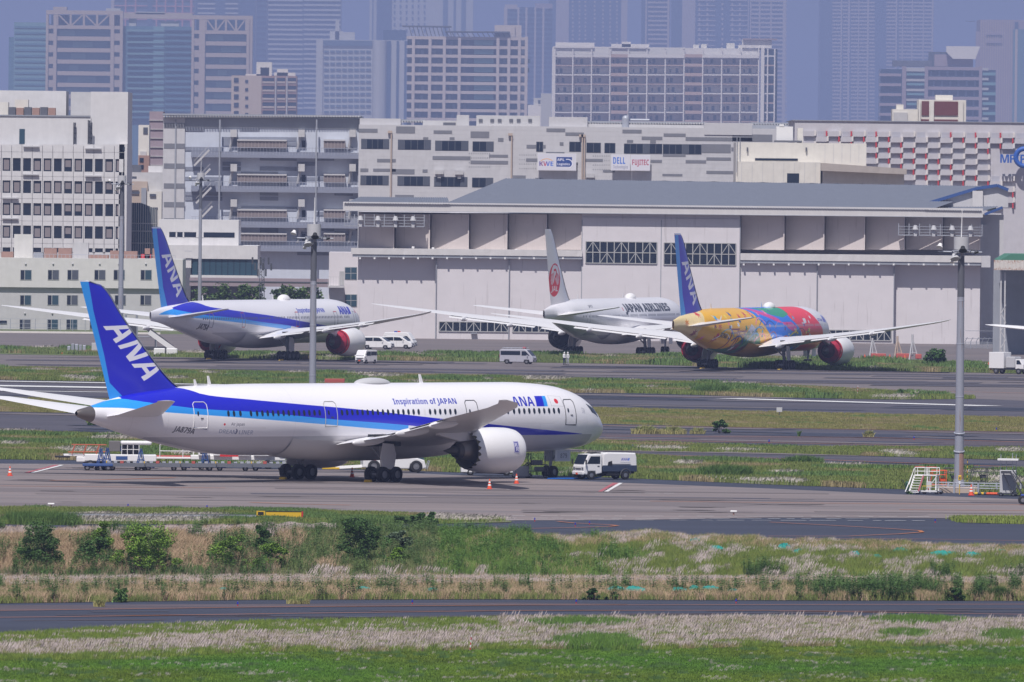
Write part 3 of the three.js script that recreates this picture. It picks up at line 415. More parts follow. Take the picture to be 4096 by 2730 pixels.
    mesh('fan_duct', skin(6, 48, (u, v) => { const d = mix(e.len - 0.15, e.len - 2.2, u), r = Math.min(cowl(d), cowl(e.len)) - 0.06 + 0.04 * u; return [-d, r * Math.cos(v * 2 * PI), r * Math.sin(v * 2 * PI)]; }, true), look.duct ?? M.nozzleInside, E);
    if (look.cover) {                                            // fabric cover drawn over the exhaust
      const R = cowl(e.len); mesh('exhaust_cover', skin(5, 40, (u, v) => { const r = mix(R - 0.02, R * 0.62, u * u), d = e.len + 0.05 + u * 0.9 + 0.05 * Math.sin(v * 60); return [-d, r * Math.cos(v * 2 * PI), r * Math.sin(v * 2 * PI)]; }, true), look.cover, E);
      mesh('cover_band', skin(2, 40, (u, v) => [-(e.len - 0.55 + u * 0.7), (cowl(e.len - 0.3) + 0.05) * Math.cos(v * 2 * PI), (cowl(e.len - 0.3) + 0.05) * Math.sin(v * 2 * PI)], true), look.band ?? look.cover, E);  // where red, the bright band paints in the sunlit crescent of the cover
      mesh('core_cover', skin(6, 32, (u, v) => { const r = mix(R * 0.62, R * 0.3, Math.sqrt(u)), d = e.len + 0.9 + u * 1.1; return [-d, r * Math.cos(v * 2 * PI), r * Math.sin(v * 2 * PI)]; }, true), look.coverDark, E);
      mesh('plug', new THREE.ConeGeometry(R * 0.3, 1.2, 24).rotateZ(PI / 2).translate(-e.len - 2.5, 0, 0), M.nozzle, E);
    } else {
      const rc = e.core; mesh('core_cowl', skin(8, 40, (u, v) => { const d = mix(e.len - 2, e.len + 0.75, u), r = mix(rc * 1.05, rc * 0.72, u * u); return [-d, r * Math.cos(v * 2 * PI), r * Math.sin(v * 2 * PI)]; }, true), M.heatMetal, E);
      mesh('duct_floor', new THREE.RingGeometry(rc * 0.9, cowl(e.len) - 0.02, 40).rotateY(PI / 2).translate(-e.len + 1.9, 0, 0), M.black, E);
      mesh('core_nozzle', skin(6, 36, (u, v) => { const d = mix(e.len + 0.3, e.len + 1.25, u), r = mix(rc * 0.76, rc * 0.6, u); return [-d, r * Math.cos(v * 2 * PI), r * Math.sin(v * 2 * PI)]; }, true), M.nozzle, E);
      mesh('plug', skin(6, 28, (u, v) => { const d = mix(e.len + 0.5, e.len + 2.75, u), r = rc * 0.56 * (1 - u ** 1.3); return [-d, r * Math.cos(v * 2 * PI), r * Math.sin(v * 2 * PI)]; }, true), M.nozzle, E);
    }
    const pl = mb().ext([[-0.9, e.prof[2][1] - 0.15], [-e.len * 0.5, e.pyl + 0.05], [-e.len - 3.2, e.pyl + 0.15], [-e.len - 3.4, e.pyl - 0.55], [-e.len - 0.9, 0.75], [-e.len + 1.5, 0.9]], 0.55, 0.12); pl.build('pylon', look.cowl ?? M.white, E);
  }
  const fa = S.fairing; mesh('belly_fairing', skin(30, 24, (u, v) => { const d = mix(fa[0], fa[1], u), k = Math.sin(PI * u) ** 0.55, a = (v - 0.5) * 2.25, zz = (half(d) + fa[2] * k) * Math.sin(a) * 1.0, yy = yc(d) - (ry(d) + fa[3] * k) * Math.cos(a) ** 0.8 - 0.05 * k + 0.0; return [X(d), Y(yy), zz]; }), look.fairing ?? M.wingGrey, A);
  // landing gear
  const G = S.gear;
  for (const s of [1, -1]) {
    const g = new THREE.Group(); g.name = 'main_gear'; g.position.set(0, 0, s * G.z); A.add(g);
    const hub = G.R, b = mb(); b.rod([0, hub, 0], [0.1, Y(G.top), -s * 0.3], 0.2, 0.26, 14).rod([0.05, hub + 1.1, 0], [1.9, Y(G.top), -s * 0.6], 0.09).rod([0.05, hub + 1.0, 0], [0.1, Y(G.top), -s * 1.9], 0.1).rod([-0.1, hub + 0.5, 0.2], [-0.5, hub + 1.4, 0.1], 0.06).rod([-0.5, hub + 1.4, 0.1], [-0.1, hub + 2, 0.1], 0.05); b.build('strut', M.gearGrey, g);
    const xs = G.axles, bb = mb().rod([xs[0], hub, 0], [xs[xs.length - 1], hub, 0], 0.17, 0.17, 10); for (const x of xs) bb.rod([x, hub, -G.tw], [x, hub, G.tw], 0.1); bb.build('bogie', M.gearGrey, g);
    axleWheels(g, hub, G.w, xs.flatMap((x) => [-1, 1].map((k) => [x, hub, k * G.tw])));
    mb().ext([[-0.85, hub + G.door[0]], [0.55, hub + G.door[0] - 0.15], [0.95, hub + G.door[0] + 1.1], [0.75, Y(G.top) - 0.2], [-0.55, Y(G.top) - 0.1], [-1.0, hub + G.door[0] + 0.9]], 0.09, 0.03, new THREE.Matrix4().makeRotationX(-s * 0.12).setPosition(0.05, 0.1, s * 0.75)).build('gear_door', look.gearDoor ?? M.wingGrey, g);
    mb().ext([[-1.9, Y(G.top) - 0.3], [1.9, Y(G.top) - 0.3], [1.7, Y(G.top) + 0.7], [-1.7, Y(G.top) + 0.7]], 0.4).build('wheel_well', M.black, g);
  }
  const n = new THREE.Group(); n.name = 'nose_gear'; n.position.set(X(G.nd), 0, 0); A.add(n);
  mb().rod([0, G.nR, 0], [0.2, Y(bot(G.nd) + 0.3), 0], 0.13, 0.17, 12).rod([0.05, G.nR + 0.8, 0], [1.6, Y(bot(G.nd - 1.6) + 0.4), 0], 0.07).rod([0, G.nR, -0.45], [0, G.nR, 0.45], 0.09).build('strut', M.gearGrey, n);
  axleWheels(n, G.nR, 0.42, [[0, G.nR, -0.36], [0, G.nR, 0.36]]);
  for (const s of [1, -1]) box('gear_door', n, look.noseDoor ?? M.wingGrey, 0.9, Y(bot(G.nd)) - 0.38, s * 0.62, 1.9, 1.0, 0.05);
  if (look.doorNumber) { const t = canvasTex(256, 128, (g) => { g.fillStyle = '#d2d2d8'; g.fillRect(0, 0, 256, 128); g.fillStyle = '#25252c'; g.font = '90px sans-serif'; g.fillText(look.doorNumber, 60, 100); }); mesh('door_number', new THREE.PlaneGeometry(1.5, 0.75).translate(0.95, Y(bot(G.nd)) - 0.38, 0.66), new THREE.MeshStandardMaterial({ map: t, roughness: 0.5 }), n); }
  // aerials on the crown
  for (const [d, hh, k] of S.aerials) mb().ext([[0, -0.15], [0.55 * k, -0.15], [0.12 * k, hh], [-0.16 * k, hh]], 0.06, 0.02, Tr(X(d), Y(top(d)), 0)).build('aerial', M.whiteMatt, A);
  for (const [d, l, hh, m] of S.domes) { const g = new THREE.SphereGeometry(1, 24, 12, 0, 2 * PI, 0, PI / 2); g.scale(l, hh, 0.8); g.translate(X(d), Y(top(d)) - 0.06, 0); mesh('radome', g, M[m], A); }
  return { A, X, Y, surf, phiOf, top, bot };
}
const S787 = {
  len: 63.4, centre: 5.2, taper: 41, bodyEnd: 61.8, seams: [4.2, 10.5, 19.5, 40.5, 46.5, 54.4, 58],
  top: [[0, -1.08], [0.12, -0.72], [0.75, 0.02], [1.8, 0.92], [2.9, 1.62], [4.7, 2.28], [6.7, 2.66], [9.3, 2.88], [12, 2.97], [42, 2.97], [49, 2.86], [54, 2.6], [57, 2.26], [59.5, 1.76], [61.8, 1.22], [63.4, 0.9]],
  bot: [[0, -1.12], [0.12, -1.48], [0.7, -1.95], [2, -2.4], [3.4, -2.68], [6.5, -2.92], [10, -2.98], [41, -2.98], [44.3, -2.95], [48.3, -2.75], [51, -2.4], [56.2, -1.45], [59.1, -0.8], [61.8, -0.1], [63.4, 0.38]],
  half: [[0, 0.02], [0.12, 0.42], [0.7, 0.98], [2, 1.72], [3.5, 2.24], [6, 2.68], [9, 2.87], [12, 2.89], [41, 2.89], [46, 2.78], [51, 2.28], [56, 1.52], [59, 1.02], [61.8, 0.62], [63.4, 0.25]],
  cockpit: [[2.45, 3.75, 0.88, 1.18, -0.55], [1.55, 2.35, 0.5, 0.95, 0.25], [1.15, 1.9, 0.04, 0.46, 0.1]],
  fin: [[63.2, 11.5], [51, 1.6]], finLE: [[1.6, 50.4], [2.75, 51.6], [3.2, 52.4], [6.1, 55.7], [8.9, 58.45], [10.6, 59.9], [11.2, 60.8], [11.5, 62.3]], finTE: [[1.6, 59.5], [6.3, 61.2], [11.5, 63.15]],
  wing: [[2.4, 20.4, 35.2, -1.75, 0.95], [4, 21.6, 35.0, -1.62, 0.82], [9.5, 25.6, 35.6, -0.85, 0.42], [18, 32.3, 39.2, 0.35, 0.21], [26.3, 38.8, 42.4, 1.5, 0.11], [28.6, 41.2, 43.6, 1.9, 0.07], [30.0, 44.0, 45.0, 2.2, 0.04]],
  flapFairings: [[6.2, 35.2, 2.0, -1.75], [12.2, 36.3, 2.1, -0.85], [17.3, 38.0, 1.8, -0.1]], flaps: [[3, 9.2], [9.9, 18.5]],
  stab: [[0.7, 54.4, 60.6, 0.45, 0.36], [2.4, 55.7, 61, 0.62, 0.3], [9.4, 61.5, 63.6, 1.75, 0.11], [9.95, 62.5, 64.1, 1.85, 0.05]],
  engine: { z: 9.9, d0: 21.7, h: -2.5, len: 5.7, core: 0.95, chevrons: 18, pyl: 1.85, prof: [[0, 1.66], [0.25, 1.77], [1.15, 1.89], [2.6, 1.93], [3.8, 1.86], [5.0, 1.66], [5.9, 1.42]] },
  fairing: [19, 40.5, 0.55, 0.5],
  gear: { d: 32, z: 4.9, R: 0.66, w: 0.52, tw: 0.68, axles: [-0.78, 0.78], top: -1.9, door: [0.45], nd: 6.2, nR: 0.52 },
  aerials: [[49.6, 0.5, 0.7], [48, 0.75, 0.8], [22.5, 0.7, 0.9]], domes: [[28.3, 2.1, 0.5, 'greyPaint']],
};
const S777 = {
  len: 73.1, centre: 5.35, taper: 48, bodyEnd: 73.1, seams: [5, 12, 24, 46, 54, 60, 64, 67, 69],
  top: [[0, -0.9], [0.12, -0.5], [0.8, 0.25], [2, 1.2], [3.4, 1.95], [5.5, 2.6], [8, 2.95], [11, 3.1], [52, 3.1], [60, 2.95], [66, 2.55], [70, 2.1], [73.1, 1.6]],
  bot: [[0, -0.95], [0.12, -1.35], [0.8, -1.9], [2, -2.45], [4, -2.85], [8, -3.08], [11, -3.1], [47, -3.1], [51, -2.95], [58, -1.95], [65, -0.75], [70, 0.05], [73.1, 0.35]],
  half: [[0, 0.02], [0.12, 0.5], [0.8, 1.15], [2, 1.8], [4, 2.5], [7, 2.95], [11, 3.1], [48, 3.1], [54, 2.85], [61, 2.05], [67, 1.1], [71, 0.45], [73.1, 0.14]],
  cockpit: [[2.5, 3.9, 0.9, 1.2, -0.5], [1.7, 2.5, 0.5, 0.95, 0.2], [1.3, 2.0, 0.05, 0.46, 0.1]],
  fin: [[72.6, 13.2], [57, 1.8]], finLE: [[1.8, 58.8], [3.0, 60.0], [3.6, 60.9], [8, 65.0], [12.6, 69.1], [13.25, 70.1]], finTE: [[1.8, 69.3], [7, 71.0], [13.25, 73.0]],
  wing: [[2.6, 25.2, 42.0, -1.9, 1.1], [4, 26.2, 41.4, -1.78, 0.95], [9.7, 30.4, 40.6, -1.0, 0.55], [20, 38.2, 44.8, 0.2, 0.33], [29.2, 45.4, 48.9, 1.45, 0.17], [31.2, 47.8, 50.0, 1.75, 0.1], [32.4, 50.2, 51.0, 1.95, 0.04]],
  flapFairings: [[6, 41.5, 2.2, -2.0], [13.6, 42.2, 2.3, -0.95], [20, 44.6, 2.1, -0.1]], flaps: [[3.2, 9.3], [10.3, 22]],
  stab: [[0.8, 61.6, 68.6, 0.9, 0.4], [2.4, 63.0, 69.0, 1.05, 0.34], [10.2, 69.6, 72.4, 2.05, 0.13], [10.75, 70.8, 72.8, 2.12, 0.06]],
  engine: { z: 9.75, d0: 23.4, h: -2.75, len: 6.2, core: 1.15, chevrons: 0, pyl: 1.9, prof: [[0, 1.72], [0.25, 1.86], [1.3, 2.02], [3, 2.04], [4.6, 1.92], [6.2, 1.6]] },
  fairing: [24, 46, 0.6, 0.55],
  gear: { d: 37.2, z: 5.49, R: 0.67, w: 0.5, tw: 0.7, axles: [-1.46, 0, 1.46], top: -2.0, door: [0.5], nd: 5.95, nR: 0.54 },
  aerials: [[55, 0.7, 0.8], [30, 0.7, 0.8]], domes: [[26, 1.5, 0.75, 'whiteMatt']],
};
const NAVY = '#1418c4', SKY = '#2a9cf4', BELLY = '#c6c4ca';
function letters(g, s, o, e1, e2, style) {                       // text drawn on the slanted axes e1 (along) and e2 (up)
  g.save(); g.font = 'bold 100px sans-serif'; const m = g.measureText(s), w = m.width, h = m.actualBoundingBoxAscent; g.transform(e1[0] / w, e1[1] / w, -e2[0] / h, -e2[1] / h, o[0], o[1]); g.fillStyle = style; g.fillText(s, 0, 0); g.restore();
}
function blueFin(P7) { return (g, q, n) => {
  g.fillStyle = NAVY; g.fillRect(0, 0, n, n); g.fillStyle = SKY; g.beginPath(); P7.band.forEach((p, i) => (i ? g.lineTo(...q(...p)) : g.moveTo(...q(...p)))); g.fill(); g.fillStyle = '#eceaf2'; g.fillRect(0, 0, n, n * 0.012);
  const o = q(...P7.o), a = q(...P7.a), b = q(...P7.b); letters(g, 'ANA', o, [a[0] - o[0], a[1] - o[1]], [b[0] - o[0], b[1] - o[1]], '#eeecf4'); }; }
const blueStripe = (T, k = 1, dx = 0) => {                       // T.area of the two-tone band from the fin down to the wing
  const m = (l) => l.map(([d, h]) => [d * k + dx, h * T.S.half[Math.floor(T.S.half.length / 2)][1] / 2.89]);
  T.area(SKY, m([[62, 1.2], [60, 1.66], [57.5, 1.9], [54, 1.32], [50.7, 1.0], [45, 0.72], [36, 0.05], [26.8, -0.52]]), m([[62, 1.1], [59.5, 1.08], [55, 0.72], [50, 0.42], [45, 0.12], [36, -0.45], [29, -0.9], [26.8, -1.0]]));
  T.area(NAVY, m([[58.6, 2.0], [57, 2.26], [54, 2.6], [52.2, 2.7], [50, 2.1], [45, 1.68], [39.8, 1.3], [33.2, 0.85], [23, 0.0], [14.3, -0.7], [4.6, -1.42]]), m([[58.6, 1.8], [55.5, 1.42], [50.7, 0.95], [45, 0.68], [36, 0.03], [26.8, -0.54], [20, -1.2], [13, -1.46], [8, -1.47], [4.6, -1.44]]));
};
const belly = (T, h = -1.36, c = BELLY) => T.area(c, [[3, h - 0.1], [20, h], [45, h], [56, h]], [[3, -2.6], [20, -2.979], [45, -2.9], [56, -1.5]]);
// the nearest aircraft
const near = at(1362, 1929, 1052); near.y = 0;
const n787 = airliner(S787, 'airliner', 'white twin-engine airliner with blue stripe parked nearest, nose to the sweeper truck', near, 47.2 * PI / 180, {
  base: '#f1eff3', doorNumber: '879', wing: M.wingGrey, fairing: mat('fairingWhite', [0.62, 0.61, 0.62], 0.35), stab: M.wingWhite, lip: M.wingGrey, flap: M.wingGrey,
  paint(T) {
    const { g, P, text, rect, dot } = T; belly(T); blueStripe(T);
    text('Inspiration of JAPAN', 'bold 100px sans-serif', '#2c37ae', 28.4, 20.6, 1.22, 1.72);
    text('ANA', 'bold 100px sans-serif', '#1c24b8', 13.75, 11.1, 0.98, 1.78); T.blob(NAVY, [[10.9, 0.95], [10.75, 1.82], [9.6, 1.82], [9.75, 0.95]]); T.blob(SKY, [[9.95, 0.95], [9.8, 1.82], [9.35, 1.82], [9.5, 0.95]]);
    rect('#9a9aa2', 9.0, 7.4, 1.0, 1.75, 1); dot('#e0202c', 8.2, 1.38, 0.24);
    text('JA879A', 'italic bold 100px sans-serif', '#4a4a54', 53.7, 51.6, -0.86, -0.6); text('Air Japan', '100px sans-serif', '#4a4a58', 47.9, 46.4, -0.42, -0.2); text('DREAM LINER', '100px sans-serif', '#98a0b8', 49.1, 45.3, -1.02, -0.84); dot('#e0202c', 48.6, -0.32, 0.1);
    g.strokeStyle = '#2a3560'; g.lineWidth = 3; const c = P(47.2, -0.92); g.beginPath(); g.ellipse(c[0] - 7, c[1], 9, 14, 0, -1.1, 1.1); g.stroke();
    rect('#d8d6da', 48.5, 44, -0.6, -0.62, 1); text('STAR', '100px sans-serif', '#9a9aa6', 4.9, 4.4, 0.35, 0.75); rect('#dadade', 13, 8.8, -0.45, -0.5, 1);
  },
  fin: blueFin({ band: [[63.4, 11.7], [62.3, 11.7], [61.6, 9], [60.3, 5.4], [59.6, 3.1], [58.2, 2.0], [56.6, 1.3], [63.4, 1.3]], o: [60.55, 7.75], a: [55.95, 3.25], b: [57.7, 8.35] }),
});
{ // cabin windows, doors and small fittings of the nearest aircraft
  const { A, surf, phiOf, X, Y } = n787, win = new THREE.CircleGeometry(1, 18); win.scale(0.15, 0.25, 1);
  const seat = (d, s, blank) => { const p = phiOf(d, 0.58), q = surf(d, s * p, 0.012), n = V(0, Math.cos(p), s * Math.sin(p)), o = mesh('cabin_window', win, blank ? M.whiteMatt : M.glassDark, A); o.position.set(...q); o.quaternion.setFromUnitVectors(V(0, 0, 1), n); };
  const rows = []; const run = (d0, d1, k) => { for (let i = 0; i < k; i++) rows.push(mix(d0, d1, k > 1 ? i / (k - 1) : 0)); };
  run(8.2, 13.2, 9); run(13.85, 16.9, 5); run(21.1, 24.2, 6); run(25.6, 34.9, 16); run(37.6, 45.0, 13); run(45.7, 46.9, 2); run(47.6, 48.2, 2);
  for (const s of [1, -1]) {
    rows.forEach((d) => seat(d, s)); seat(24.85, s, true);
    for (const [d, h0, h1, m] of [[6.6, -0.62, 1.5, 'darkGrey'], [19.0, -0.6, 1.5, 'darkGrey'], [36.2, -0.55, 1.5, 'frame'], [51.1, -0.62, 1.52, 'whiteMatt']]) {
      const w = 0.72, pts = []; const put = (dd, h) => pts.push(V(...surf(dd, s * phiOf(dd, h), 0.012)));
      for (let i = 0; i <= 8; i++) put(d - w, mix(h0, h1 - 0.2, i / 8)); put(d - w + 0.2, h1); for (let i = 1; i < 4; i++) put(mix(d - w, d + w, i / 4), h1); put(d + w - 0.2, h1); for (let i = 0; i <= 8; i++) put(d + w, mix(h1 - 0.2, h0, i / 8)); for (let i = 1; i < 5; i++) put(mix(d + w, d - w, i / 5), h0);
      const g = new THREE.TubeGeometry(new THREE.CatmullRomCurve3(pts, true, 'catmullrom', 0.1), 90, 0.035, 5, true), dr = mesh('cabin_door', std(g), M[m], A);
      const p = phiOf(d, 0.58), o = mesh('door_window', win, M.glassDark, dr); o.scale.set(0.7, 0.8, 1); o.position.set(...surf(d + 0.3, s * p, 0.014)); o.quaternion.setFromUnitVectors(V(0, 0, 1), V(0, Math.cos(p), s * Math.sin(p)));
      mesh('door_sill', skin(8, 1, (u, v) => surf(d - w + 2 * w * u, s * phiOf(d, h0 + 0.02 - 0.07 * v), 0.02)), M[d > 50 ? 'steelBlue' : 'darkGrey'], dr);
      mb().box(0, 0, 0, 0.28, 0.07, 0.05).build('door_handle', M.darkGrey, dr).position.set(...surf(d - 0.1, s * phiOf(d, 0.2), 0.02));
    }
  }
  // emblem on the cowl
  const t = canvasTex(64, 128, (g) => { g.fillStyle = '#3a3a96'; g.fillRect(0, 0, 64, 128); g.strokeStyle = '#e8e6f2'; g.lineWidth = 5; g.strokeRect(5, 5, 54, 118); g.font = 'bold 58px serif'; g.fillStyle = '#e8e6f2'; g.fillText('R', 8, 60); g.fillText('R', 18, 108); });
  const E = A.children.find((o) => o.name === 'engine'); mesh('cowl_emblem', skin(2, 8, (u, v) => { const d = mix(1.75, 1.15, u), a = mix(1.15, 1.65, v), r = 1.925; return [-d, r * Math.cos(a), r * Math.sin(a), u, 1 - v]; }), new THREE.MeshStandardMaterial({ map: t, roughness: 0.4 }), E);
}
// yellow wheel chocks
function chock(p, turn, label) { const o = mb().ext([[-0.18, 0], [0.18, 0], [0.08, 0.2], [-0.08, 0.2]], 0.7, 0.03).build('wheel_chock', M.yellow); o.position.copy(p); o.rotation.y = turn; tag(o, label, 'wheel chock', 'yellow wheel chocks'); }
const local = (A, x, y, z) => A.localToWorld(V(x, y, z));
// the three aircraft beyond
const finFar = blueFin({ band: [[73.2, 13.4], [71.6, 13.4], [69.1, 5], [67.7, 2.4], [66.5, 1.4], [73.2, 1.4]], o: [69.9, 9.4], a: [64.9, 3.5], b: [67.1, 10.2] });
const windowsFar = (T, style, lo, hi, step = 0.55) => { for (let d = lo; d < hi; d += step) { const k = (d * 7.3) % 9; if (k < 0.8) continue; T.rect(style, d, d + 0.24, 0.42, 0.75); } };
const doorsFar = (T, style) => { for (const d of [6.5, 14, 28, 47.5, 57.5]) { T.rect(style, d - 0.55, d + 0.55, -0.65, 1.35, 2); T.rect('#c22030', d - 0.5, d + 0.5, -0.7, -0.58); T.rect('#c22030', d - 0.5, d + 0.5, 1.3, 1.4); } };
mat('coverShade', [0.36, 0.012, 0.04], 0.8); mat('coverDark', [0.09, 0.01, 0.025], 0.8); mat('coverBlack', [0.012, 0.014, 0.02], 0.8);  // same red fabric: maroon tone paints its shade, brighter band its sunlit rim
function far777(px, py, deg, label, look) { const p = onGround(px, py); p.y = 0; return airliner(S777, 'airliner', label, p, deg * PI / 180, { size: 1024, wing: M.wingGrey, cowl: M.wingWhite, fairing: M.fairingWhite, ...look }); }
const farL = far777(1007, 1441, 68.2, 'white airliner with blue tail parked behind the lamp post, red exhaust covers', {
  base: '#efedf2', cover: M.coverShade, band: M.coverLit, coverDark: M.coverDark, fin: finFar,
  paint(T) { const { text, rect, dot } = T; belly(T); blueStripe(T, 1.155, -0.6); windowsFar(T, '#5a5a66', 9, 60); doorsFar(T, '#8a8a96'); text('Inspiration of JAPAN', '100px sans-serif', '#2330b4', 27.5, 17.5, 1.3, 1.9); text('ANA', 'bold 100px sans-serif', '#1c24b8', 12.2, 8.9, 1.0, 2.0); T.blob(NAVY, [[8.8, 1.0], [8.6, 2.0], [7.7, 2.0], [7.9, 1.0]]); dot('#e0202c', 5.4, 1.3, 0.26); text('JA75A', 'italic bold 100px sans-serif', '#3c3c46', 60.5, 57.9, -0.7, -0.3); T.g.strokeStyle = 'rgba(70,62,66,0.5)'; },
});
const farJ = far777(2438, 1424, 74.2, 'all-white airliner with red crane emblem on its tail, parked before the hangar', {
  base: '#f1eff2', cover: M.coverBlack, coverDark: M.coverBlack, cowl: M.wingWhite, finEdge: M.whiteMatt,
  paint(T) { belly(T, -2.2, '#b8b6bc'); windowsFar(T, '#6a6a72', 9, 60); T.text('JAPAN AIRLINES', 'bold 100px sans-serif', '#23232b', 38.5, 13.5, 1.15, 2.25); T.rect('#c8202c', 40, 39.7, 1.3, 1.8); T.text('JA77', '100px sans-serif', '#55555c', 56.5, 54.6, 1.9, 2.2); T.rect('#9a9aa2', 57, 58.1, -0.6, 1.3, 1); },
  fin(g, q, n) {
    g.fillStyle = '#f8f6f8'; g.fillRect(0, 0, n, n); const c = q(68.3, 5.9), rx = Math.abs(q(65.9, 5.9)[0] - c[0]), ry = Math.abs(q(68.3, 8.3)[1] - c[1]);
    g.save(); g.translate(c[0], c[1]); g.scale(rx, ry); g.fillStyle = '#e6002a'; g.beginPath(); g.arc(0, 0, 1, 0, 7); g.fill(); g.fillStyle = '#eeecf0';
    g.beginPath(); g.ellipse(-0.3, -0.3, 0.32, 0.62, 0.25, 0, 7); g.fill(); g.beginPath(); g.ellipse(0.42, -0.28, 0.34, 0.6, -0.3, 0, 7); g.fill(); g.beginPath(); g.arc(0.03, -0.72, 0.2, 0, 7); g.fill();
    g.strokeStyle = '#e6002a'; g.lineWidth = 0.13; g.beginPath(); g.moveTo(0.0, 0.35); g.quadraticCurveTo(-0.1, 0.0, 0.16, -0.2); g.quadraticCurveTo(0.42, -0.48, 0.12, -0.62); g.lineTo(-0.2, -0.58); g.stroke();
    for (let i = 0; i < 5; i++) { g.lineWidth = 0.05; g.beginPath(); g.moveTo(-0.9 + i * 0.14, 0.1 + i * 0.08); g.lineTo(-0.55 + i * 0.1, -0.35 - i * 0.03); g.stroke(); g.beginPath(); g.moveTo(0.9 - i * 0.14, 0.1 + i * 0.08); g.lineTo(0.6 - i * 0.08, -0.35 - i * 0.03); g.stroke(); }
    g.restore(); letters(g, 'JAL', [c[0] - rx * 0.45, c[1] + ry * 0.68], [rx * 1.05, 0], [rx * 0.06, -ry * 0.32], '#f4f2f4');
  },
});
const farP = far777(2985, 1478, 73, 'airliner with a many-coloured painted body and blue tail, before the hangar doors', {
  base: '#efedf2', cover: M.coverShade, band: M.coverLit, coverDark: M.coverDark, fin: finFar, gearDoor: M.wingGrey, fairing: mat('fairingOchre', [0.45, 0.24, 0.05], 0.4),
  paint(T) {
    const { g, area, blob, text, dot, P } = T, a = (c, l0, l1) => blob(c, [[l0[0], 3.1], [l0[1], 1.5], [l0[2], 0], [l0[3], -1.6], [l0[4], -3.1], [l1[4], -3.1], [l1[3], -1.6], [l1[2], 0], [l1[1], 1.5], [l1[0], 3.1]]);
    a('#ffc000', [73.1, 73.1, 73.1, 73.1, 73.1], [44, 40.5, 37.5, 33, 30]); a('#0c7cf0', [44, 40.5, 37.5, 33, 30], [27, 24, 21, 19, 18]); a('#ff2a3e', [27, 24.5, 21, 18, 17], [15, 12, 9.5, 8, 8]);
    a('#f2d99c', [73.1, 73.1, 73.1, 73.1, 73.1], [62, 63.4, 65, 63.5, 60]);
    blob('#e03c98', [[42.5, 3.0], [39, 2.3], [33, 1.3], [30, 0.9], [30.5, 1.5], [36, 2.5], [40, 3.05]]); blob('#e03c98', [[30, 1.1], [27, 0.2], [24, -0.3], [22.5, 0.3], [25, 1.1]]);
    blob('#08a078', [[38, 3.0], [33, 2.1], [28, 1.7], [24.5, 2.1], [24, 3.05]]); blob('#e8e6ec', [[16, -0.5], [12.5, -1.5], [17, -1.6]]);
    blob('#3f8252', [[56, -3.05], [52, -2.0], [47, 0.2], [45, 0.9], [43.2, 0.2], [38, -2.2], [34, -3.05]]); blob('#e6e6ee', [[47.6, -0.1], [45, 0.95], [42.9, 0.1], [43.8, -0.35], [44.8, 0.05], [45.7, -0.4], [46.6, 0.0]]); blob('#6fa47e', [[46, -0.3], [44, -0.3], [41, -2.4], [44.5, -1.4], [48.5, -2.4]]);
    g.strokeStyle = '#8c2a3c'; g.lineWidth = 5; for (const [d, h] of [[54, 0.3], [51, 0.0]]) { for (const k of [0, 2.2]) { g.beginPath(); g.moveTo(...P(d - k, h)); g.lineTo(...P(d - k + 0.5, -2.4)); g.stroke(); } g.beginPath(); g.moveTo(...P(d + 0.9, h)); g.lineTo(...P(d - 3, h)); g.stroke(); g.beginPath(); g.moveTo(...P(d + 0.6, h - 0.5)); g.lineTo(...P(d - 2.7, h - 0.5)); g.stroke(); }
    const leaf = (c, d, h, s) => { const pts = []; for (let i = 0; i < 14; i++) { const t = i / 14 * 2 * PI, r = s * (i % 2 ? 0.45 : 1) * (i === 7 ? 0.5 : 1); pts.push([d + r * Math.sin(t), clamp(h + r * Math.cos(t) * 0.8, -3, 3)]); } blob(c, pts); };
    leaf('#e08a24', 69, 1.2, 0.8); leaf('#d83a2c', 64.5, 2.4, 0.8); leaf('#8c2a3c', 66, -0.2, 0.8); leaf('#e07a20', 58.5, 0.6, 0.8); leaf('#c2502c', 59, -1.0, 0.9); leaf('#d83a2c', 49.3, 2.0, 0.6); blob('#eceaf2', [[60.5, 2.3], [58.3, 1.6], [56.2, 2.3], [57.8, 1.5], [58.8, 1.2]]); leaf('#8c2a3c', 50, -2.3, 1.2); leaf('#8c2a3c', 46.5, -2.6, 1.1);
    const rr = rng(77), cols = ['#ff6a00', '#ffe14a', '#d02050', '#f4f0f4', '#1a4ab0', '#0a8a60', '#ff8ab0', '#30b0e8', '#7a1c30'];
    for (let i = 0; i < 90; i++) leaf(cols[Math.floor(rr() * cols.length)], 14 + rr() * 50, -2.6 + rr() * 5.2, 0.25 + 0.45 * rr());
    for (let i = 0; i < 16; i++) { const d = 18 + rr() * 42, h = -2 + rr() * 4; g.strokeStyle = cols[Math.floor(rr() * cols.length)]; g.lineWidth = 2 + 4 * rr(); g.beginPath(); g.moveTo(...P(d, h)); g.quadraticCurveTo(...P(d - 3, clamp(h + 1.6, -3, 3)), ...P(d - 5, clamp(h - 0.6 + 1.5 * rr(), -3, 3))); g.stroke(); }
    windowsFar(T, '#c8c4c8', 7, 47); T.text('ANA', 'bold 100px sans-serif', '#1c24b8', 8.2, 6.4, 1.0, 1.7); text('STAR', '100px sans-serif', '#4a4ab0', 11.2, 8.6, 1.1, 1.4); text('J', 'bold 100px sans-serif', '#f0eef2', 19, 17, 1.0, 1.5);
    if (!T.port) text('JA754A', 'italic bold 100px sans-serif', '#3c3430', 58, 55.6, -0.7, -0.4);
  },
});
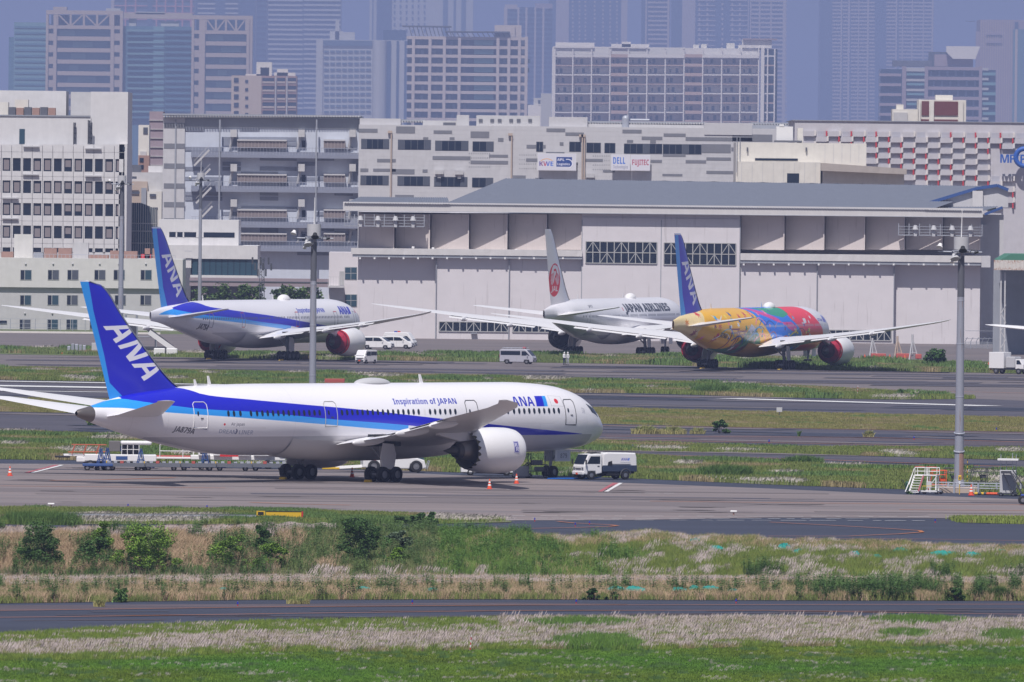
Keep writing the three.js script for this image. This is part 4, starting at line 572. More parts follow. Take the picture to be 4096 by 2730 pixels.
for (const [o, l] of [[n787, 'nearest blue-striped airliner'], [farL, 'airliner behind the lamp post'], [farP, 'many-coloured airliner']]) for (const s of [1, -1]) { const G = o === n787 ? S787.gear : S777.gear; chock(local(o.A, G.axles[0] - 1.05, 0.03, s * G.z), o.A.rotation.y, `yellow chock behind the ${s > 0 ? 'nearer' : 'farther'} main wheels of the ${l}`); }
// a wing that reaches in from an aircraft out of view
{ const p = at(4260, 1335, 1830), A = thing('aircraft_wing', 'white wing tip reaching in beside the rusty shed', 'airplane wing', V(p.x, 0, p.z)); mesh('wing', wingSkin([[2, 0, 9, 4.2, 0.6], [14, 6, 11, 5.2, 0.25], [15.6, 8.4, 11.3, 5.35, 0.05]], -1, (d) => -d * 0.25).rotateY(PI / 2 - 1.5708).translate(0, 0, 0).rotateY(PI / 2).translate(4, 0, 0), M.wingWhite, A); mb().rod([6, 0, -1], [6, 4.3, -1], 0.25).build('main_gear', M.gearGrey, A); }

// ------------------------------------------------------------ buildings: each stands at its distance; rectangles are measured on its front plane
function site(name, label, D, pxMid, category = 'building', group) {
  const far = D > 3200 ? 3.1 : 1; D *= far; const c = at(pxMid, 700, D), o = thing(name, label, category, V(c.x, 0, -D), 0, group); o.D = D; o.k = far;
  o.rect = ([x0, y0, x1, y1]) => { const ym = y1 === null ? y0 : (y0 + y1) / 2, xm = (x0 + x1) / 2, l = at(x0, ym, D).x - c.x, r = at(x1, ym, D).x - c.x, t = at(xm, y0, D).y, b = y1 === null ? -0.3 : at(xm, y1, D).y; return { x: (l + r) / 2, y: (t + b) / 2, w: Math.abs(r - l), h: t - b, l, r, t, b }; };
  return o;
}
function blk(o, name, m, r, z = 0, depth = 10, parent = o) { const q = o.rect(r); z *= o.k; depth *= o.k; return mb().box(q.x, q.y, z - depth / 2, q.w, q.h, depth).build(name, m, parent); }   // front face at z
function uvMetres(g) { const p = g.attributes.position, n = g.attributes.normal, u = g.attributes.uv; for (let i = 0; i < p.count; i++) Math.abs(n.getX(i)) > 0.7 ? u.setXY(i, p.getZ(i), p.getY(i)) : Math.abs(n.getY(i)) > 0.7 ? u.setXY(i, p.getX(i), p.getZ(i)) : u.setXY(i, p.getX(i), p.getY(i)); return g; }
{ const b0 = MB.prototype.build; MB.prototype.build = function (name, m, parent) { const o = b0.call(this, name, m, parent); if (m.map === grime || m.map === streaks) uvMetres(o.geometry); return o; }; }
const range = (a, s, n) => Array.from({ length: n }, (_, i) => a + s * i);
// --- distant towers
wall('towerPink', [0.50, 0.42, 0.40]); wall('towerWhite', [0.5, 0.49, 0.49]); mat('towerGlass', [0.04, 0.07, 0.13], 0.3); mat('towerGlass2', [0.08, 0.12, 0.18], 0.3); wall('towerMauve', [0.34, 0.27, 0.31]); mat('redFrame', [0.5, 0.2, 0.2], 0.7);
function tower(label, D, x0, x1, top, body, opts = {}) {
  D *= 1.12; const o = site('tower_block', label, D, (x0 + x1) / 2, 'building', 'distant tower blocks'); blk(o, 'wall', body, [x0, top, x1, null], 0, opts.depth ?? 45);
  const bottom = opts.bottom ?? 480;
  if (opts.step) for (let y = top + (opts.first ?? opts.step); y < bottom; y += opts.step) for (const [a, b] of opts.spans ?? [[x0, x1]]) blk(o, 'floor_band', opts.band ?? M.towerPink, [a, y, b, y + (opts.bh ?? opts.step * 0.38)], opts.proud ?? 0.9, 1.2);
  for (const [a, b, m] of opts.columns ?? []) blk(o, 'column', m ?? M.towerPink, [a, top, b, null], 1.4, 2);
  for (const [a, y0, b, y1, m, z] of opts.extra ?? []) blk(o, 'panel', m, [a, y0, b, y1], z ?? 1, 3);
  if (opts.dots) for (let y = top + 12; y < bottom; y += opts.dots[1]) for (const x of opts.dots[0]) blk(o, 'window', opts.dots[2] ?? M.towerPink, [x - 3.5, y, x + 3.5, y + opts.dots[1] * 0.45], 0.5, 1);
  return o;
}
tower('tower with red window frames, topmost behind the beige office block', 6000, 445, 776, -140, M.towerGlass2, { step: 27, bh: 4, band: M.redFrame, bottom: 90, columns: [[445, 458], [500, 506, M.redFrame], [540, 546, M.redFrame], [590, 610, M.towerGlass], [624, 630, M.redFrame], [660, 666, M.redFrame], [700, 706, M.redFrame], [728, 734, M.redFrame], [762, 770, M.redFrame]] });
tower('blue tower with short white floor bands next to the red-framed tower', 6300, 778, 1022, -140, M.towerGlass, { step: 19, bh: 6, band: M.towerWhite, bottom: 130, spans: [[790, 860], [900, 952]] });
tower('dark blue glass tower edge left of the striped tower', 6400, 1022, 1068, -140, M.towerGlass, { step: 22, bh: 5, band: M.towerGlass2, bottom: 260 });
tower('tall tower with close white floor stripes left of the white slab building', 6500, 1068, 1364, -140, M.towerGlass, { step: 19.6, bh: 7.5, band: M.towerWhite, bottom: 430, spans: [[1072, 1210], [1214, 1362]], columns: [] });
tower('pale tower with rows of windows and blue vertical slots behind the pergola-roofed flats', 7000, 1480, 1894, -140, M.towerWhite, { bottom: 150, dots: [range(1578, 24, 6), 24.5, M.towerGlass2], extra: [[1506, -140, 1566, 250, M.towerGlass, 1.2], [1772, -140, 1790, 250, M.towerGlass2, 1.2], [1814, -140, 1822, 250, M.towerGlass2, 1.2], [1845, -140, 1862, 250, M.towerGlass2, 1.2], [1488, -140, 1492, 250, M.towerGlass2, 1.2]] });
tower('slender tower with pale ribs and flat top beside the pergola-roofed flats', 6500, 2016, 2210, 29, M.towerGlass, { step: 19, bh: 6, band: M.towerGlass2, columns: [[2016, 2030], [2070, 2078], [2102, 2110], [2138, 2145], [2170, 2178]], extra: [[2020, 18, 2070, 36, M.towerPink], [2140, 14, 2210, 34, M.towerMauve]] });
tower('dark gridded tower with pink ends above the long flats, left of three', 7500, 2226, 2500, -140, M.towerGlass, { bottom: 250, columns: [[2226, 2278], [2487, 2512]], dots: [[2291, 2318, 2342, 2379, 2412, 2441, 2468], 16.5], extra: [[2194, -140, 2226, 300, M.towerGlass]] });
tower('narrow tower with even pale floor bands above the long flats', 7000, 2570, 2682, -140, M.towerGlass, { step: 18.3, bh: 7, bottom: 240, columns: [[2584, 2590], [2672, 2680]], spans: [[2592, 2670]] });
tower('broad tower with one pink flank above the long flats, beside the narrow banded tower', 7500, 2690, 3003, -140, M.towerGlass, { step: 20, bh: 4, bottom: 240, spans: [[2790, 2862], [2920, 2990]], columns: [[2731, 2784], [2994, 3003]], dots: [[2798, 2830, 2890, 2930, 2960], 20] });
tower('banded tower with a pale corner column at the end of the long flats', 7300, 3003, 3148, -140, M.towerGlass2, { step: 17.5, bh: 7.5, bottom: 500, columns: [[3003, 3008], [3038, 3044], [3084, 3090], [3134, 3147]] });
tower('twin-winged residential tower standing free against the sky, behind the white-roofed block', 8000, 3284, 3738, -140, M.towerGlass, { step: 14.7, bh: 6.5, bottom: 500, spans: [[3330, 3366], [3372, 3392], [3404, 3470], [3478, 3500], [3546, 3585], [3596, 3732]], columns: [[3366, 3372], [3395, 3403], [3472, 3479], [3436, 3440], [3586, 3592], [3612, 3616], [3650, 3655], [3695, 3699], [3730, 3737]] });
{ const o = tower('mauve office tower with close vertical ribs and a blue glass corner', 5200, 3922, 4260, 80, M.towerMauve, { extra: [[3906, 126, 3922, null, M.towerMauve, -2], [4054, 118, 4260, null, M.glassTeal, 1], [4060, 88, 4075, 118, M.towerGlass, 0.6], [4062, 118, 4072, null, M.tan, 1.6]] }); for (let i = 0; i < 14; i++) blk(o, 'rib', M.tan, [3926 + i * 9.4, 82, 3928.5 + i * 9.4, null], 0.5, 0.6); for (const [a, b, y] of [[3946, 4010, 132], [3946, 4010, 165]]) blk(o, 'louvre', M.towerMauve, [a, y, b, y + 8], 0.8, 1); }
// --- beige office block with open truss crown
{
  const o = site('office_block', 'beige framed office block with open roof trusses and glass centre', 4300, 560);
  wall('officeBeige', [0.46, 0.38, 0.34]); mat('officeGlass', [0.09, 0.18, 0.25], 0.2); mat('officeGlass2', [0.16, 0.28, 0.32], 0.25);
  blk(o, 'glass_wing', M.officeGlass2, [54, 89, 186, null], -3, 40); blk(o, 'glass_wing', M.officeGlass, [31, 147, 54, null], -6, 30); blk(o, 'glass_centre', M.officeGlass, [490, 105, 770, null], -4, 40); blk(o, 'glass_centre', M.officeGlass2, [612, 105, 656, null], -3, 3);
  for (let i = 0; i < 16; i++) { blk(o, 'floor_band', M.officeGlass, [56, 104 + i * 23, 184, 112 + i * 23], -2.7, 1); blk(o, 'floor_band', i % 2 ? M.officeGlass : M.officeGlass2, [506, 118 + i * 23.2, 655, 126 + i * 23.2], -2.5, 1); blk(o, 'floor_band', M.towerGlass, [660, 120 + i * 23.2, 764, 124 + i * 23.2], -3.4, 1); }
  for (const [x0, x1, top, c1, c2] of [[183, 491, 42, 228, 440], [766, 1010, 62, 822, 984]]) {
    const T = top + 16, dy = 46.5; blk(o, 'wall', M.officeGlass, [x0 + 4, top + 62, x1 - 4, null], -2, 36); blk(o, 'roof_beam', M.officeBeige, [x0, top, x1, T], 0, 6); blk(o, 'roof_beam', M.officeBeige, [x0, top + 60, x1, top + 74], 0, 6);
    for (const [a, b] of [[x0, x0 + 10], [x0 + 30, c1 - 2], [c2 + 2, c2 + 16], [x1 - 12, x1]]) blk(o, 'column', M.officeBeige, [a, T, b, null], 0.3, 5);
    const n = 4, w = (c2 - c1) / n; for (let i = 0; i <= n; i++) blk(o, 'truss_post', M.officeBeige, [c1 + i * w - 4, T, c1 + i * w + 4, top + 60], 0, 3);
    for (let i = 0; i < n; i++) { const q = o.rect([c1 + i * w + 4, T, c1 + (i + 1) * w - 4, top + 60]); const u = i % 2 === 0; mb().bar([q.l, u ? q.t : q.b, -1.5], [q.r, u ? q.b : q.t, -1.5], 2, 1.4).build('truss_brace', M.officeBeige, o); }
    blk(o, 'painted_eave_shade', M.towerGlass, [x0 + 14, T, x1 - 14, top + 60], -16, 2);
    for (let i = 0; i < 9; i++) { const y = top + 74 + i * dy; blk(o, 'spandrel', M.officeBeige, [c1, y + 30, c2, y + dy], 0.2, 3); for (const [a, b] of [[x0 + 10, x0 + 30], [c2 + 16, x1 - 12]]) { blk(o, 'spandrel', M.officeBeige, [a, y + 18, b, y + dy], 0.1, 3); } blk(o, 'blind', M.officeGlass2, [c1 + 8 + ((i * 53) % 60), y + 4, c1 + 70 + ((i * 71) % 100), y + 26], -1.7, 0.4); }
  }
  blk(o, 'roof_plant', M.officeBeige, [208, 26, 262, 42], -8, 8); blk(o, 'roof_plant', M.towerWhite, [420, 32, 478, 44], -8, 8); blk(o, 'roof_plant', M.towerWhite, [538, 46, 655, 56], -8, 8);
  blk(o, 'roof_beam', M.officeBeige, [491, 50, 766, 74], -8, 5); blk(o, 'roof_plant', M.towerWhite, [512, 72, 540, 105], -9, 5); blk(o, 'roof_plant', M.towerWhite, [640, 84, 712, 104], -9, 5);
}
// --- brown flats
{
  const o = site('brown_flats', 'small brown brick block of flats with white roof tanks above the grey depot', 3300, 1055, 'building'); blk(o, 'wall', M.brown, [925, 303, 1186, null], 0, 16); blk(o, 'wall', M.tan, [925, 303, 1046, null], 0.4, 3);
  for (let i = 0; i < 5; i++) { const y = 312 + i * 33; blk(o, 'window', M.glassDark, [935, y, 954, y + 18], 0.6, 0.6); blk(o, 'window', M.glassDark, [980, y + 8, 992, y + 19], 0.6, 0.6); for (const [a, b] of [[1049, 1096], [1108, 1140], [1151, 1183]]) { const w = blk(o, 'balcony', M.glassDark, [a, y, b, y + 18], 0.3, 0.6); blk(o, 'rail', M.tan, [a, y + 14, b, y + 21], 0.9, 0.2, w); } } for (const x of [1100, 1145]) blk(o, 'downpipe', M.towerWhite, [x, 306, x + 5, null], 1, 0.5);
  for (const [a, y, b] of [[1024, 248, 1086], [1040, 270, 1075], [1106, 276, 1150], [1095, 290, 1180], [980, 296, 1046]]) blk(o, 'roof_tank', M.beige, [a, y, b, 303], -3, 5);
}
// --- white slab building
{
  const o = site('white_slab_building', 'pale grey slab building with a rounded white corner beside the striped tower', 5600, 1450); blk(o, 'wall', M.towerWhite, [1265, 160, 1632, null], 0, 40); blk(o, 'painted_eave_shade', M.towerGlass2, [1292, 162, 1488, 184], 0.8, 1);
  for (let i = 0; i < 11; i++) for (let k = 0; k < 8; k++) blk(o, 'window', M.towerGlass2, [1296 + k * 24, 202 + i * 24.2, 1315 + k * 24, 210 + i * 24.2], 0.6, 1.2);
  { const q = o.rect([1490, 162, 1546, null]); mesh('corner_column', std(new THREE.CylinderGeometry(q.w / 2, q.w / 2, q.h, 24)).translate(q.x, q.y, 0), M.towerWhite, o); } blk(o, 'column', M.towerWhite, [1265, 156, 1292, null], 1.5, 4);
  for (const [a, b] of [[1547, 1564], [1586, 1596], [1618, 1632]]) blk(o, 'glass_slot', M.towerGlass, [a, 164, b, null], 0.8, 1.5);
  for (const [a, y, b] of [[1318, 124, 1372], [1340, 80, 1356], [1372, 128, 1418]]) blk(o, 'roof_plant', M.towerWhite, [a, y, b, 160], -6, 8);
  blk(o, 'wall', M.towerGlass, [1530, 118, 1622, 240], -20, 10);
}
// --- flats with pergola roof
{
  const o = site('framed_flats', 'flats with pale concrete frame, balconies and dark roof pergolas', 4000, 1865); mat('flatGlass', [0.03, 0.055, 0.10], 0.2); mat('flatTeal', [0.16, 0.30, 0.34], 0.2); wall('flatFrame', [0.56, 0.48, 0.45]);
  blk(o, 'wall', M.flatGlass, [1630, 150, 2110, null], -1.4, 22); const cols = [1654, 1720, 1778, 1838, 1992, 2036, 2078, 2106];
  for (let i = 0; i < 10; i++) { const y = 147 + i * 36.2; blk(o, 'floor_slab', M.flatFrame, [1626, y, 2110, y + 12], 0.4, 3); blk(o, 'balcony_panel', M.flatTeal, [1896, y + 14 + (i > 6 ? 20 : 0), 1974, y + 33], -0.6, 0.5); for (let k = 0; k < 7; k++) blk(o, 'curtain', k % 2 ? M.glassGrey : M.towerGlass2, [cols[k] + 12 + (i * 17 + k * 5) % 22, y + 16, cols[k] + 24 + (i * 17 + k * 5) % 22, y + 34], -1.2, 0.3); blk(o, 'balcony', M.glassGrey, [2084, y + 14, 2100, y + 34], 0.5, 0.5); }
  for (const x of cols) blk(o, 'column', M.flatFrame, [x - 6, 147, x + 6, null], 0.9, 2);
  blk(o, 'pergola_roof', M.steelDark, [1608, 103, 1806, 108], 2, 14); blk(o, 'pergola_roof', M.steelDark, [1780, 125, 2040, 130], 2, 14);
  for (const [a, b, y0, n] of [[1642, 1800, 107, 11], [1792, 2034, 129, 13]]) for (let i = 0; i < n; i++) { const x = mix(a, b, i / (n - 1)), q = o.rect([x - 6, y0, x + 6, 147]); mb().bar([q.l, q.t, 0.5], [q.r, q.b, 0.5], 0.7).build('pergola_post', M.steelDark, o); }
  blk(o, 'roof_house', M.flatFrame, [1978, 100, 2060, 147], -5, 8); blk(o, 'roof_house', M.flatFrame, [2040, 100, 2086, 150], -6, 8);
}
// --- long flats with white grid
{
  const o = site('long_flats', 'long block of flats with white balcony grid behind the logistics depot', 3700, 2660); wall('gridWhite', [0.76, 0.72, 0.70]); mat('loggia', [0.62, 0.6, 0.59], 0.7); wall('brickPink', [0.5, 0.36, 0.31]);
  blk(o, 'wall', M.loggia, [2212, 190, 3040, null], -2.6, 14); blk(o, 'wall', M.flatGlass, [3052, 196, 3112, null], -3, 12);
  const xs = [2216, 2292, 2367, 2441, 2514, 2589, 2662, 2737, 2812, 2888, 2962, 3036, 3052, 3072, 3100];
  for (const x of xs) blk(o, 'column', M.gridWhite, [x - (x === 2216 || x === 3052 ? 7 : 2.6), x > 3060 ? 196 : 190, x + (x === 2216 || x === 3052 ? 7 : 2.6), null], 0.4, 2.4);
  for (let i = 0; i < 9; i++) { const y = 222 + i * 37.6, thick = i % 2 === 0; for (let k = 0; k < 11; k++) { const a = xs[k] + 2.6, b = xs[k + 1] - 2.6; const pink = k === 3 || k === 7; blk(o, 'balcony_front', pink ? M.brickPink : thick ? M.gridWhite : M.brickPink, [a, y - (pink ? 5 : 0), b, y + (thick ? 5 : 4) + (pink ? 3 : 0)], 0.2 + (thick ? 0.25 : 0), 2.7); const w = (i * 7 + k * 13) % 30; blk(o, 'window', M.towerGlass, [a + 14 + w, y + 14, a + 25 + w, y + 32], -2.5, 0.5); blk(o, 'window', M.glassGrey, [a + 4 + w * 0.4, y + 17, a + 10 + w * 0.4, y + 31], -2.5, 0.5); } for (const [a, b] of [[3059, 3070], [3074, 3098]]) blk(o, 'balcony_front', thick ? M.gridWhite : M.brickPink, [a, y, b, y + 5], 0.3, 0.6); }
  blk(o, 'roof_beam', M.gridWhite, [2216, 188, 2740, 193], 0.6, 1.2); blk(o, 'roof_beam', M.gridWhite, [2514, 217, 2737, 231], 0.7, 1.2); blk(o, 'roof_beam', M.gridWhite, [2812, 220, 3036, 232], 0.7, 1.2);
  for (const [a, y, b] of [[2222, 170, 2378], [2446, 176, 2598], [2488, 167, 2524], [2970, 158, 3088]]) blk(o, 'roof_house', M.gridWhite, [a, y, b, 192], -2, 8); for (const [a, y, b] of [[2774, 178, 2797], [2806, 176, 2828], [2908, 172, 2940], [2955, 180, 2986]]) blk(o, 'roof_tank', M.beige, [a, y, b, 215], -4, 4);
  blk(o, 'roof_slab', M.towerMauve, [2972, 154, 3110, 159], -1, 10); blk(o, 'wall', M.loggia, [3036, 186, 3066, 200], -3, 4);
}
{ const o = site('white_house', 'low white building between the framed flats and the long flats', 3550, 2150); blk(o, 'wall', M.gridWhite, [2112, 420, 2170, null], 0, 10); blk(o, 'wall', M.towerWhite, [2164, 374, 2206, null], 1, 10); blk(o, 'wall', M.towerWhite, [2135, 392, 2166, null], -2, 6); blk(o, 'window', M.glassGrey, [2152, 400, 2162, 416], 0.3, 0.4); }
// --- banded block with a slanted white roof
{
  const o = site('banded_block', 'dark banded office block with a slanted white roof house', 4200, 3750); blk(o, 'wall', M.flatGlass, [3524, 278, 3985, null], -1, 22);
  for (let i = 0; i < 7; i++) { const y = 268 + i * 39.6; blk(o, 'floor_band', M.towerMauve, [3714, y, 3920, y + 13], 0.3, 2); blk(o, 'floor_band', M.towerMauve, [3518, y + 26, 3606, y + 37], 0.3, 2); blk(o, 'floor_band', M.towerWhite, [3626, y + 2 + (i ? 6 : 0), 3700, y + (i ? 18 : 18)], 0.4, 2); blk(o, 'balcony_panel', M.flatTeal, [3628, y + 22, 3700, y + 34], 0, 1); blk(o, 'floor_band', M.towerWhite, [3930, y + 4, 3955, y + 14], 0.4, 2); blk(o, 'balcony_panel', M.flatTeal, [3932, y + 22, 3984, y + 34], 0, 1); for (let k = 0; k < 6; k++) blk(o, 'curtain', M.towerGlass2, [3722 + k * 33 + (i * 11) % 14, y + 16, 3730 + k * 33 + (i * 11) % 14, y + 36], -0.8, 0.3); }
  for (const [a, b] of [[3610, 3626], [3700, 3714], [3918, 3930]]) blk(o, 'column', M.towerMauve, [a, 266, b, null], 0.8, 3);
  blk(o, 'painted_eave_shade', M.steelDark, [3574, 242, 3730, 266], -3, 8); blk(o, 'roof_house', M.glassGrey, [3718, 207, 3820, 266], -4, 8); blk(o, 'roof_house', M.towerMauve, [3740, 218, 3895, 266], -3, 8);
  { const q = o.rect([3786, 185, 3922, 236]); mb().ext([[q.l, q.t], [q.r, q.t], [q.r - q.w * 0.14, q.b], [q.l + q.w * 0.2, q.b], [q.l, q.b + q.h * 0.55]], 8, 0, Tr(0, 0, -4)).build('slanted_roof', M.gridWhite, o); }
}
{ const o = site('brown_panel_building', 'cream building with maroon wall panels poking above the red-finned depot', 2900, 3720); wall('maroon', [0.16, 0.05, 0.055]); blk(o, 'wall', M.beige, [3676, 400, 3866, null], 0, 14); blk(o, 'panel', M.maroon, [3688, 405, 3717, 462], 0.25, 0.6); blk(o, 'panel', M.maroon, [3738, 406, 3833, 462], 0.25, 0.6); blk(o, 'panel', M.maroon, [3686, 478, 3832, 492], 0.25, 0.6); for (const [a, b] of [[3676, 3684], [3718, 3737], [3836, 3855]]) blk(o, 'column', M.beige, [a, 402, b, null], 0.7, 1); blk(o, 'roof_tank', M.beige, [3746, 380, 3814, 402], -3, 6); blk(o, 'wall', M.beige, [3571, 437, 3674, null], -1, 10); blk(o, 'wall', M.paleGrey, [3576, 450, 3632, null], -0.6, 2); blk(o, 'roof_house', M.beige, [3588, 418, 3616, 440], -2, 5); }
// --- small blocks seen in the gap left of the depot
{ const o = site('dark_flats', 'narrow dark purple flats with thin white floor lines beside the depot', 3000, 622); blk(o, 'wall', M.towerMauve, [597, 446, 652, null], 0, 14); for (let i = 0; i < 7; i++) blk(o, 'floor_band', M.towerWhite, [595, 480 + i * 36, 654, 483 + i * 36], 0.3, 0.6); }
{ const o = site('cream_house', 'narrow cream house standing before the dark purple flats', 2950, 575); blk(o, 'wall', M.beige, [553, 500, 596, null], 0, 10); blk(o, 'window', M.glassGrey, [572, 510, 590, 536], 0.2, 0.4); blk(o, 'wall', M.brown, [553, 622, 597, null], 1, 8); for (const y of [632, 660]) blk(o, 'window', M.glassDark, [558, y, 574, y + 16], 1.2, 0.4); blk(o, 'roof_tank', M.paleGrey, [560, 606, 584, 622], 0.5, 3); }
{ const o = site('low_shed', 'low grey and white flat-roofed shed in the gap before the depot', 2750, 575); blk(o, 'wall', M.paleGrey, [505, 690, 652, null], 0, 20); blk(o, 'wall', M.tan, [508, 726, 590, null], 2, 8); blk(o, 'wall', M.office, [590, 664, 648, 690], -4, 8); blk(o, 'wall', M.steel, [566, 752, 586, null], 3, 3); blk(o, 'wall', M.beige, [590, 766, 648, null], 4, 6); for (const [a, b, y] of [[510, 560, 766], [600, 625, 776], [515, 548, 706]]) blk(o, 'window', M.glassGrey, [a, y, b, y + 10], 4.4, 0.5); blk(o, 'roof_plant', M.steelDark, [512, 660, 560, 690], -2, 6); }

// --- the grey panelled logistics depot
{
  const D = 2640, o = site('logistics_depot', 'long pale logistics depot clad in grey panels with dark window bands', D, 2000); const r = rng(31);
  blk(o, 'wall', M.panelLight, [1435, 508, 3330, null], 0, 60); wall('panelLightShade', [0.60, 0.64, 0.74]); wall('panelDarkShade', [0.25, 0.27, 0.34]); blk(o, 'wall', M.panelLightShade, [652, 470, 1440, null], -9, 60);  // recessed part repeats the cladding in bluish tones that paint in its shade
  // projecting left corner and stair towers
  blk(o, 'wall', M.panelLight, [648, 470, 735, null], -8.5, 5);
  const roof = (x0, x1, y, z) => { const w = blk(o, 'roof', M.steel, [x0, y - 7, x1, y], z, 55); for (let x = x0 + 4; x < x1; x += 11) blk(o, 'roof_rib', M.paleGrey, [x, y - 2, x + 5, y + 5], z + 0.25, 0.5, w); };
  roof(645, 1440, 464, -7.3); roof(1600, 1700, 484, -14); roof(2345, 2830, 492, -14); roof(3010, 3185, 496, -12);
  blk(o, 'painted_eave_shade', M.steel, [668, 470, 1436, 512], -8.8, 1); blk(o, 'roof_house', M.panelLight, [1438, 474, 1602, 506], -1, 20); blk(o, 'roof_house', M.panelLight, [2196, 468, 2350, 510], -1, 20); blk(o, 'roof_house', M.panelLight, [2818, 492, 3010, 540], 0.2, 20); blk(o, 'roof_house', M.paleGrey, [1905, 462, 2160, 508], -4, 16); blk(o, 'roof_house', M.paleGrey, [1826, 460, 1876, 508], -3, 10); blk(o, 'roof_house', M.paleGrey, [1690, 482, 1826, 508], -6, 10); blk(o, 'roof_house', M.paleGrey, [2350, 498, 2818, 518], -8, 10); blk(o, 'roof_house', M.steel, [3000, 500, 3190, 580], -6, 10);  // dark strip below the left roof paints in the shadow of the overhang
  for (let i = 0; i < 6; i++) blk(o, 'louvre', M.steelDark, [1915 + i * 38 + (i % 2) * 8, 476, 1930 + i * 38 + (i % 2) * 8, 488], -3.8, 0.4); blk(o, 'louvre', M.steelDark, [1772, 490, 1822, 506], -5.8, 0.4);
  { const q = o.rect([2500, 476, 2544, 512]); mb().add(new THREE.CylinderGeometry(q.w / 3, q.w / 3, q.h, 14), Tr(q.x - 1, q.y, -2)).add(new THREE.SphereGeometry(q.w / 3, 12, 8), Tr(q.x - 1, q.y + q.h / 2, -2)).rod([q.x, q.y + q.h * 0.4, -2], [q.x + 4, q.y + q.h * 0.4, -2], 0.25).build('roof_tank', M.galv, o); }
  // window bands: frame with panes
  const bandWin = (x0, x1, y0, y1, n) => { const w = blk(o, 'window', M.steelDark, [x0, y0, x1, y1], 0.03, 0.3); for (let i = 0; i < n; i++) blk(o, 'pane', (i * 5 + n) % 4 === 1 ? M.glassGrey : M.glassDark, [mix(x0 + 1, x1, i / n), y0 + 2, mix(x0, x1 - 1, (i + 1) / n) - 1.2, y1 - 2], 0.07, 0.1, w); };
  for (const [a, b, y] of [[1444, 1557, 556], [1591, 1724, 559], [1740, 1874, 563], [1890, 1975, 566], [2145, 2173, 567], [2277, 2325, 567], [2346, 2404, 571], [2418, 2462, 572], [2496, 2650, 575], [2652, 2807, 577]]) bandWin(a, b, y, y + 41, Math.max(2, Math.round((b - a) / 25)));
  for (const [a, b, y] of [[1441, 1555, 702], [1589, 1720, 705], [1736, 1870, 708], [1888, 1973, 711]]) bandWin(a, b, y, y + 40, Math.round((b - a) / 25));
  // dark cladding panels
  const pan = (x0, y0, x1, y1, z = 0.06) => blk(o, 'panel', z < -8.5 ? M.panelDarkShade : M.panelDark, [x0, y0, x1, y1], z, 0.12);
  for (const q of [[1434, 515, 1510, 530], [1584, 506, 1660, 533], [1734, 522, 1808, 535], [1882, 526, 1957, 552], [1692, 549, 1713, 559], [1798, 549, 1818, 560], [1508, 636, 1583, 649], [1730, 625, 1882, 640], [1956, 619, 2032, 630], [1882, 643, 2032, 657], [1441, 674, 1473, 688], [1492, 675, 1583, 687], [1567, 677, 1658, 697], [1690, 678, 1710, 691], [1992, 552, 2014, 567], [1580, 780, 1655, 792], [2186, 514, 2261, 528], [2262, 530, 2336, 543], [2106, 580, 2183, 594], [2239, 569, 2254, 583], [2184, 608, 2258, 615], [2104, 634, 2150, 647], [2490, 519, 2567, 533], [2567, 547, 2650, 560], [2655, 534, 2743, 547], [2743, 550, 3010, 564], [2822, 510, 2927, 522], [2508, 560, 2533, 571], [2601, 560, 2624, 573], [2336, 636, 2412, 647], [2602, 640, 2648, 651], [2652, 615, 2743, 627], [2743, 641, 2825, 653], [2826, 630, 2924, 642], [2807, 577, 2924, 612], [2826, 684, 2936, 696], [2052, 702, 2103, 716], [2412, 680, 2460, 690], [2926, 590, 2938, 605], [2300, 650, 2312, 660], [2650, 696, 2730, 705], [2140, 712, 2170, 722], [2930, 538, 3090, 566]]) pan(...q);
  for (let i = 0; i < 64; i++) { const k = Math.floor(r() * 10), x = 735 + k * 75, y = 508 + Math.floor(r() * 26) * 20; pan(x, y, Math.min(1434, x + 74 * (r() < 0.2 ? 2 : 1)), y + (r() < 0.25 ? 36 : 15), -8.93 + i * 0.002); }
  for (const y of [478, 560, 640, 720, 795, 860]) pan(650, y + 14, 734, y + 34, -8.43);
  // joints between cladding panels
  for (let x = 1510; x < 3000; x += 75) blk(o, 'joint', M.paleGrey, [x, 512, x + 0.8, null], 0.015, 0.03); for (let y = 524; y < 780; y += 18) blk(o, 'joint', M.paleGrey, [1438, y, 3000, y + 0.5], 0.012, 0.024);
  wall('walkGrey', [0.42, 0.44, 0.52]); wall('walkDark', [0.26, 0.28, 0.36]); wall('rackBrown', [0.25, 0.21, 0.22]); wall('rackPost', [0.36, 0.31, 0.3]);
  // walkways across the recessed part, with railings, plant and stair shafts
  for (const [y, z0] of [[590, 0], [728, 0], [870, 0], [965, 0]]) {
    blk(o, 'walkway', M.walkDark, [760, y + 30, 1434, y + 42], -6.6, 2.4); const rl = blk(o, 'railing', M.walkGrey, [760, y, 1434, y + 2], -6.7, 0.15);
    for (let x = 764; x < 1432; x += 13) blk(o, 'railing_post', M.walkGrey, [x, y, x + 1.6, y + 31], -6.7, 0.12, rl); blk(o, 'railing_panel', M.walkDark, [760, y + 18, 1434, y + 30], -6.9, 0.06, rl);
    for (const [a, b] of [[945, 1144], [1292, 1378]]) { const p = blk(o, 'plant_rack', M.rackBrown, [a, y - 26, b, y + 2], -7.4, 1.5); for (let k = 0; k < (b - a) / 14; k++) blk(o, 'rack_post', M.rackPost, [a + k * 14, y - 22, a + k * 14 + 3, y + 2], -7.2, 0.4, p); blk(o, 'rack_top', M.paleGrey, [a, y - 32, b, y - 26], -7.1, 1.8, p); }
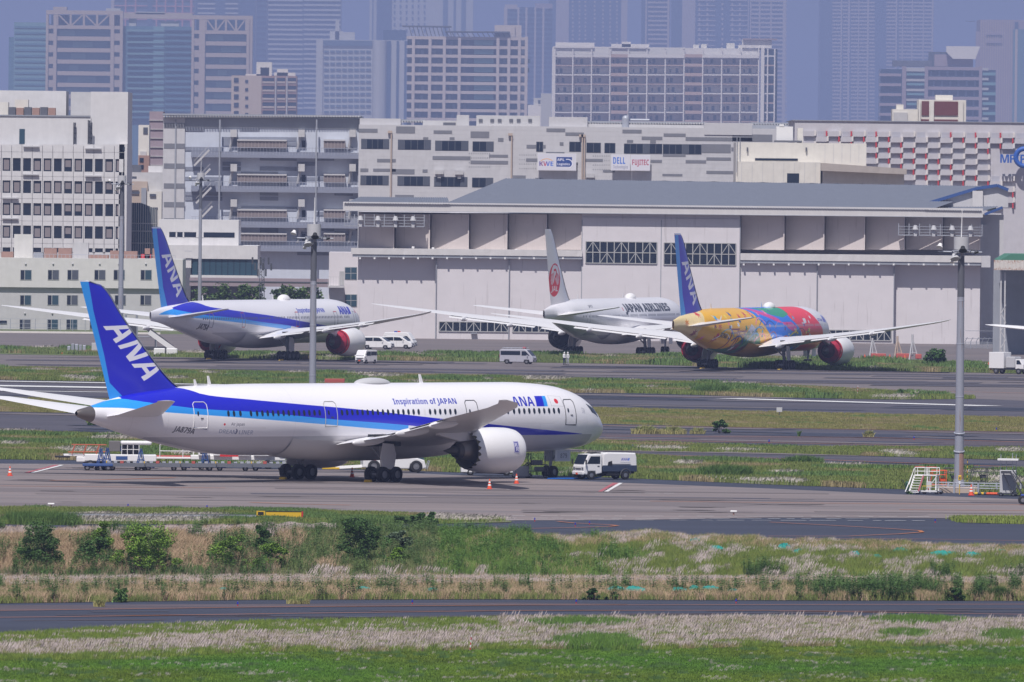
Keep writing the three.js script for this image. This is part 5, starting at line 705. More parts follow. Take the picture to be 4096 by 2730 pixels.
    for (const x of [918, 1190, 1395]) { const q = o.rect([x, y - 72, x + 26, y - 42]); mb().box(q.x, q.y, -8, q.w, q.h, 1.6).rod([q.x - 0.3, q.b, -8], [q.x - 0.8, q.b - 2.5, -8.6], 0.3).build('duct_hood', M.paleGrey, o); } blk(o, 'door', M.glassDark, [1204, y - 28, 1218, y], -8.85, 0.2);
  }
  for (const x of [698, 876, 1264]) { blk(o, 'downpipe', M.steel, [x - 3, 478, x + 3, null], x > 800 ? -6.2 : -8.2, 0.5); } for (const [x, y] of [[1564, 530], [2046, 540], [2329, 545], [2338, 545]]) { const q = o.rect([x - 3, y, x + 3, 790]); mb().rod([q.x, q.b, 0.5], [q.x, q.t, 0.5], 0.16).box(q.x - 0.3, q.t + 0.1, 0.5, 0.9, 0.5, 0.5).build('downpipe', M.tan, o); }
  for (const [a, y] of [[1740, 676], [1820, 678], [2344, 690]]) { const q = o.rect([a, y, a + 34, y + 26]); mb().box(q.x, q.y, 0.6, q.w, q.h * 0.6, 1).box(q.x, q.y - q.h * 0.4, 0.4, q.w * 0.4, q.h, 0.5).build('duct_hood', M.paleGrey, o); }
  for (let k = 0; k < 5; k++) { const x = 775 + k * 4, y = 600 + k * 75; const q = o.rect([x, y, x + 60, y + 64]); mb().bar([q.l, q.b, -2], [q.r, q.t, -2], 2.4, 0.4).bar([q.l, q.b + 1, -0.8], [q.r, q.t + 1, -0.8], 0.08).build('stair_flight', M.paleGrey, o); }
  for (const [x0, y0, nx, ny] of [[1876, 612, 10, 4], [2078, 618, 8, 4], [2372, 622, 8, 4]]) for (let i = 0; i < nx; i++) for (let j = 0; j < ny; j++) blk(o, 'vent', M.panelDark, [x0 + i * 9, y0 + j * 18, x0 + i * 9 + 2.5, y0 + j * 18 + 5], 0.05, 0.1);
}
// --- signs on the depot
function board(label, D, r, draw, z = 0.5) {
  const q0 = at((r[0] + r[2]) / 2, r[1], D), o = site('sign_board', label, D, (r[0] + r[2]) / 2, 'sign'), q = o.rect(r); mb().box(q.x, q.y, z - 0.15, q.w, q.h, 0.25).build('board', M.whiteMatt, o);
  const t = canvasTex(512, 256, draw); mesh('lettering', new THREE.PlaneGeometry(q.w * 0.98, q.h * 0.96).translate(q.x, q.y, z), new THREE.MeshStandardMaterial({ map: t, roughness: 0.6 }), o);
}
board('white sign with dark blue box and multicoloured letters on the depot', 2639, [2150, 614, 2305, 683], (g) => { g.fillStyle = '#d6d5de'; g.fillRect(0, 0, 512, 256); g.font = 'bold 96px sans-serif'; const G = g.createLinearGradient(0, 0, 240, 0); G.addColorStop(0, '#3246b0'); G.addColorStop(0.45, '#d23c50'); G.addColorStop(0.5, '#3a5cc8'); G.addColorStop(1, '#3a7cd8'); g.fillStyle = G; g.fillText('KWE', 12, 190); g.strokeStyle = '#e8a040'; g.lineWidth = 9; g.beginPath(); g.arc(120, 190, 110, -2.4, -0.8); g.stroke(); g.fillStyle = '#28468c'; g.fillRect(250, 50, 210, 150); g.fillStyle = '#eceaf4'; g.font = 'bold 54px sans-serif'; g.fillText('APL', 262, 110); g.font = 'bold 46px sans-serif'; g.fillText('Logistics', 262, 176, 170); g.strokeStyle = '#eceaf4'; g.lineWidth = 12; g.beginPath(); g.arc(400, 150, 66, -1.9, 1.2); g.stroke(); });
board('white sign with blue letters on the depot, next to the red-lettered sign', 2639, [2445, 618, 2521, 683], (g) => { g.fillStyle = '#d8d7e0'; g.fillRect(0, 0, 512, 256); g.font = 'bold 150px sans-serif'; g.fillStyle = '#2a6cd0'; g.fillText('DELL', 36, 150, 440); g.fillStyle = '#9a9cb0'; g.font = 'bold 70px sans-serif'; g.fillText('Technologies', 50, 226, 410); });
board('white sign with crimson letters on the depot', 2639, [2523, 620, 2601, 684], (g) => { g.fillStyle = '#d8d7e0'; g.fillRect(0, 0, 512, 256); g.font = 'bold 130px sans-serif'; g.fillStyle = '#b02a50'; g.fillText('FUJITEC', 26, 165, 460); });

// --- depot with red-finned window boxes
{
  const D = 2560, o = site('finned_depot', 'white depot with a chequer of window boxes and red fins', D, 3700); wall('finWhite', [0.56, 0.545, 0.585]); mat('finRed', [0.55, 0.05, 0.06], 0.6); mat('recess', [0.42, 0.42, 0.47], 0.5);
  blk(o, 'wall', M.finWhite, [3180, 488, 4400, null], 0, 60); blk(o, 'roof_edge', M.steel, [3170, 486, 4400, 489], 0.3, 60);
  for (let c = 0; c < 18; c++) for (let w = 0; w < 14; w++) {
    const x = 3218 + c * 49.7, y = 524 + w * 21.6 + c * 0.5; if (x > 3960 && w > 2 && w < 8) continue; if (x + 50 > 4085 && w > 1) continue;
    if ((c + w) % 2 === 0) { blk(o, 'window_box', M.finWhite, [x - 4, y, x + 40, y + 21], 0.65, 0.65); const cp = blk(o, 'box_cheek', M.gridWhite, [x + 40, y - 2, x + 47, y + 19], 0.9, 0.9); }
    else { blk(o, 'window_recess', M.recess, [x + 4, y + 1, x + 36, y + 20], 0.04, 0.2); if ((c * 7 + w * 3) % 5 < 3) blk(o, 'fin', M.finRed, [x + 36, y, x + 42, y + 20], 0.75, 0.7); }
  }
}
{
  const D = 2558, o = site('letter_sign', 'raised blue letters with a ring logo on the finned depot', D, 4060, 'sign'), font = await new FontLoader().loadAsync('fonts/droid/droid_sans_bold.typeface.json'), q = o.rect([4002, 616, 4072, 652]);
  mat('signBlue', [0.02, 0.1, 0.42], 0.5); let x = q.l; for (const ch of 'MFIP') { const g = new TextGeometry(ch, { font, size: q.h * 0.95, depth: 0.5, curveSegments: 4, bevelEnabled: false }); g.computeBoundingBox(); const b = g.boundingBox; g.translate(x - b.min.x, q.b, 0.5); x += b.max.x - b.min.x + 0.18; mesh('letter', std(g), M.signBlue, o); }
  const k = o.rect([4060, 592, 4136, 668]); mesh('ring', std(new THREE.TorusGeometry(k.h * 0.45, 0.5, 10, 40)).translate(k.x, k.y, 0.7), M.signBlue, o);
}
// --- cream annex behind the hangar
{
  const D = 2260, o = site('cream_annex', 'cream warehouse annex with a lean-to roof above the hangar ridge', D, 3200); blk(o, 'wall', M.beige, [2945, 572, 3467, null], 0, 25); blk(o, 'wall', M.beige, [2952, 648, 3282, null], 2.5, 5); blk(o, 'wall', M.beige, [3290, 676, 3616, null], 3.2, 8);
  { const a = o.rect([3282, 654, 3624, 690]); mb().ext([[a.l, a.t], [a.r, a.t - 0.9], [a.r, a.t - 1.9], [a.l, a.t - 1.4]], 10, 0, Tr(0, 0, 1)).build('lean_to_roof', wall('weathered', [0.44, 0.39, 0.36]), o); }
  blk(o, 'window', M.glassDark, [3021, 634, 3192, 643], 0.1, 0.3); blk(o, 'door', M.glassDark, [3148, 694, 3196, null], 2.6, 0.3); for (let i = 0; i < 8; i++) blk(o, 'wall_joint', M.paleGrey, [2966 + i * 42, 652, 2967.5 + i * 42, null], 2.53, 0.06); for (let i = 0; i < 5; i++) blk(o, 'wall_joint', M.paleGrey, [3300 + i * 34, 578, 3301.5 + i * 34, 650], 0.03, 0.06);
  blk(o, 'roof_tank', M.whiteMatt, [3108, 506, 3174, 562], -3, 6); blk(o, 'roof_tank', M.whiteMatt, [3120, 497, 3138, 508], -3, 3); blk(o, 'roof_plant', M.beige, [3192, 512, 3214, 572], -3, 3); blk(o, 'roof_plant', M.steelDark, [3100, 562, 3210, 569], -2, 5); const q = o.rect([2948, 550, 2960, 690]); mb().rod([q.l, q.b, 0.4], [q.l, q.t, 0.4], 0.06).rod([q.r, q.b, 0.4], [q.r, q.t, 0.4], 0.06).build('ladder', M.galv, o); for (const [x, y] of [[2990, 598], [3226, 598]]) blk(o, 'wall_lamp', M.steelDark, [x - 3, y - 8, x + 3, y + 8], 0.5, 0.5);
}
// --- the hangar
{
  const D = 2030, o = site('hangar', 'large white aircraft hangar with sliding doors and grey ribbed roof', D, 2660, 'hangar'), X = (px) => o.rect([px, 900, px + 1, 910]).l;
  blk(o, 'wall', M.hangar, [1432, 862, 3926, null], -6, 60); blk(o, 'fascia', M.hangarBeam, [1372, 821, 3932, 857], 1.5, 10); blk(o, 'soffit', M.steel, [1380, 856, 3925, 858], 1.6, 9);
  // ribbed roof in two levels
  const ribs = (pts, n) => { const g = skin(n, 1, (u, v) => { const a = pts[0].map((p, i) => mix(p, pts[1][i], u)), b = pts[3].map((p, i) => mix(p, pts[2][i], u)); return [mix(a[0], b[0], v), mix(a[1], b[1], v) + (Math.round(u * n) % 2 ? 0.16 : 0), mix(a[2], b[2], v)]; }); return toCreasedNormals(g, 0.2); };
  const pt = (px, py, dz) => { const p = at(px, py, D - dz); return [p.x - o.position.x, p.y, dz]; };
  mesh('roof', uvMetres(std(ribs([pt(1376, 815, 1.80), pt(1800, 820, 1.80), pt(1790, 792, -20), pt(1440, 790, -20)], 80))), M.roofGrey, o);
  mesh('roof', uvMetres(std(ribs([pt(1770, 820, 1.70), pt(3716, 842, 1.70), pt(3986, 748, -38), pt(2020, 716, -38)], 360))), M.roofGrey, o);
  mesh('roof', uvMetres(std(ribs([pt(3700, 842, 1.75), pt(3928, 846, 1.75), pt(4000, 826, -14), pt(3700, 832, -14)], 50))), M.roofGrey, o);
  mesh('roof', uvMetres(std(ribs([pt(2020, 716, -38), pt(3986, 748, -38), pt(3986, 846, -80), pt(2020, 816, -80)], 40))), M.roofGrey, o);
  { const a = pt(3690, 825, -13), b = pt(3905, 760, -13), c = pt(3990, 747, -13), d = pt(4034, 765, -13), e = pt(4034, 830, -13); mb().ext([a, b, c, d, e, [a[0], e[1]]].map((p) => [p[0], p[1]]), 0.6, 0, Tr(0, 0, -13)).build('gable_wall', M.panelLight, o); const tr = mb(); for (const [p, q] of [[a, b], [b, c], [c, d]]) tr.bar([p[0], p[1] + 0.2, -12.4], [q[0], q[1] + 0.2, -12.4], 0.7, 0.5); tr.build('gable_trim', M.steelBlue, o); blk(o, 'gable_panel', M.hangarBeam, [3902, 764, 3944, 828], -12, 0.5); }
  { const a = pt(3940, 858, 1.9), b = pt(4012, 830, 1.9); mb().bar(a, b, 0.3, 0.4).build('eave_trim', M.steelBlue, o); } blk(o, 'side_wall', M.panelLight, [3934, 860, 4030, null], -14, 40); blk(o, 'side_wall', M.panelLight, [3926, 900, 3962, null], -7, 40);
  // upper bays: screens set at a slant between fins
  const bays = [[1432, 1577], [1577, 1720], [1720, 1876], [1876, 2030], [2030, 2188], [2188, 2329], [2962, 3139], [3139, 3299], [3299, 3462], [3462, 3621], [3621, 3773], [3773, 3924]];
  for (const [a, b] of bays) { const q = o.rect([a, 857, b, 1000]); mb().ext([[q.l + 0.2, 2.4], [q.r, 0.5], [q.r, 5.6], [q.l + 0.2, 5.7]], q.h, 0, new THREE.Matrix4().makeRotationX(-PI / 2).setPosition(0, q.y, 0)).build('bay_screen', M.hangarB, o); blk(o, 'bay_fin', M.hangarB, [b - 5, 857, b, 1000], -0.25, 5); }
  blk(o, 'door_beam', M.hangarBeam, [1404, 997, 2329, 1022], 1.2, 8); blk(o, 'door_beam', M.hangarBeam, [2962, 1019, 3926, 1046], 1.2, 8); blk(o, 'beam_lip', M.steel, [1410, 1022, 2329, 1033], 1.05, 6); blk(o, 'beam_lip', M.steel, [2962, 1046, 3924, 1058], 1.05, 6); blk(o, 'beam_end', M.panelLight, [3926, 1024, 3962, 1070], 1.1, 6);
  // doors
  const door = (x0, x1, y0, z) => blk(o, 'hangar_door', M.hangar, [x0, y0, x1, null], z, 0.9);
  door(1432, 1744, 1030, -1.3); const d2 = door(1745, 2036, 1034, -0.1), d3 = door(2038, 2328, 1036, -0.2); const c1 = door(2330, 2645, 872, 0.3), c2 = door(2647, 2960, 876, 0.3); const e1 = door(2964, 3268, 1054, 0.15); const e2 = door(3271, 3577, 1056, -0.1), e3 = door(3580, 3924, 1060, -1.3);
  for (const [x, y] of [...range(1440, 58, 15).map((x) => [x, 1030]), ...range(2975, 60, 16).map((x) => [x, 1055])]) blk(o, 'beam_lamp', M.whiteMatt, [x - 3.5, y + (x - 1440) * 0.0095 * 0, x + 3.5, y + 7], 1.2, 0.3);
  blk(o, 'centre_lintel', M.hangar, [2329, 858, 2962, 878], 0.1, 3);
  function braced(dr, x0, y0, x1, y1, n, rows, zf) {             // glazed strip: panes between bars, bracing seen behind
    const q = o.rect([x0, y0, x1, y1]), w = mb().box(q.x, q.y, zf + 0.0, q.w, q.h, 0.12).build('window', M.black, dr), iw = q.w / n, ih = q.h / rows, gp = new THREE.PlaneGeometry(iw - 0.16, ih - 0.16);
    for (let i = 0; i < n; i++) for (let j = 0; j < rows; j++) mesh('pane', gp, M.glassDark, w).position.set(q.l + (i + 0.5) * iw, q.b + (j + 0.5) * ih, zf + 0.075);
    const bars = mb(); for (let i = 0; i <= n; i++) bars.box(q.l + i * iw, q.y, zf + 0.11, 0.14, q.h, 0.1); for (let j = 0; j <= rows; j++) bars.box(q.x, q.b + j * ih, zf + 0.12, q.w, 0.13, 0.1); bars.build('window_bars', M.frame, w);
    const br = mb(); for (let i = 0; i < n - 1; i += 4) for (const [u, v] of [[0, 1], [2, 1]]) br.bar([q.l + (i + u) * iw, rows > 1 ? q.y : q.b, zf + 0.09], [q.l + (i + v) * iw, q.t, zf + 0.09], 0.04, 0.1); if (rows > 1) for (let i = 2; i < n - 1; i += 4) for (const [u, v] of [[0, 1], [2, 1]]) br.bar([q.l + (i + u) * iw, q.b, zf + 0.09], [q.l + (i + v) * iw, q.y, zf + 0.09], 0.04, 0.1); br.build('window_brace', M.frame, w);
  }
  braced(c1, 2343, 968, 2628, 1054, 10, 2, 0.31); braced(c2, 2656, 973, 2944, 1060, 10, 2, 0.31); braced(d2, 1756, 1289, 2033, 1327, 10, 1, -0.09); braced(d3, 2050, 1291, 2310, 1330, 10, 1, -0.19); braced(e1, 3000, 1316, 3260, 1356, 10, 1, 0.16); braced(e2, 3288, 1322, 3566, 1362, 10, 1, -0.09);
  blk(o, 'wicket_door', M.hangarBeam, [1884, 1336, 1908, 1390], 0.0, 0.2, d2); blk(o, 'door_hood', M.steel, [1884, 1332, 1908, 1336], 0.6, 0.8, d2);
  for (const x of [1745, 2037, 2329, 2646, 2962, 3270, 3578]) blk(o, 'door_seam', M.steel, [x - 1.5, x > 2300 && x < 2963 ? 880 : 1040, x + 1.5, null], 0.35, 0.6);
  // maintenance galleries with floodlights under the eaves
  for (const [a, b, y0, y1] of [[1378, 1697, 858, 905], [3594, 3928, 896, 942]]) {
    const q = o.rect([a, y0, b, y1]), g = mb().box(q.x, q.b, 0.9, q.w, 0.18, 2.0); for (let i = 0; i <= 8; i++) g.box(mix(q.l, q.r, i / 8), q.y, 1.8, 0.14, q.h, 0.14); for (let j = 1; j < 4; j++) g.box(q.x, mix(q.b, q.t, j / 4), 1.8, q.w, 0.09, 0.09); g.build('gallery', M.steel, o);
    for (let i = 0; i < 4; i++) { const x = mix(q.l, q.r, 0.2 + i * 0.22); mb().add(new THREE.CylinderGeometry(0.25, 0.5, 0.7, 14), Tr(x, q.t - 0.6, 2.3)).box(x, q.y - 0.4, 2.1, 0.5, 1.4, 0.5).build('floodlight', M.greyPaint, o); }
  }
  for (const [x, y] of [[1652, 992], [1732, 996], [2065, 1003], [2148, 1006], [3172, 1022], [3256, 1026], [3494, 1026], [3580, 1030]]) { const q = o.rect([x - 5, y - 6, x + 5, y + 2]); mb().box(q.x, q.y, 0.4, q.w, q.h, 0.5).build('wall_lamp', M.whiteMatt, o); }
}
// --- lean-to house at the hangar's end
{
  const o = site('hangar_annex', 'narrow white annex with tall windows at the near end of the hangar', 2050, 1370); blk(o, 'wall', M.hangar, [1316, 1010, 1433, null], 0, 18); for (const [y, k] of [[1068, 0], [1177, 1]]) { const w = blk(o, 'window', M.frame, [1378, y, 1428, y + 52], 0.06, 0.2); for (let i = 0; i < 2; i++) for (let j = 0; j < 2; j++) blk(o, 'pane', M.glassBlue, [1380 + i * 24, y + 3 + j * 24, 1402 + i * 24, y + 24 + j * 26], 0.1, 0.1, w); } blk(o, 'wall', M.paleGrey, [1316, 1150, 1376, null], 0.2, 3);
  blk(o, 'door', M.frame, [1357, 1086, 1376, 1140], 0.08, 0.2); blk(o, 'door', M.frame, [1354, 1200, 1374, 1250], 0.3, 0.2); const q = o.rect([1312, 1140, 1376, 1152]), g = mb().box(q.x, q.b + 0.2, 1, q.w, 0.35, 2.2); for (let i = 0; i < 7; i++) g.box(mix(q.l, q.r, i / 6), q.t + 0.6, 2, 0.05, 1.5, 0.05); g.box(q.x, q.t + 1.3, 2, q.w, 0.05, 0.05); g.build('balcony', M.paleGrey, o);
}
// --- rusty shed at the edge
{
  const o = site('rusty_shed', 'open shed with rust-streaked white fascia and green roof', 1900, 4060); mat('rusty', 0xffffff, 0.9, { map: noiseTex(256, (x, y) => { const n = tile((u, v) => fbm(u * 2, v * 0.35, 4), x, y, 8) + (0.35 - Math.abs(y - 0.5)) * -0.7; const t = sstep(0.0, 0.35, n); return [mix(0.62, 0.36, t), mix(0.58, 0.19, t), mix(0.54, 0.12, t)]; }) }); mat('greenRoof', [0.06, 0.2, 0.13], 0.7);
  const q = o.rect([3976, 1042, 4300, 1082]), fc = new THREE.PlaneGeometry(q.w, q.h, 40, 1); { const p = fc.attributes.position, u = fc.attributes.uv; for (let i = 0; i < p.count; i++) { p.setZ(i, (i % 2) * 0.15); u.setXY(i, u.getX(i) * 4, u.getY(i)); } fc.computeVertexNormals(); } mesh('fascia', fc.translate(q.x, q.y, 1), M.rusty, o);
  const p = o.rect([4000, 1018, 4300, 1043]); mb().ext([[p.l + 1.6, p.t], [p.r, p.t], [p.r, p.b], [p.l, p.b]], 24, 0, Tr(0, 0, -11)).build('roof', M.greenRoof, o); blk(o, 'back_wall', M.steel, [3990, 1085, 4300, null], -14, 1); blk(o, 'eave_board', M.steel, [3988, 1083, 4300, 1135], -3, 0.3);
  for (const x of [4006, 4022]) blk(o, 'post', M.paleGrey, [x - 3, 1090, x + 3, null], 0, 0.25); const b = mb(), a = o.rect([4004, 1220, 4024, 1430]); for (let i = 0; i < 6; i++) b.bar([i % 2 ? a.l : a.r, mix(a.b, a.t, i / 6), 0], [i % 2 ? a.r : a.l, mix(a.b, a.t, (i + 1) / 6), 0], 0.12); b.build('post_bracing', M.paleGrey, o);
}
// --- white office with rows of square windows
{
  const D = 2250, o = site('white_office', 'white panelled office with rows of dark square windows and roof antennas', D, 250); blk(o, 'wall', M.steel, [-120, 582, 474, null], -0.6, 40); blk(o, 'wall', M.office, [476, 576, 508, null], 0, 30); blk(o, 'wall', M.office, [359, 367, 508, 590], -3, 26); blk(o, 'wall', M.office, [-120, 464, 360, 590], -2, 10); blk(o, 'wall', M.office, [-120, 360, 252, 470], -14, 14); blk(o, 'wall', M.paleGrey, [272, 366, 360, 470], -12, 10); blk(o, 'roof_edge', M.steel, [-120, 460, 358, 465], -1.8, 10);
  const xs = range(-119, 41.1, 15), rows = [632, 722, 812, 902, 990], hgt = [52, 50, 49, 50, 20];
  for (let c = 0; c < xs.length; c++) { const x = xs[c]; for (let w = 0; w < 5; w++) { const y = rows[w] + x * 0.0105, y0 = w ? rows[w - 1] + hgt[w - 1] + x * 0.0105 : 578; blk(o, 'panel', M.office, [x + 0.8, y0, x + 40.2, y0 + (y - y0) * 0.55 - 0.5], 0, 0.4); blk(o, 'panel', M.office, [x + 0.8, y0 + (y - y0) * 0.55 + 0.5, x + 40.2, y], 0, 0.4); for (const s of [0, 1]) blk(o, 'pier', M.office, s ? [x + 36, y, x + 40.2, y + hgt[w]] : [x + 0.8, y, x + 4.4, y + hgt[w]], 0, 0.4); const g = blk(o, 'window', M.glassDark, [x + 4.4, y, x + 36, y + hgt[w]], -0.25, 0.2); const k = (c * 5 + w * 7 + ((c * w) % 3)) % 7; if (k < 4 && w < 4) blk(o, 'blind', M.blind, [x + 9, y + 7 + (k === 2 ? 4 : 0), x + 31, y + hgt[w] - (k === 3 ? 18 : 5)], -0.2, 0.08, g); } blk(o, 'panel', M.office, [x + 0.8, 1010, x + 40.2, null], 0, 0.4); }
  for (const [x, y] of [[92, 584], [340, 592], [8, 790], [8, 872], [90, 696], [340, 702]]) blk(o, 'sunshade', M.greyPaint, [x, y, x + 64, y + 5], 0.5, 0.6);
  for (const [x, y0] of [[292, 490], [350, 480], [358, 490]]) { const q = o.rect([x - 3, y0, x + 3, 582]), g = mb().rod([q.x, q.b, -1.5], [q.x, q.t, -1.5], 0.07); for (let i = 0; i < 4; i++) g.box(q.x + 0.25, mix(q.b, q.t, 0.2 + i * 0.22), -1.4, 0.3, 1.1, 0.2); g.build('roof_antenna', M.darkGrey, o); }
  blk(o, 'door', M.glassBlue, [74, 516, 96, 576], -1.9, 0.3); for (const [a, y, b] of [[52, 398, 106], [-60, 408, 26]]) blk(o, 'roof_plant', M.beige, [a, y, b, 462], -6, 4); for (let i = 0; i < 6; i++) blk(o, 'cooling_unit', i % 2 ? M.brown : M.steelDark, [28 + i * 32, 428 + (i % 2) * 3, 57 + i * 32, 462], -4, 3); blk(o, 'vent', M.glassDark, [490, 588, 498, 602], 0.1, 0.2);
}
// --- two-tone building before it
{
  const D = 2100, o = site('cream_building', 'low cream and grey building with square windows behind the nearest tail fin', D, 350); blk(o, 'wall', M.cream, [-120, 1034, 730, 1152], 0.6, 20); blk(o, 'wall', M.paleGrey, [-120, 1150, 730, null], 0, 20);
  const win = (x, y, w = 46, h = 42) => { const f = blk(o, 'window', M.frame, [x - w / 2, y, x + w / 2, y + h], y < 1140 ? 0.66 : 0.06, 0.12); blk(o, 'pane', M.glassDark, [x - w / 2 + 2, y + 2.5, x - w * 0.14, y + h - 2.5], y < 1140 ? 0.69 : 0.09, 0.1, f); blk(o, 'pane', (x | 0) % 3 ? M.glassBlue : M.glassGrey, [x - w * 0.08, y + 2.5, x + w / 2 - 2, y + h - 2.5], y < 1140 ? 0.69 : 0.09, 0.1, f); const q = o.rect([x - 5, y - 27, x + 3, y - 19]); mb().add(new THREE.SphereGeometry(0.16, 10, 8), Tr(q.x, q.y, y < 1140 ? 0.7 : 0.1)).build('wall_vent', M.greyPaint, o); };
  for (const x of [103, 213, 291, 399, 476, 584]) win(x, 1079); for (const x of [101, 211, 288, 480, 582]) win(x, 1180); for (const x of [99, 209, 286, 380, 480]) win(x, 1277);
  for (const [a, y, b, m] of [[51, 938, 126, 'cream'], [288, 972, 349, 'paleGrey'], [0, 1008, 48, 'brown'], [172, 994, 222, 'brown'], [228, 994, 282, 'brown'], [350, 1020, 430, 'brown'], [436, 1004, 490, 'brown'], [492, 1006, 545, 'brown'], [575, 995, 596, 'brown'], [606, 995, 626, 'brown'], [130, 1012, 168, 'steel'], [560, 1018, 600, 'red']]) blk(o, 'roof_unit', M[m], [a, y, b, 1035], -4, 3); const rl = o.rect([130, 1020, 700, 1034]), g = mb().box(rl.x, rl.t, -1, rl.w, 0.06, 0.06); for (let i = 0; i < 36; i++) g.box(mix(rl.l, rl.r, i / 35), rl.y, -1, 0.05, rl.h, 0.05); g.build('roof_railing', M.galv, o);
  blk(o, 'doorway', M.glassDark, [-20, 1283, 26, 1296], 0.1, 0.1);
}
// --- curved glass building
{ const o = site('curved_glass_building', 'curved glass building front between the white office and the white hall', 2290, 565), q = o.rect([505, 812, 632, null]); const g = skin(20, 1, (u, v) => { const a = mix(-1.15, 1.0, u); return [q.x + Math.sin(a) * q.w * 0.55, v ? q.t - (u > 0.5 ? (u - 0.5) * 2.6 : 0) : 0, Math.cos(a) * 5 - 4]; }); mesh('glass_wall', g, M.glassBlue, o); const m = mb(); for (let i = 0; i <= 16; i++) { const a = mix(-1.15, 1, i / 16); m.box(q.x + Math.sin(a) * q.w * 0.552, (q.t - (i > 8 ? (i / 16 - 0.5) * 2.6 : 0)) / 2, Math.cos(a) * 5.02 - 3.95, 0.12, q.t - (i > 8 ? (i / 16 - 0.5) * 2.6 : 0), 0.2); } m.build('mullions', M.frame, o); for (const y of [895, 926, 974]) { const h = o.rect([505, y, 632, y + 2]).y; mesh('transom', skin(20, 1, (u, v) => { const a = mix(-1.15, 1, u); return [q.x + Math.sin(a) * q.w * 0.554, h + v * 0.18, Math.cos(a) * 5.05 - 3.95]; }), M.frame, o); } blk(o, 'core', M.steelDark, [515, 830, 625, null], -3, 6); }
// --- white hall with long window strips
{
  const D = 2200, o = site('white_hall', 'white two-storey hall with long window strips behind the left blue tail', D, 800); blk(o, 'wall', M.office, [632, 880, 952, 985], -3, 20); blk(o, 'wall', M.office, [632, 982, 1030, 1036], 0, 24); blk(o, 'wall', M.office, [730, 1034, 764, 1072], 0, 8); blk(o, 'wall', M.steelDark, [728, 1072, 762, null], 0, 8); blk(o, 'floor_edge', M.office, [760, 1102, 1030, 1112], 0.3, 10); blk(o, 'wall', M.glassDark, [764, 1036, 1030, 1104], -0.4, 20);
  const s = blk(o, 'window', M.glassDark, [674, 930, 936, 950], -2.95, 0.2); for (const [a, b] of [[700, 706], [728, 734], [782, 812]]) blk(o, 'window_pier', M.office, [a, 930, b, 950], -2.9, 0.2, s); for (let i = 0; i < 11; i++) blk(o, 'pane', M.glassBlue, [768 + i * 24, 1038, 789 + i * 24, 1102], -0.35, 0.1); blk(o, 'wall', M.steelDark, [762, 1148, 1030, null], -6, 10); blk(o, 'roof_frame', M.galv, [738, 1004, 766, 1006], 1, 0.2);
}
// --- elevated track
{ const o = site('elevated_track', 'dark elevated railway beam on piers behind the left airliner', 2160, 1040, 'viaduct'); blk(o, 'beam', M.towerMauve, [757, 1114, 1316, 1147], 0, 4); blk(o, 'beam_edge', M.steelDark, [757, 1126, 1316, 1130], 0.1, 0.3); for (const x of [800, 1000, 1225]) blk(o, 'pier', M.towerMauve, [x, 1146, x + 24, null], -0.5, 2.5); }

// ------------------------------------------------------------ plants that stand out
const toPx = (p) => { const v = p.clone().applyMatrix4(camera.matrixWorldInverse); return [2048 + F * v.x / -v.z, 1365 - F * v.y / -v.z]; };
camera.matrixWorldInverse.copy(camera.matrixWorld).invert();
function bankSpot(px, py) { let best = null, bd = 1e9; for (let t = 0; t <= 1; t += 0.02) { const p = bankPoint(px, t), d = Math.abs(toPx(p)[1] - py); if (d < bd) { bd = d; best = p; } } return best; }
mat('leafy', 0xffffff, 0.7, { vertexColors: true }); mat('twig', [0.09, 0.07, 0.05], 0.9);
function crown(seed, w, h, n, leaf, c0, c1, upright = 0) {       // many small leaf faces in clumps through the crown
  const r = rng(seed), pos = [], col = [], k = Math.max(7, Math.round(12 + w * h * 2.4)), cl = [], lean = (r() - 0.5) * 0.3;
  for (let i = 0; i < k; i++) { const a = r() * 2 * PI, q = Math.sqrt(r()) * w * 0.47, y = h * (0.08 + 0.86 * r() ** 1.15), k2 = 1.08 - 0.62 * (y / h) ** 1.5; cl.push([Math.cos(a) * q * k2 + lean * y, y, Math.sin(a) * q * k2, Math.min(w, h) * (0.07 + 0.15 * r() * r()), 0.7 + 0.6 * r()]); }
  for (let i = 0; i < n; i++) {
    const c = cl[Math.floor(r() * k)], u = r() * 2 - 1, a = r() * 2 * PI, s = Math.sqrt(1 - u * u), q = c[3] * (0.5 + 0.65 * Math.cbrt(r())), x = c[0] + q * s * Math.cos(a) * 1.25, y = Math.max(0.05, c[1] + q * u * (0.85 + upright)), z = c[2] + q * s * Math.sin(a) * 1.25;
    const l = leaf * (0.6 + 0.8 * r()), f = r() * 2 * PI, e = V(Math.cos(f), (r() - 0.45) * 1.1 + upright, Math.sin(f)).normalize().multiplyScalar(l), g = V(r() - 0.5, r() - 0.5, r() - 0.5).cross(e).normalize().multiplyScalar(l * 0.36);
    pos.push(x, y, z, x + e.x * 0.5 + g.x, y + e.y * 0.5 + g.y, z + e.z * 0.5 + g.z, x + e.x, y + e.y, z + e.z, x, y, z, x + e.x, y + e.y, z + e.z, x + e.x * 0.5 - g.x, y + e.y * 0.5 - g.y, z + e.z * 0.5 - g.z);
    const t = r(), v = c[4] * (0.8 + 0.4 * r()); for (let j = 0; j < 6; j++) col.push(mix(c0[0], c1[0], t) * v, mix(c0[1], c1[1], t) * v, mix(c0[2], c1[2], t) * v);
  }
  const g = new THREE.BufferGeometry(); g.setAttribute('position', new THREE.Float32BufferAttribute(pos, 3)); g.setAttribute('color', new THREE.Float32BufferAttribute(col, 3)); g.computeVertexNormals(); return [g, cl];
}
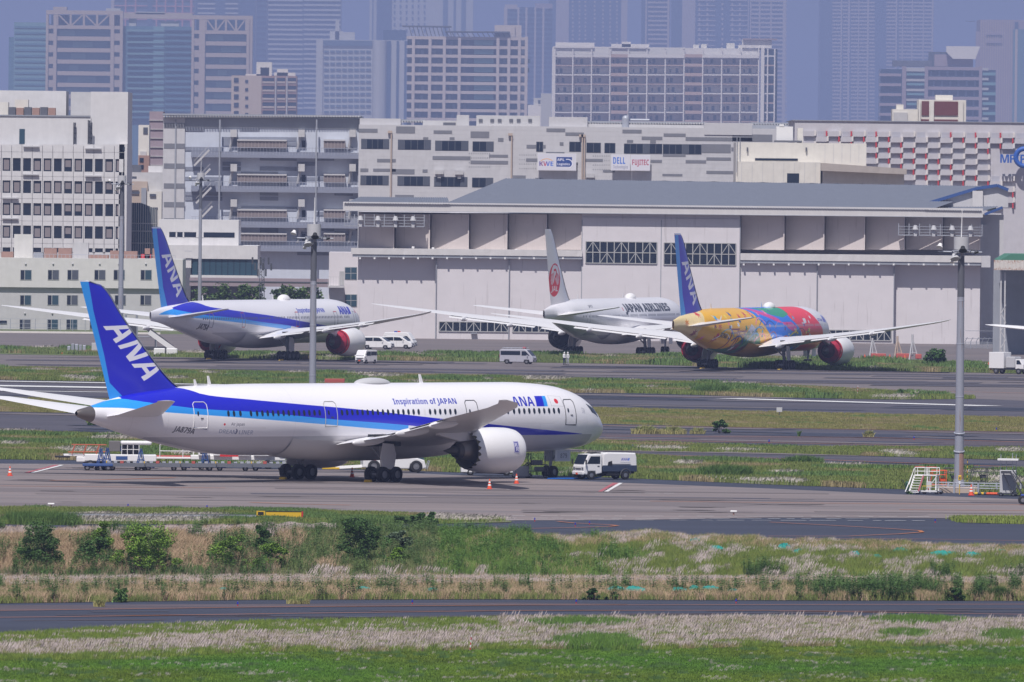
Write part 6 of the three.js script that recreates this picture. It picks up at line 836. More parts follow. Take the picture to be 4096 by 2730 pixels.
function shrub(label, p, w, h, tone, leaf = 0.16, n = 2600, name = 'shrub', upright = 0) {
  const o = thing(name, label, 'shrub', p), T = { deep: [[0.035, 0.09, 0.016], [0.07, 0.15, 0.028]], fresh: [[0.08, 0.17, 0.015], [0.19, 0.31, 0.03]], grey: [[0.07, 0.12, 0.06], [0.13, 0.18, 0.10]], dry: [[0.2, 0.2, 0.06], [0.32, 0.27, 0.12]], weed: [[0.07, 0.16, 0.03], [0.13, 0.23, 0.05]] }[tone];
  if (tone === 'dry' || upright >= 0.8) { const dry = tone === 'dry', c = dry ? (M.dry1 ??= mat('dry1', [0.36, 0.33, 0.13], 0.9)) : (M.reed1 ??= mat('reed1', [0.12, 0.2, 0.04], 0.9)), c2 = dry ? (M.dry2 ??= mat('dry2', [0.22, 0.26, 0.08], 0.9)) : (M.reed2 ??= mat('reed2', [0.075, 0.15, 0.03], 0.9)); const part = (k, m, hh, ww) => mesh('blades', tuft(k, hh, ww / 2, leaf * 0.16, Math.round(p.x * 7 + k + 900), 0.55), m, o); part(n * 0.5 | 0, c, h * 0.75, w); part(n * (dry ? 0.35 : 0.7) | 0, c2, h, w * (dry ? 0.62 : 0.9)); part(n * 0.15 | 0, c, h * 1.15, w * 0.35); return o; }
  const [g, cl] = crown(Math.round(p.x * 13 + w * 57 + 4000), w, h, n, leaf, ...T, upright); mesh('crown', g, M.leafy, o); const b = mb(); for (const c of cl.slice(0, 8)) b.rod([c[0] * 0.12, -0.25, c[2] * 0.12], [c[0], c[1], c[2]], 0.03, 0.012, 5); b.build('stems', M.twig, o); return o;
}
for (const [px, py, w, h, tone, label, n] of [
  [152, 2280, 175, 178, 'deep', 'tall dark shrub standing alone at the outer end of the bank', 3600], [375, 2266, 145, 108, 'deep', 'low dark shrub under the slim upright shrub on the bank'], [405, 2238, 76, 150, 'fresh', 'slim upright shrub rising above the bank brow'], [595, 2290, 245, 182, 'fresh', 'broadest bright green shrub on the straw-coloured bank', 4600], [930, 2275, 190, 122, 'fresh', 'low yellow-green shrub on the bank among dry grass'], [1044, 2246, 62, 140, 'deep', 'narrow dark shrub beside the yellow-green shrub on the bank'], [1082, 2270, 118, 96, 'fresh', 'rounded shrub at the edge between straw and green bank'], [1462, 2250, 185, 166, 'deep', 'dark leaning shrub topping the green bank', 4200], [1592, 2214, 112, 82, 'grey', 'grey-green shrub beside the dark leaning shrub'], [1588, 2264, 96, 70, 'fresh', 'small bright shrub low on the green bank']]) {
  const p = bankSpot(px, py), s = F / -p.z; shrub(label, p, w / s * 1.15, h / s * 1.05, tone, 0.105, (n ?? 2600) * 2.4 | 0);
}
for (const [px, py, w, h, tone, label, leaf, n, up] of [
  [2380, 2401, 96, 48, 'deep', 'dark round shrub by the near taxiway, beside the teal nets', 0.1], [2460, 2401, 52, 32, 'deep', 'small dark shrub before the teal nets', 0.1, 1200], [3830, 2405, 70, 54, 'deep', 'bushy dark weed clump by the near taxiway, left of the spiky clump', 0.1], [3992, 2404, 76, 64, 'weed', 'spiky dark weed clump at the far end of the near verge', 0.12, 2000, 0.8], [482, 2411, 92, 54, 'weed', 'dark green weed clump on the near verge below the bright shrub', 0.12, 2000, 0.5], [396, 2430, 44, 38, 'dry', 'yellowish grass clump growing out onto the near taxiway', 0.25, 500, 1.2], [1190, 2418, 98, 32, 'dry', 'flat straw clump spilling onto the near taxiway', 0.25, 900, 1],
  [2882, 1734, 88, 54, 'deep', 'leafy bush growing on the middle taxiway', 0.2], [2580, 1737, 112, 36, 'dry', 'first of three pale grass hummocks on the middle taxiway, nearest the airliner nose', 0.5, 1300, 1.3], [2690, 1738, 112, 34, 'dry', 'second of three pale grass hummocks on the middle taxiway', 0.5, 1300, 1.3], [2790, 1738, 62, 28, 'dry', 'third and smallest of the pale grass hummocks, beside the leafy bush', 0.5, 800, 1.3], [3475, 1750, 42, 29, 'dry', 'lone pale grass clump on the taxiway crack', 0.45, 700, 1.3], [3196, 1747, 10, 26, 'weed', 'thin lone weed on the taxiway crack', 0.2, 160, 1], [3600, 1588, 30, 24, 'weed', 'small dark weed at the tip of the far grass strip', 0.3, 500], [3657, 1595, 32, 20, 'weed', 'low weed beside the small dark weed at the strip tip', 0.3, 500], [3210, 1866, 172, 44, 'weed', 'dark leafy thicket on the grass strip beyond the apron', 0.4, 2600, 1], [3738, 1470, 112, 70, 'deep', 'round bush before the hangar doors at the airfield edge', 0.3, 2600], [1672, 2099, 228, 46, 'deep', 'long dark weed bed on the strip beside the apron', 0.16, 4200, 0.3], [160, 2098, 340, 60, 'weed', 'tall green weed bed at the outer end of the apron strip', 0.2, 4800, 0.8], [2840, 1578, 165, 42, 'weed', 'dark reed bed on the far grass strip', 0.4, 2600, 0.8], [2900, 1918, 230, 62, 'weed', 'high green grass hump beyond the sweeper truck', 0.35, 4200, 1], [365, 1703, 26, 16, 'deep', 'small bush under the near airliner tail', 0.2, 500], [3640, 1978, 20, 10, 'deep', 'weed tuft at the foot of the boarding steps', 0.15, 200]]) {
  const p = onGround(px, py), s = F / -p.z; p.y = 0; shrub(label, p, w / s, h / s, tone, leaf, n ?? 1800, 'shrub', up ?? 0);
}
{ const r = rng(9); for (let i = 0; i < 11; i++) { const px = 815 + i * 46, p = at(px, 1200, 2140); p.y = 0; const h = (1325 - 1158 + r() * 20) / 23.5; const o = thing('roadside_tree', `${['first', 'second', 'third', 'fourth', 'fifth', 'sixth', 'seventh', 'eighth', 'ninth', 'tenth', 'last'][i]} roadside tree under the elevated track, counted from the white hall`, 'tree', p, 0, 'row of roadside trees under the track'); const [g, cl] = crown(600 + i, 3.4, h, 1500, 0.45, [0.04, 0.09, 0.02], [0.10, 0.16, 0.03]); mesh('crown', g, M.leafy, o); const b = mb().rod([0, 0, 0], [0, h * 0.6, 0], 0.12, 0.07); for (const c of cl.slice(0, 6)) b.rod([0, h * 0.4, 0], [c[0], c[1], c[2]], 0.05, 0.02, 5); b.build('trunk', M.twig, o); } }
// teal nets laid over the soil
mat('teal', [0.015, 0.27, 0.235], 0.85);
{ const nets = [[2427, 2495, 2386, 24], [2500, 2580, 2388, 24], [2690, 2742, 2386, 16], [2758, 2792, 2378, 15], [2806, 2872, 2380, 16], [2910, 2946, 2390, 15], [2760, 2802, 2185, 14], [2816, 2898, 2214, 16], [3108, 3166, 2216, 28], [3172, 3220, 2230, 16], [3407, 3436, 2240, 22], [3490, 3524, 2252, 16], [3574, 3628, 2226, 18], [3714, 3830, 2240, 24], [3858, 3930, 2246, 24], [3964, 4036, 2230, 16], [1428, 1480, 2380, 13], [1708, 1752, 2387, 13], [880, 905, 2384, 12]]; nets.forEach(([x0, x1, y, h], i) => {
  const mid = (x0 + x1) / 2, bank = y < 2300, p = bank ? bankSpot(mid, y) : onGround(mid, y), s = F / -p.z, w = (x1 - x0) / s, hh = h / s, r = rng(900 + i), sd = r() * 50; p.y += bank ? 0.3 : 0.38; p.z += bank ? 0.5 : 1.5;
  const g = skin(22, 8, (u, v) => { const a = u * 2 - 1, b = v * 2 - 1, k = Math.max(0, 1 - Math.abs(a) ** 2.4) * Math.max(0, 1 - b * b); return [a * w / 2 + 0.12 * noise(v * 3 + sd, u * 4), hh * (0.95 * Math.sqrt(k)) * (0.8 + 0.3 * noise(u * 6 + sd, v * 2)) + 0.04 * noise(u * 22, v * 9 + sd), b * 0.7]; });
  const where = bank ? ['on the bank brow', 'on the bank slope'][i % 2] : 'on the near verge'; const o = mesh('net_sheet', g, M.teal); o.position.copy(p); tag(o, `teal net heaped ${where}, ${['first', 'second', 'third', 'fourth', 'fifth', 'sixth', 'seventh', 'eighth', 'ninth', 'tenth'][bank ? i - 6 : i > 6 ? i - 10 : i]} ${bank ? 'along the bank' : 'along the verge'}`, 'net', 'teal nets'); }); }

// ------------------------------------------------------------ lamp masts
function mast(label, px, py, D, topPy, r0, r1, cap = true, base = false) {
  const g0 = D ? at(px, py, D) : onGround(px, py), z = -g0.z, p = V(g0.x, 0, g0.z), h = at(px, topPy, z).y, o = thing('lamp_mast', label, 'lamp mast', p);
  M.mastPaint ??= mat('mastPaint', 0xffffff, 0.55, { map: noiseTex(256, (x, y) => { const n = tile((u, v) => fbm(u * 1.5, v * 0.5, 4), x, y, 8), t = sstep(0.3, 0.42, n); return [mix(0.30, 0.26, t), mix(0.31, 0.19, t), mix(0.37, 0.16, t)]; }) });
  const shaft = new THREE.CylinderGeometry(r1, r0, h, 24, 12); mesh('shaft', shaft.translate(0, h / 2, 0), M.mastPaint, o); mb().add(new THREE.CylinderGeometry(r1 * 1.02, r1 * 1.12, h * 0.17, 20), Tr(0, h * 0.9, 0)).build('dark_sleeve', M.steelDark, o);
  for (const k of [0.4, 0.62, 0.8]) mb().add(new THREE.CylinderGeometry(mix(r0, r1, k) + 0.02, mix(r0, r1, k) + 0.02, 0.08, 20), Tr(0, h * k, 0)).build('band', M.galv, o);
  mb().add(new THREE.CylinderGeometry(0.62, 0.62, 1.05, 24), Tr(0, h + 0.75, 0)).build('drum', M.greyPaint, o); mb().rod([0, h + 1.2, 0], [0.04, h + 3.6, 0], 0.045, 0.03).build('lightning_rod', M.whiteMatt, o);
  const fr = mb(); for (const [a, b] of [[-1.9, 1.7]]) fr.rod([a, h + 0.05, 0.1], [b, h + 0.02, -0.1], 0.06).rod([-0.6, h - 0.05, 0.9], [0.7, h + 0.05, -0.9], 0.06); fr.add(new THREE.TorusGeometry(0.75, 0.05, 6, 24), new THREE.Matrix4().makeRotationX(PI / 2).setPosition(0, h + 0.12, 0)); fr.build('lamp_frame', M.galv, o);
  const fl = (x, y, z2, s, m = 'greyPaint', t = 0.4) => { const g = new THREE.LatheGeometry([[0.02, -0.24], [0.18, -0.22], [0.24, 0], [0.38, 0.2], [0.36, 0.24], [0.02, 0.22]].map((q) => new THREE.Vector2(...q)), 16); g.scale(s, s, s); g.rotateX(PI - 0.5); g.rotateY(t); mesh('floodlight', std(g).translate(x, h + y, z2), M[m], o); };
  fl(-1.75, 0.55, 0.2, 0.75, 'whiteMatt', -0.6); fl(-0.55, -0.35, 0.5, 1.05, 'greyPaint', 0.3); fl(0.1, 0.3, 0.75, 0.9, 'black', 0); fl(1.2, 0.1, 0.1, 0.55, 'darkGrey', 0.8); fl(-0.8, -0.75, 0.3, 0.5, 'whiteMatt', -0.2); fl(0.9, 0.15, -0.5, 0.5, 'darkGrey', 2);
  if (base) { mb().rbox(0, 0.22, 0, 3.4, 0.5, 2.4, 0.04).build('footing', M.tan, o); mb().add(new THREE.CylinderGeometry(r0 * 1.02, r0 * 1.35, 0.7, 24), Tr(0, 0.75, 0)).build('base_flare', M.mastPaint, o); mb().add(new THREE.CylinderGeometry(r0 * 0.995, r0 * 1.02, 2.4, 20, 1, true, 0.0, 1.25), Tr(0, 2.2, 0)).build('rust_patch', M.brown, o); for (const y of [3.4, 4.9]) mb().add(new THREE.TorusGeometry(r0 + 0.01, 0.06, 6, 24), new THREE.Matrix4().makeRotationX(PI / 2 + 0.2).setPosition(0, y, 0)).build('strap', M.galv, o); }
  return o;
}
mast('tall grey lamp mast with drum head standing by the boarding steps', 3836, 1972, 0, 1010, 0.4, 0.26, true, true);
mast('grey lamp mast rising behind the nearest airliner body', 1246, 1860, 1106, 955, 0.34, 0.25);
mast('lamp mast in front of the white office, behind the nearest tail fin', 480, 1400, 1800, 738, 0.42, 0.28);
mast('lamp mast before the panelled depot, behind the left airliner', 796, 1360, 2080, 722, 0.32, 0.24);
{ const p = at(1046, 1200, 2120), o = thing('radio_mast', 'lattice radio mast with antenna ring under the depot', 'mast', V(p.x, 0, p.z)), h = at(1046, 1032, 2120).y, b = mb(); for (const [x, z] of [[-0.5, -0.4], [0.5, -0.4], [0, 0.5]]) b.rod([x, 0, z], [x * 0.6, h, z * 0.6], 0.07); for (let i = 0; i < 14; i++) b.rod([i % 2 ? -0.4 : 0.4, h * i / 14, 0], [i % 2 ? 0.4 : -0.4, h * (i + 1) / 14, 0], 0.05); b.build('lattice', M.steelDark, o); const a = mb(); for (let i = 0; i < 8; i++) a.box(-1.6 + i * 0.45, h - 0.5 - (i % 3), 0.2, 0.3, 1.2, 0.25); a.build('antennas', M.darkGrey, o); }
// ------------------------------------------------------------ small airfield furniture
function cone(label, px, py, k = 1) { const p = onGround(px, py); const o = thing('traffic_cone', label, 'traffic cone', p, 0, 'orange traffic cones'), g = (a, b, m) => { const y = (t) => 0.07 + t * 0.78, R = (t) => mix(0.19, 0.035, t); mb().add(new THREE.CylinderGeometry(R(b), R(a), y(b) - y(a), 18), Tr(0, (y(a) + y(b)) / 2, 0)).build(m === 'orange' ? 'body' : 'stripe', M[m], o); }; g(0, 0.3, 'orange'); g(0.3, 0.45, 'whiteMatt'); g(0.45, 0.6, 'orange'); g(0.6, 0.75, 'whiteMatt'); g(0.75, 1, 'orange'); mb().rbox(0, 0.035, 0, 0.48, 0.07, 0.48, 0.02).build('foot', M.red, o); o.scale.setScalar(k); }
cone('traffic cone standing alone at the outer end of the apron', 38, 1906); cone('traffic cone between the two main gear bogies of the nearest airliner', 1408, 1911); cone('traffic cone before the big engine, nearer of the pair', 1958, 1959); cone('traffic cone behind the engine inlet, farther of the pair', 2066, 1937); cone('large traffic cone at the foot of the lamp mast', 3886, 1984, 1.08);
mat('lampBlue', [0.02, 0.03, 0.35], 0.2);
[[511, 2031, 'on the apron edge strip, first from its outer end'], [827, 2036, 'on the apron edge strip above the guard rail'], [2305, 2417, 'on the near taxiway edge, below the green bank'], [2945, 2415, 'on the near taxiway edge, past the teal nets'], [950, 2427, 'on the near taxiway edge, below the low shrubs'], [1649, 2419, 'on the near taxiway edge, mid bank'], [2301, 2107, 'inside the orange taxi loop, nearer'], [2358, 2100, 'inside the orange taxi loop, farther'], [2139, 2087, 'at the apron corner'], [2531, 1796, 'beyond the airliner nose on the grass wedge'], [3077, 1775, 'on the middle taxiway edge by the thin weed'], [3657, 1761, 'on the middle taxiway edge near the mast'], [3987, 1726, 'on the mown strip edge past the mast'], [3742, 2092, 'at the small green corner strip']].forEach(([px, py, w]) => { const p = onGround(px, py), k = -p.z > 1100 ? 0.9 : 0.65, o = thing('edge_light', 'blue taxiway edge light ' + w, 'taxiway light', p, 0, 'blue taxiway edge lights'); mb().add(new THREE.CylinderGeometry(0.04, 0.06, 0.22, 10), Tr(0, 0.11, 0)).build('stem', M.red, o); mb().add(new THREE.CylinderGeometry(0.05, 0.1, 0.16, 12), Tr(0, 0.29, 0)).add(new THREE.SphereGeometry(0.07, 10, 8), Tr(0, 0.36, 0)).build('lens', M.lampBlue, o); o.scale.setScalar(k); });
for (const [px, py, l] of [[2935, 2064, 'white oblong apron light on a short leg'], [2331, 1571, 'small white runway light beyond the airliner roof'], [203, 2034, 'white oblong light at the outer apron edge']]) { const p = onGround(px, py), o = thing('apron_light', l, 'ground light', p); mb().rbox(0, 0.32, 0, 0.52, 0.14, 0.3, 0.06).build('head', M.whiteMatt, o); mb().rod([0, 0, 0], [0, 0.28, 0], 0.06).build('leg', M.brown, o); }
{ const p = onGround(1114, 2086), o = thing('direction_board', 'long low yellow board with black edge and red end on the apron strip', 'sign', p, 0.02); o.position.y = 0.06; mb().box(0.35, 0.42, 0, 2.6, 0.42, 0.14).build('board', M.yellow, o); mb().box(0.35, 0.65, 0, 2.62, 0.04, 0.18).build('top_edge', M.black, o); mb().box(-1.32, 0.46, 0.02, 0.62, 0.44, 0.14).build('arrow_board', M.yellow, o); mb().box(-1.32, 0.5, 0.1, 0.42, 0.22, 0.03).build('arrow_panel', M.black, o); mb().box(1.73, 0.42, 0, 0.12, 0.5, 0.2).build('end_box', M.red, o); for (const x of [-1.3, -0.6, 0.4, 1.4]) mb().box(x, 0.1, 0, 0.08, 0.22, 0.08).build('leg', M.black, o); }
{ const a = onGround(120, 2081), b = onGround(1024, 2087), o = thing('guard_rail', 'low galvanised guard rail along the apron strip', 'guard rail', a), d = b.clone().sub(a), L2 = d.length(); o.rotation.y = -Math.atan2(d.z, d.x); o.scale.y = 0.8; mb().ext([[-0.03, 0.38], [0.05, 0.42], [-0.03, 0.46], [0.05, 0.5], [-0.03, 0.56]].concat([[-0.06, 0.56], [-0.06, 0.38]]), L2, 0, new THREE.Matrix4().makeRotationY(PI / 2).setPosition(L2 / 2, 0, 0)).build('rail', M.galv, o); for (let x = 0.5; x < L2; x += 2.25) mb().box(x, 0.28, -0.12, 0.12, 0.56, 0.12).build('post', M.galv, o); mb().box(L2 / 2, 0.6, -0.1, L2, 0.05, 0.08).build('cap', M.steelDark, o); }
for (const [px, py, h, l] of [[1880, 2612, 0.95, 'slim red and white marker pole in the near plume grass'], [3430, 1588, 1.35, 'slim red and white marker pole on the far grass strip']]) { const p = onGround(px, py), o = thing('marker_pole', l, 'marker pole', p); for (let i = 0; i < 7; i++) mb().add(new THREE.CylinderGeometry(0.025, 0.025, h / 7, 8), Tr(0.01 * i, h * (i + 0.5) / 7, 0)).build('section', i % 2 ? M.red : M.whiteMatt, o); }
{ const p = onGround(3118, 1668), o = thing('taxiway_sign', 'small pale sign plate on the mown strip', 'sign', p); mb().rbox(0, 0.75, 0, 0.62, 0.5, 0.1, 0.03).build('plate', M.greyPaint, o); mb().rod([0, 0, 0], [0, 0.6, 0], 0.05).build('leg', M.darkGrey, o); }
{ const p = onGround(1338, 1546), o = thing('red_barrier', 'faded red ribbed container on the grass behind the airliner roof', 'container', p), s = F / -p.z, w = 80 / s, h = 30 / s; mb().rbox(0, h / 2, 0, w, h, 1.4, 0.04).build('body', mat('fadedRed', [0.45, 0.1, 0.085], 0.8), o); for (let i = 0; i < 12; i++) mb().box(-w / 2 + w * (i + 0.5) / 12, h / 2, 0.72, w / 26, h * 0.9, 0.06).build('rib', M.fadedRed, o); }
// ------------------------------------------------------------ vehicles (forward is +x)
function wheels(o, R, spots, w = 0.22) { const a = tyreGeo(R, w), b = hubGeo(R, w * 1.05); for (const [x, z] of spots) { const t = mesh('wheel', a, M.rubber, o); t.position.set(x, R, z); mesh('wheel_hub', b, M.metal, t); } }
function van(name, label, p, turn, v, group) {
  const o = thing(name, label, v.cat ?? 'van', p, turn, group), W = v.w;
  mb().ext(v.body, W, 0.07).build('body', v.paint ?? M.white, o);
  for (const s of [1, -1]) { for (const g of v.glass) mb().ext(g, 0.03, 0.008, Tr(0, 0, s * (W / 2 + 0.005))).build('side_window', M.glassDark, o); mb().box(v.mirror[0], v.mirror[1], s * (W / 2 + 0.12), 0.14, 0.2, 0.16).build('mirror', v.paint ?? M.white, o); mb().rbox(v.lamp[0], v.lamp[1], s * (W / 2 - 0.26), 0.08, 0.2, 0.34, 0.03).build('headlight', M.metal, o); mb().rbox(v.tail[0], v.tail[1], s * (W / 2 - 0.12), 0.06, 0.4, 0.16, 0.02).build('tail_light', M.red, o); mb().box((v.ax[0] + v.ax[1]) / 2, v.handle ?? 1.0, s * (W / 2 + 0.012), 0.02, 1.1, 0.01).build('door_seam', M.frame, o); }
  const [a, b] = v.shield, dx = b[0] - a[0], dy = b[1] - a[1], L2 = Math.hypot(dx, dy); mb().add(new THREE.BoxGeometry(L2 * 0.94, 0.03, W * 0.84), new THREE.Matrix4().makeRotationZ(Math.atan2(dy, dx)).setPosition((a[0] + b[0]) / 2 + 0.02, (a[1] + b[1]) / 2 + 0.01, 0)).build('windscreen', M.glassDark, o);
  mb().rbox(v.bump[0], v.bump[1], 0, 0.14, 0.24, W * 0.9, 0.05).build('bumper', v.bumper ?? M.darkGrey, o); mb().box(v.bump[0] + 0.06, v.bump[1] + 0.3, 0, 0.05, 0.14, W * 0.5).build('grille', M.darkGrey, o); mb().box(v.bump[0] + 0.08, v.bump[1] + 0.02, 0, 0.02, 0.14, 0.34).build('number_plate', v.plate ?? M.whiteMatt, o);
  wheels(o, v.R, v.ax.flatMap((x) => [[x, W / 2 - 0.12], [x, -W / 2 + 0.12]])); mb().box((v.ax[0] + v.ax[1]) / 2, 0.32, 0, 3.2 * (v.R / 0.34), 0.2, W * 0.8).build('underbody', M.black, o); return o;
}
const MINI = { w: 1.85, R: 0.35, ax: [1.45, -1.4], mirror: [1.05, 1.22], lamp: [2.25, 0.82], tail: [-2.38, 1.1], bump: [2.33, 0.45], shield: [[1.75, 1.18], [0.85, 1.78]], body: [[-2.38, 0.32], [-2.4, 1.2], [-2.2, 1.85], [-1.5, 1.94], [0.4, 1.92], [0.9, 1.78], [1.8, 1.15], [2.3, 0.98], [2.4, 0.6], [2.36, 0.28], [1.85, 0.26], [1.75, 0.6], [1.2, 0.6], [1.05, 0.26], [-1.0, 0.26], [-1.1, 0.6], [-1.7, 0.6], [-1.8, 0.28]], glass: [[[-2.2, 1.24], [-2.05, 1.72], [-0.5, 1.76], [-0.5, 1.24]], [[-0.4, 1.24], [-0.4, 1.76], [0.5, 1.74], [1.25, 1.24]]] };
const HIACE = { w: 1.88, R: 0.34, ax: [1.5, -1.35], mirror: [1.65, 1.2], lamp: [2.4, 0.85], tail: [-2.42, 1.1], bump: [2.4, 0.45], shield: [[2.25, 1.15], [1.5, 1.95]], body: [[-2.42, 0.32], [-2.42, 1.9], [-2.2, 2.06], [1.2, 2.08], [1.52, 1.95], [2.3, 1.1], [2.45, 0.8], [2.45, 0.3], [1.95, 0.28], [1.85, 0.6], [1.2, 0.6], [1.08, 0.28], [-0.95, 0.28], [-1.05, 0.6], [-1.65, 0.6], [-1.8, 0.3]], glass: [[[-2.25, 1.25], [-2.25, 1.8], [0.6, 1.82], [0.6, 1.25]], [[0.8, 1.2], [0.8, 1.8], [1.35, 1.8], [1.95, 1.2]]] };
const KEI = { w: 1.48, R: 0.28, ax: [1.05, -1.15], mirror: [1.4, 1.1], lamp: [1.66, 0.72], tail: [-1.68, 0.9], bump: [1.68, 0.4], shield: [[1.55, 1.0], [1.15, 1.72]], body: [[-1.68, 0.28], [-1.7, 1.75], [-1.5, 1.88], [0.95, 1.88], [1.2, 1.74], [1.6, 0.98], [1.7, 0.85], [1.7, 0.25], [1.4, 0.25], [1.3, 0.5], [0.8, 0.5], [0.7, 0.25], [-0.85, 0.25], [-0.92, 0.5], [-1.4, 0.5], [-1.48, 0.26]], glass: [[[-1.55, 1.15], [-1.55, 1.65], [-0.1, 1.66], [-0.1, 1.15]], [[0, 1.1], [0, 1.66], [0.85, 1.66], [1.25, 1.1]]] };
van('minivan', 'white minivan parked before the hangar door, rearmost of the pair', onGround(1510, 1398), -0.28, MINI, 'white vans by the hangar'); van('minivan', 'white minivan partly hidden behind the other minivan by the hangar', onGround(1592, 1396), -0.28, MINI, 'white vans by the hangar');
{ const o = van('high_roof_van', 'white high-roof van behind the two minivans with flag marks on its roof', onGround(1600, 1392), -0.28, { ...HIACE, body: HIACE.body.map(([x, y]) => [x, y > 1.9 ? y + 0.28 : y]) }, 'white vans by the hangar'); mb().box(-0.6, 2.4, 0.3, 0.5, 0.3, 0.1).build('roof_flag', M.blue, o); mb().box(-0.1, 2.4, 0.3, 0.4, 0.3, 0.1).build('roof_flag', M.red, o); }
van('small_van', 'tiny white van facing this way beside the lamp mast', onGround(1464, 1455), 4.15, { ...KEI, plate: M.orange });
{ const o = van('silver_van', 'silver van with roof rack and red beacon before the hangar', onGround(2072, 1457), -0.3, { ...HIACE, paint: mat('silver', [0.5, 0.5, 0.56], 0.35, { metalness: 0.2 }) }); const b = mb(); for (const z of [-0.7, 0.7]) b.rod([-2.1, 2.25, z], [1.3, 2.25, z], 0.03); for (let i = 0; i < 6; i++) b.rod([-2 + i * 0.62, 2.25, -0.7], [-2 + i * 0.62, 2.25, 0.7], 0.03).rod([-2 + i * 0.62, 2.05, 0.7], [-2 + i * 0.62, 2.25, 0.7], 0.03).rod([-2 + i * 0.62, 2.05, -0.7], [-2 + i * 0.62, 2.25, -0.7], 0.03); b.build('roof_rack', M.galv, o); mb().rbox(1.0, 2.24, 0.3, 0.3, 0.26, 0.7, 0.05).build('beacon', M.red, o); }
// two people on foot beyond the taxiway
function person(label, p, turn, cloth, pose) {
  const o = thing('person', label, 'person', p, turn), res = 56, mc = new MarchingCubes(res, M.whiteMatt, false, false, 60000), half2 = 0.95; mc.isolation = 0;
  const J = [[[0, 1.52, 0], [0, 1.60, 0], 0.075, 0.06], [[0, 1.66, 0.01], [0, 1.72, 0.01], 0.095, 0.1], [[0, 1.42, 0], [0, 1.02, 0], 0.17, 0.15], [[-0.1, 0.95, 0], [-0.11, 0.5, 0.03], 0.1, 0.07], [[-0.11, 0.5, 0.03], [-0.12, 0.09, 0], 0.07, 0.05], [[0.1, 0.95, 0], [0.12, 0.5, 0.02], 0.1, 0.07], [[0.12, 0.5, 0.02], [0.13, 0.09, -0.02], 0.07, 0.05], [[-0.12, 0.05, 0], [-0.13, 0.04, 0.17], 0.05, 0.04], [[0.13, 0.05, -0.02], [0.15, 0.04, 0.15], 0.05, 0.04], [[-0.18, 1.4, 0], [-0.26, 1.12, pose], 0.06, 0.048], [[-0.26, 1.12, pose], [-0.2, 0.95, pose + 0.16], 0.048, 0.035], [[0.18, 1.4, 0], [0.26, 1.12, 0], 0.06, 0.048], [[0.26, 1.12, 0], [0.22, 0.9, 0.1], 0.048, 0.035], [[-0.15, 1.4, 0], [0.15, 1.4, 0], 0.08, 0.08]];
  for (let k = 0; k < res; k++) for (let j = 0; j < res; j++) for (let i = 0; i < res; i++) { const x = (i - res / 2) / (res / 2) * half2, y = (j - res / 2) / (res / 2) * half2 + 0.9, z = (k - res / 2) / (res / 2) * half2; let s = 1e9; for (const [a, b, ra, rb] of J) { const bx = b[0] - a[0], by = b[1] - a[1], bz = b[2] - a[2], t = clamp(((x - a[0]) * bx + (y - a[1]) * by + (z - a[2]) * bz) / (bx * bx + by * by + bz * bz)), d = Math.hypot(x - a[0] - bx * t, y - a[1] - by * t, z - a[2] - bz * t) - mix(ra, rb, t), h2 = clamp(0.5 + 0.5 * (s - d) / 0.05); s = mix(s, d, h2) - 0.05 * h2 * (1 - h2); } mc.field[i + j * res + k * res * res] = -s; }
  mc.update(); const n = mc.count, pos = new Float32Array(mc.positionArray.slice(0, n * 3)), nor = new Float32Array(mc.normalArray.slice(0, n * 3)), col = new Float32Array(n * 3);
  for (let i = 0; i < n; i++) { pos[3 * i] *= half2; pos[3 * i + 1] = pos[3 * i + 1] * half2 + 0.9; pos[3 * i + 2] *= half2; const y = pos[3 * i + 1], c = y > 1.58 ? [0.42, 0.27, 0.2] : y > 0.98 ? cloth[0] : y > 0.09 ? cloth[1] : [0.02, 0.02, 0.02]; col.set(c, 3 * i); }
  const g = new THREE.BufferGeometry(); g.setAttribute('position', new THREE.BufferAttribute(pos, 3)); g.setAttribute('normal', new THREE.BufferAttribute(nor, 3)); g.setAttribute('color', new THREE.BufferAttribute(col, 3)); mesh('body', g, M.leafy, o);
  mesh('helmet', std(new THREE.SphereGeometry(0.125, 16, 10, 0, 2 * PI, 0, PI * 0.55)).translate(0, 1.7, 0.01), M.whiteMatt, o);
}
person('person in white shirt and navy trousers standing by the taxiway, arm bent', onGround(2257, 1461), 0.6, [[0.7, 0.7, 0.72], [0.02, 0.03, 0.08]], 0.12); person('person in pale grey clothes beside the one in navy trousers', onGround(2271, 1461), -0.7, [[0.6, 0.6, 0.62], [0.35, 0.37, 0.42]], 0.05);
{ const p = onGround(4032, 1497), o = thing('service_truck', 'white box service truck facing away at the airfield edge', 'truck', p, -0.55); mb().rbox(-1.2, 1.85, 0, 2.3, 2.2, 2.1, 0.06).build('box_body', M.white, o); mb().rbox(0.9, 1.6, 0, 1.4, 1.5, 1.9, 0.1).build('tank', M.greyPaint, o); mb().ext([[1.7, 0.7], [1.7, 2.0], [2.4, 2.05], [2.9, 1.3], [2.95, 0.7]], 1.95, 0.07).build('cab', M.white, o); mb().box(0.4, 0.7, 0, 5, 0.25, 1.9).build('chassis', M.black, o); wheels(o, 0.42, [[2.2, 0.85], [2.2, -0.85], [-1.3, 0.85], [-1.3, -0.85]], 0.3); for (const s of [1, -1]) mb().ext([[1.9, 1.35], [1.9, 1.9], [2.35, 1.9], [2.65, 1.35]], 0.03, 0.008, Tr(0, 0, s * 0.985)).build('side_window', M.glassDark, o); for (const [y, z] of [[1.4, 1], [0.65, 0.5], [0.65, -0.7]]) mb().box(-2.38, y, z, 0.05, 0.3, 0.3).build('rear_lamp', M.orange, o); mb().rod([2.6, 0.7, -1.2], [2.6, 2.1, -1.25], 0.06).build('hose_post', M.black, o); }
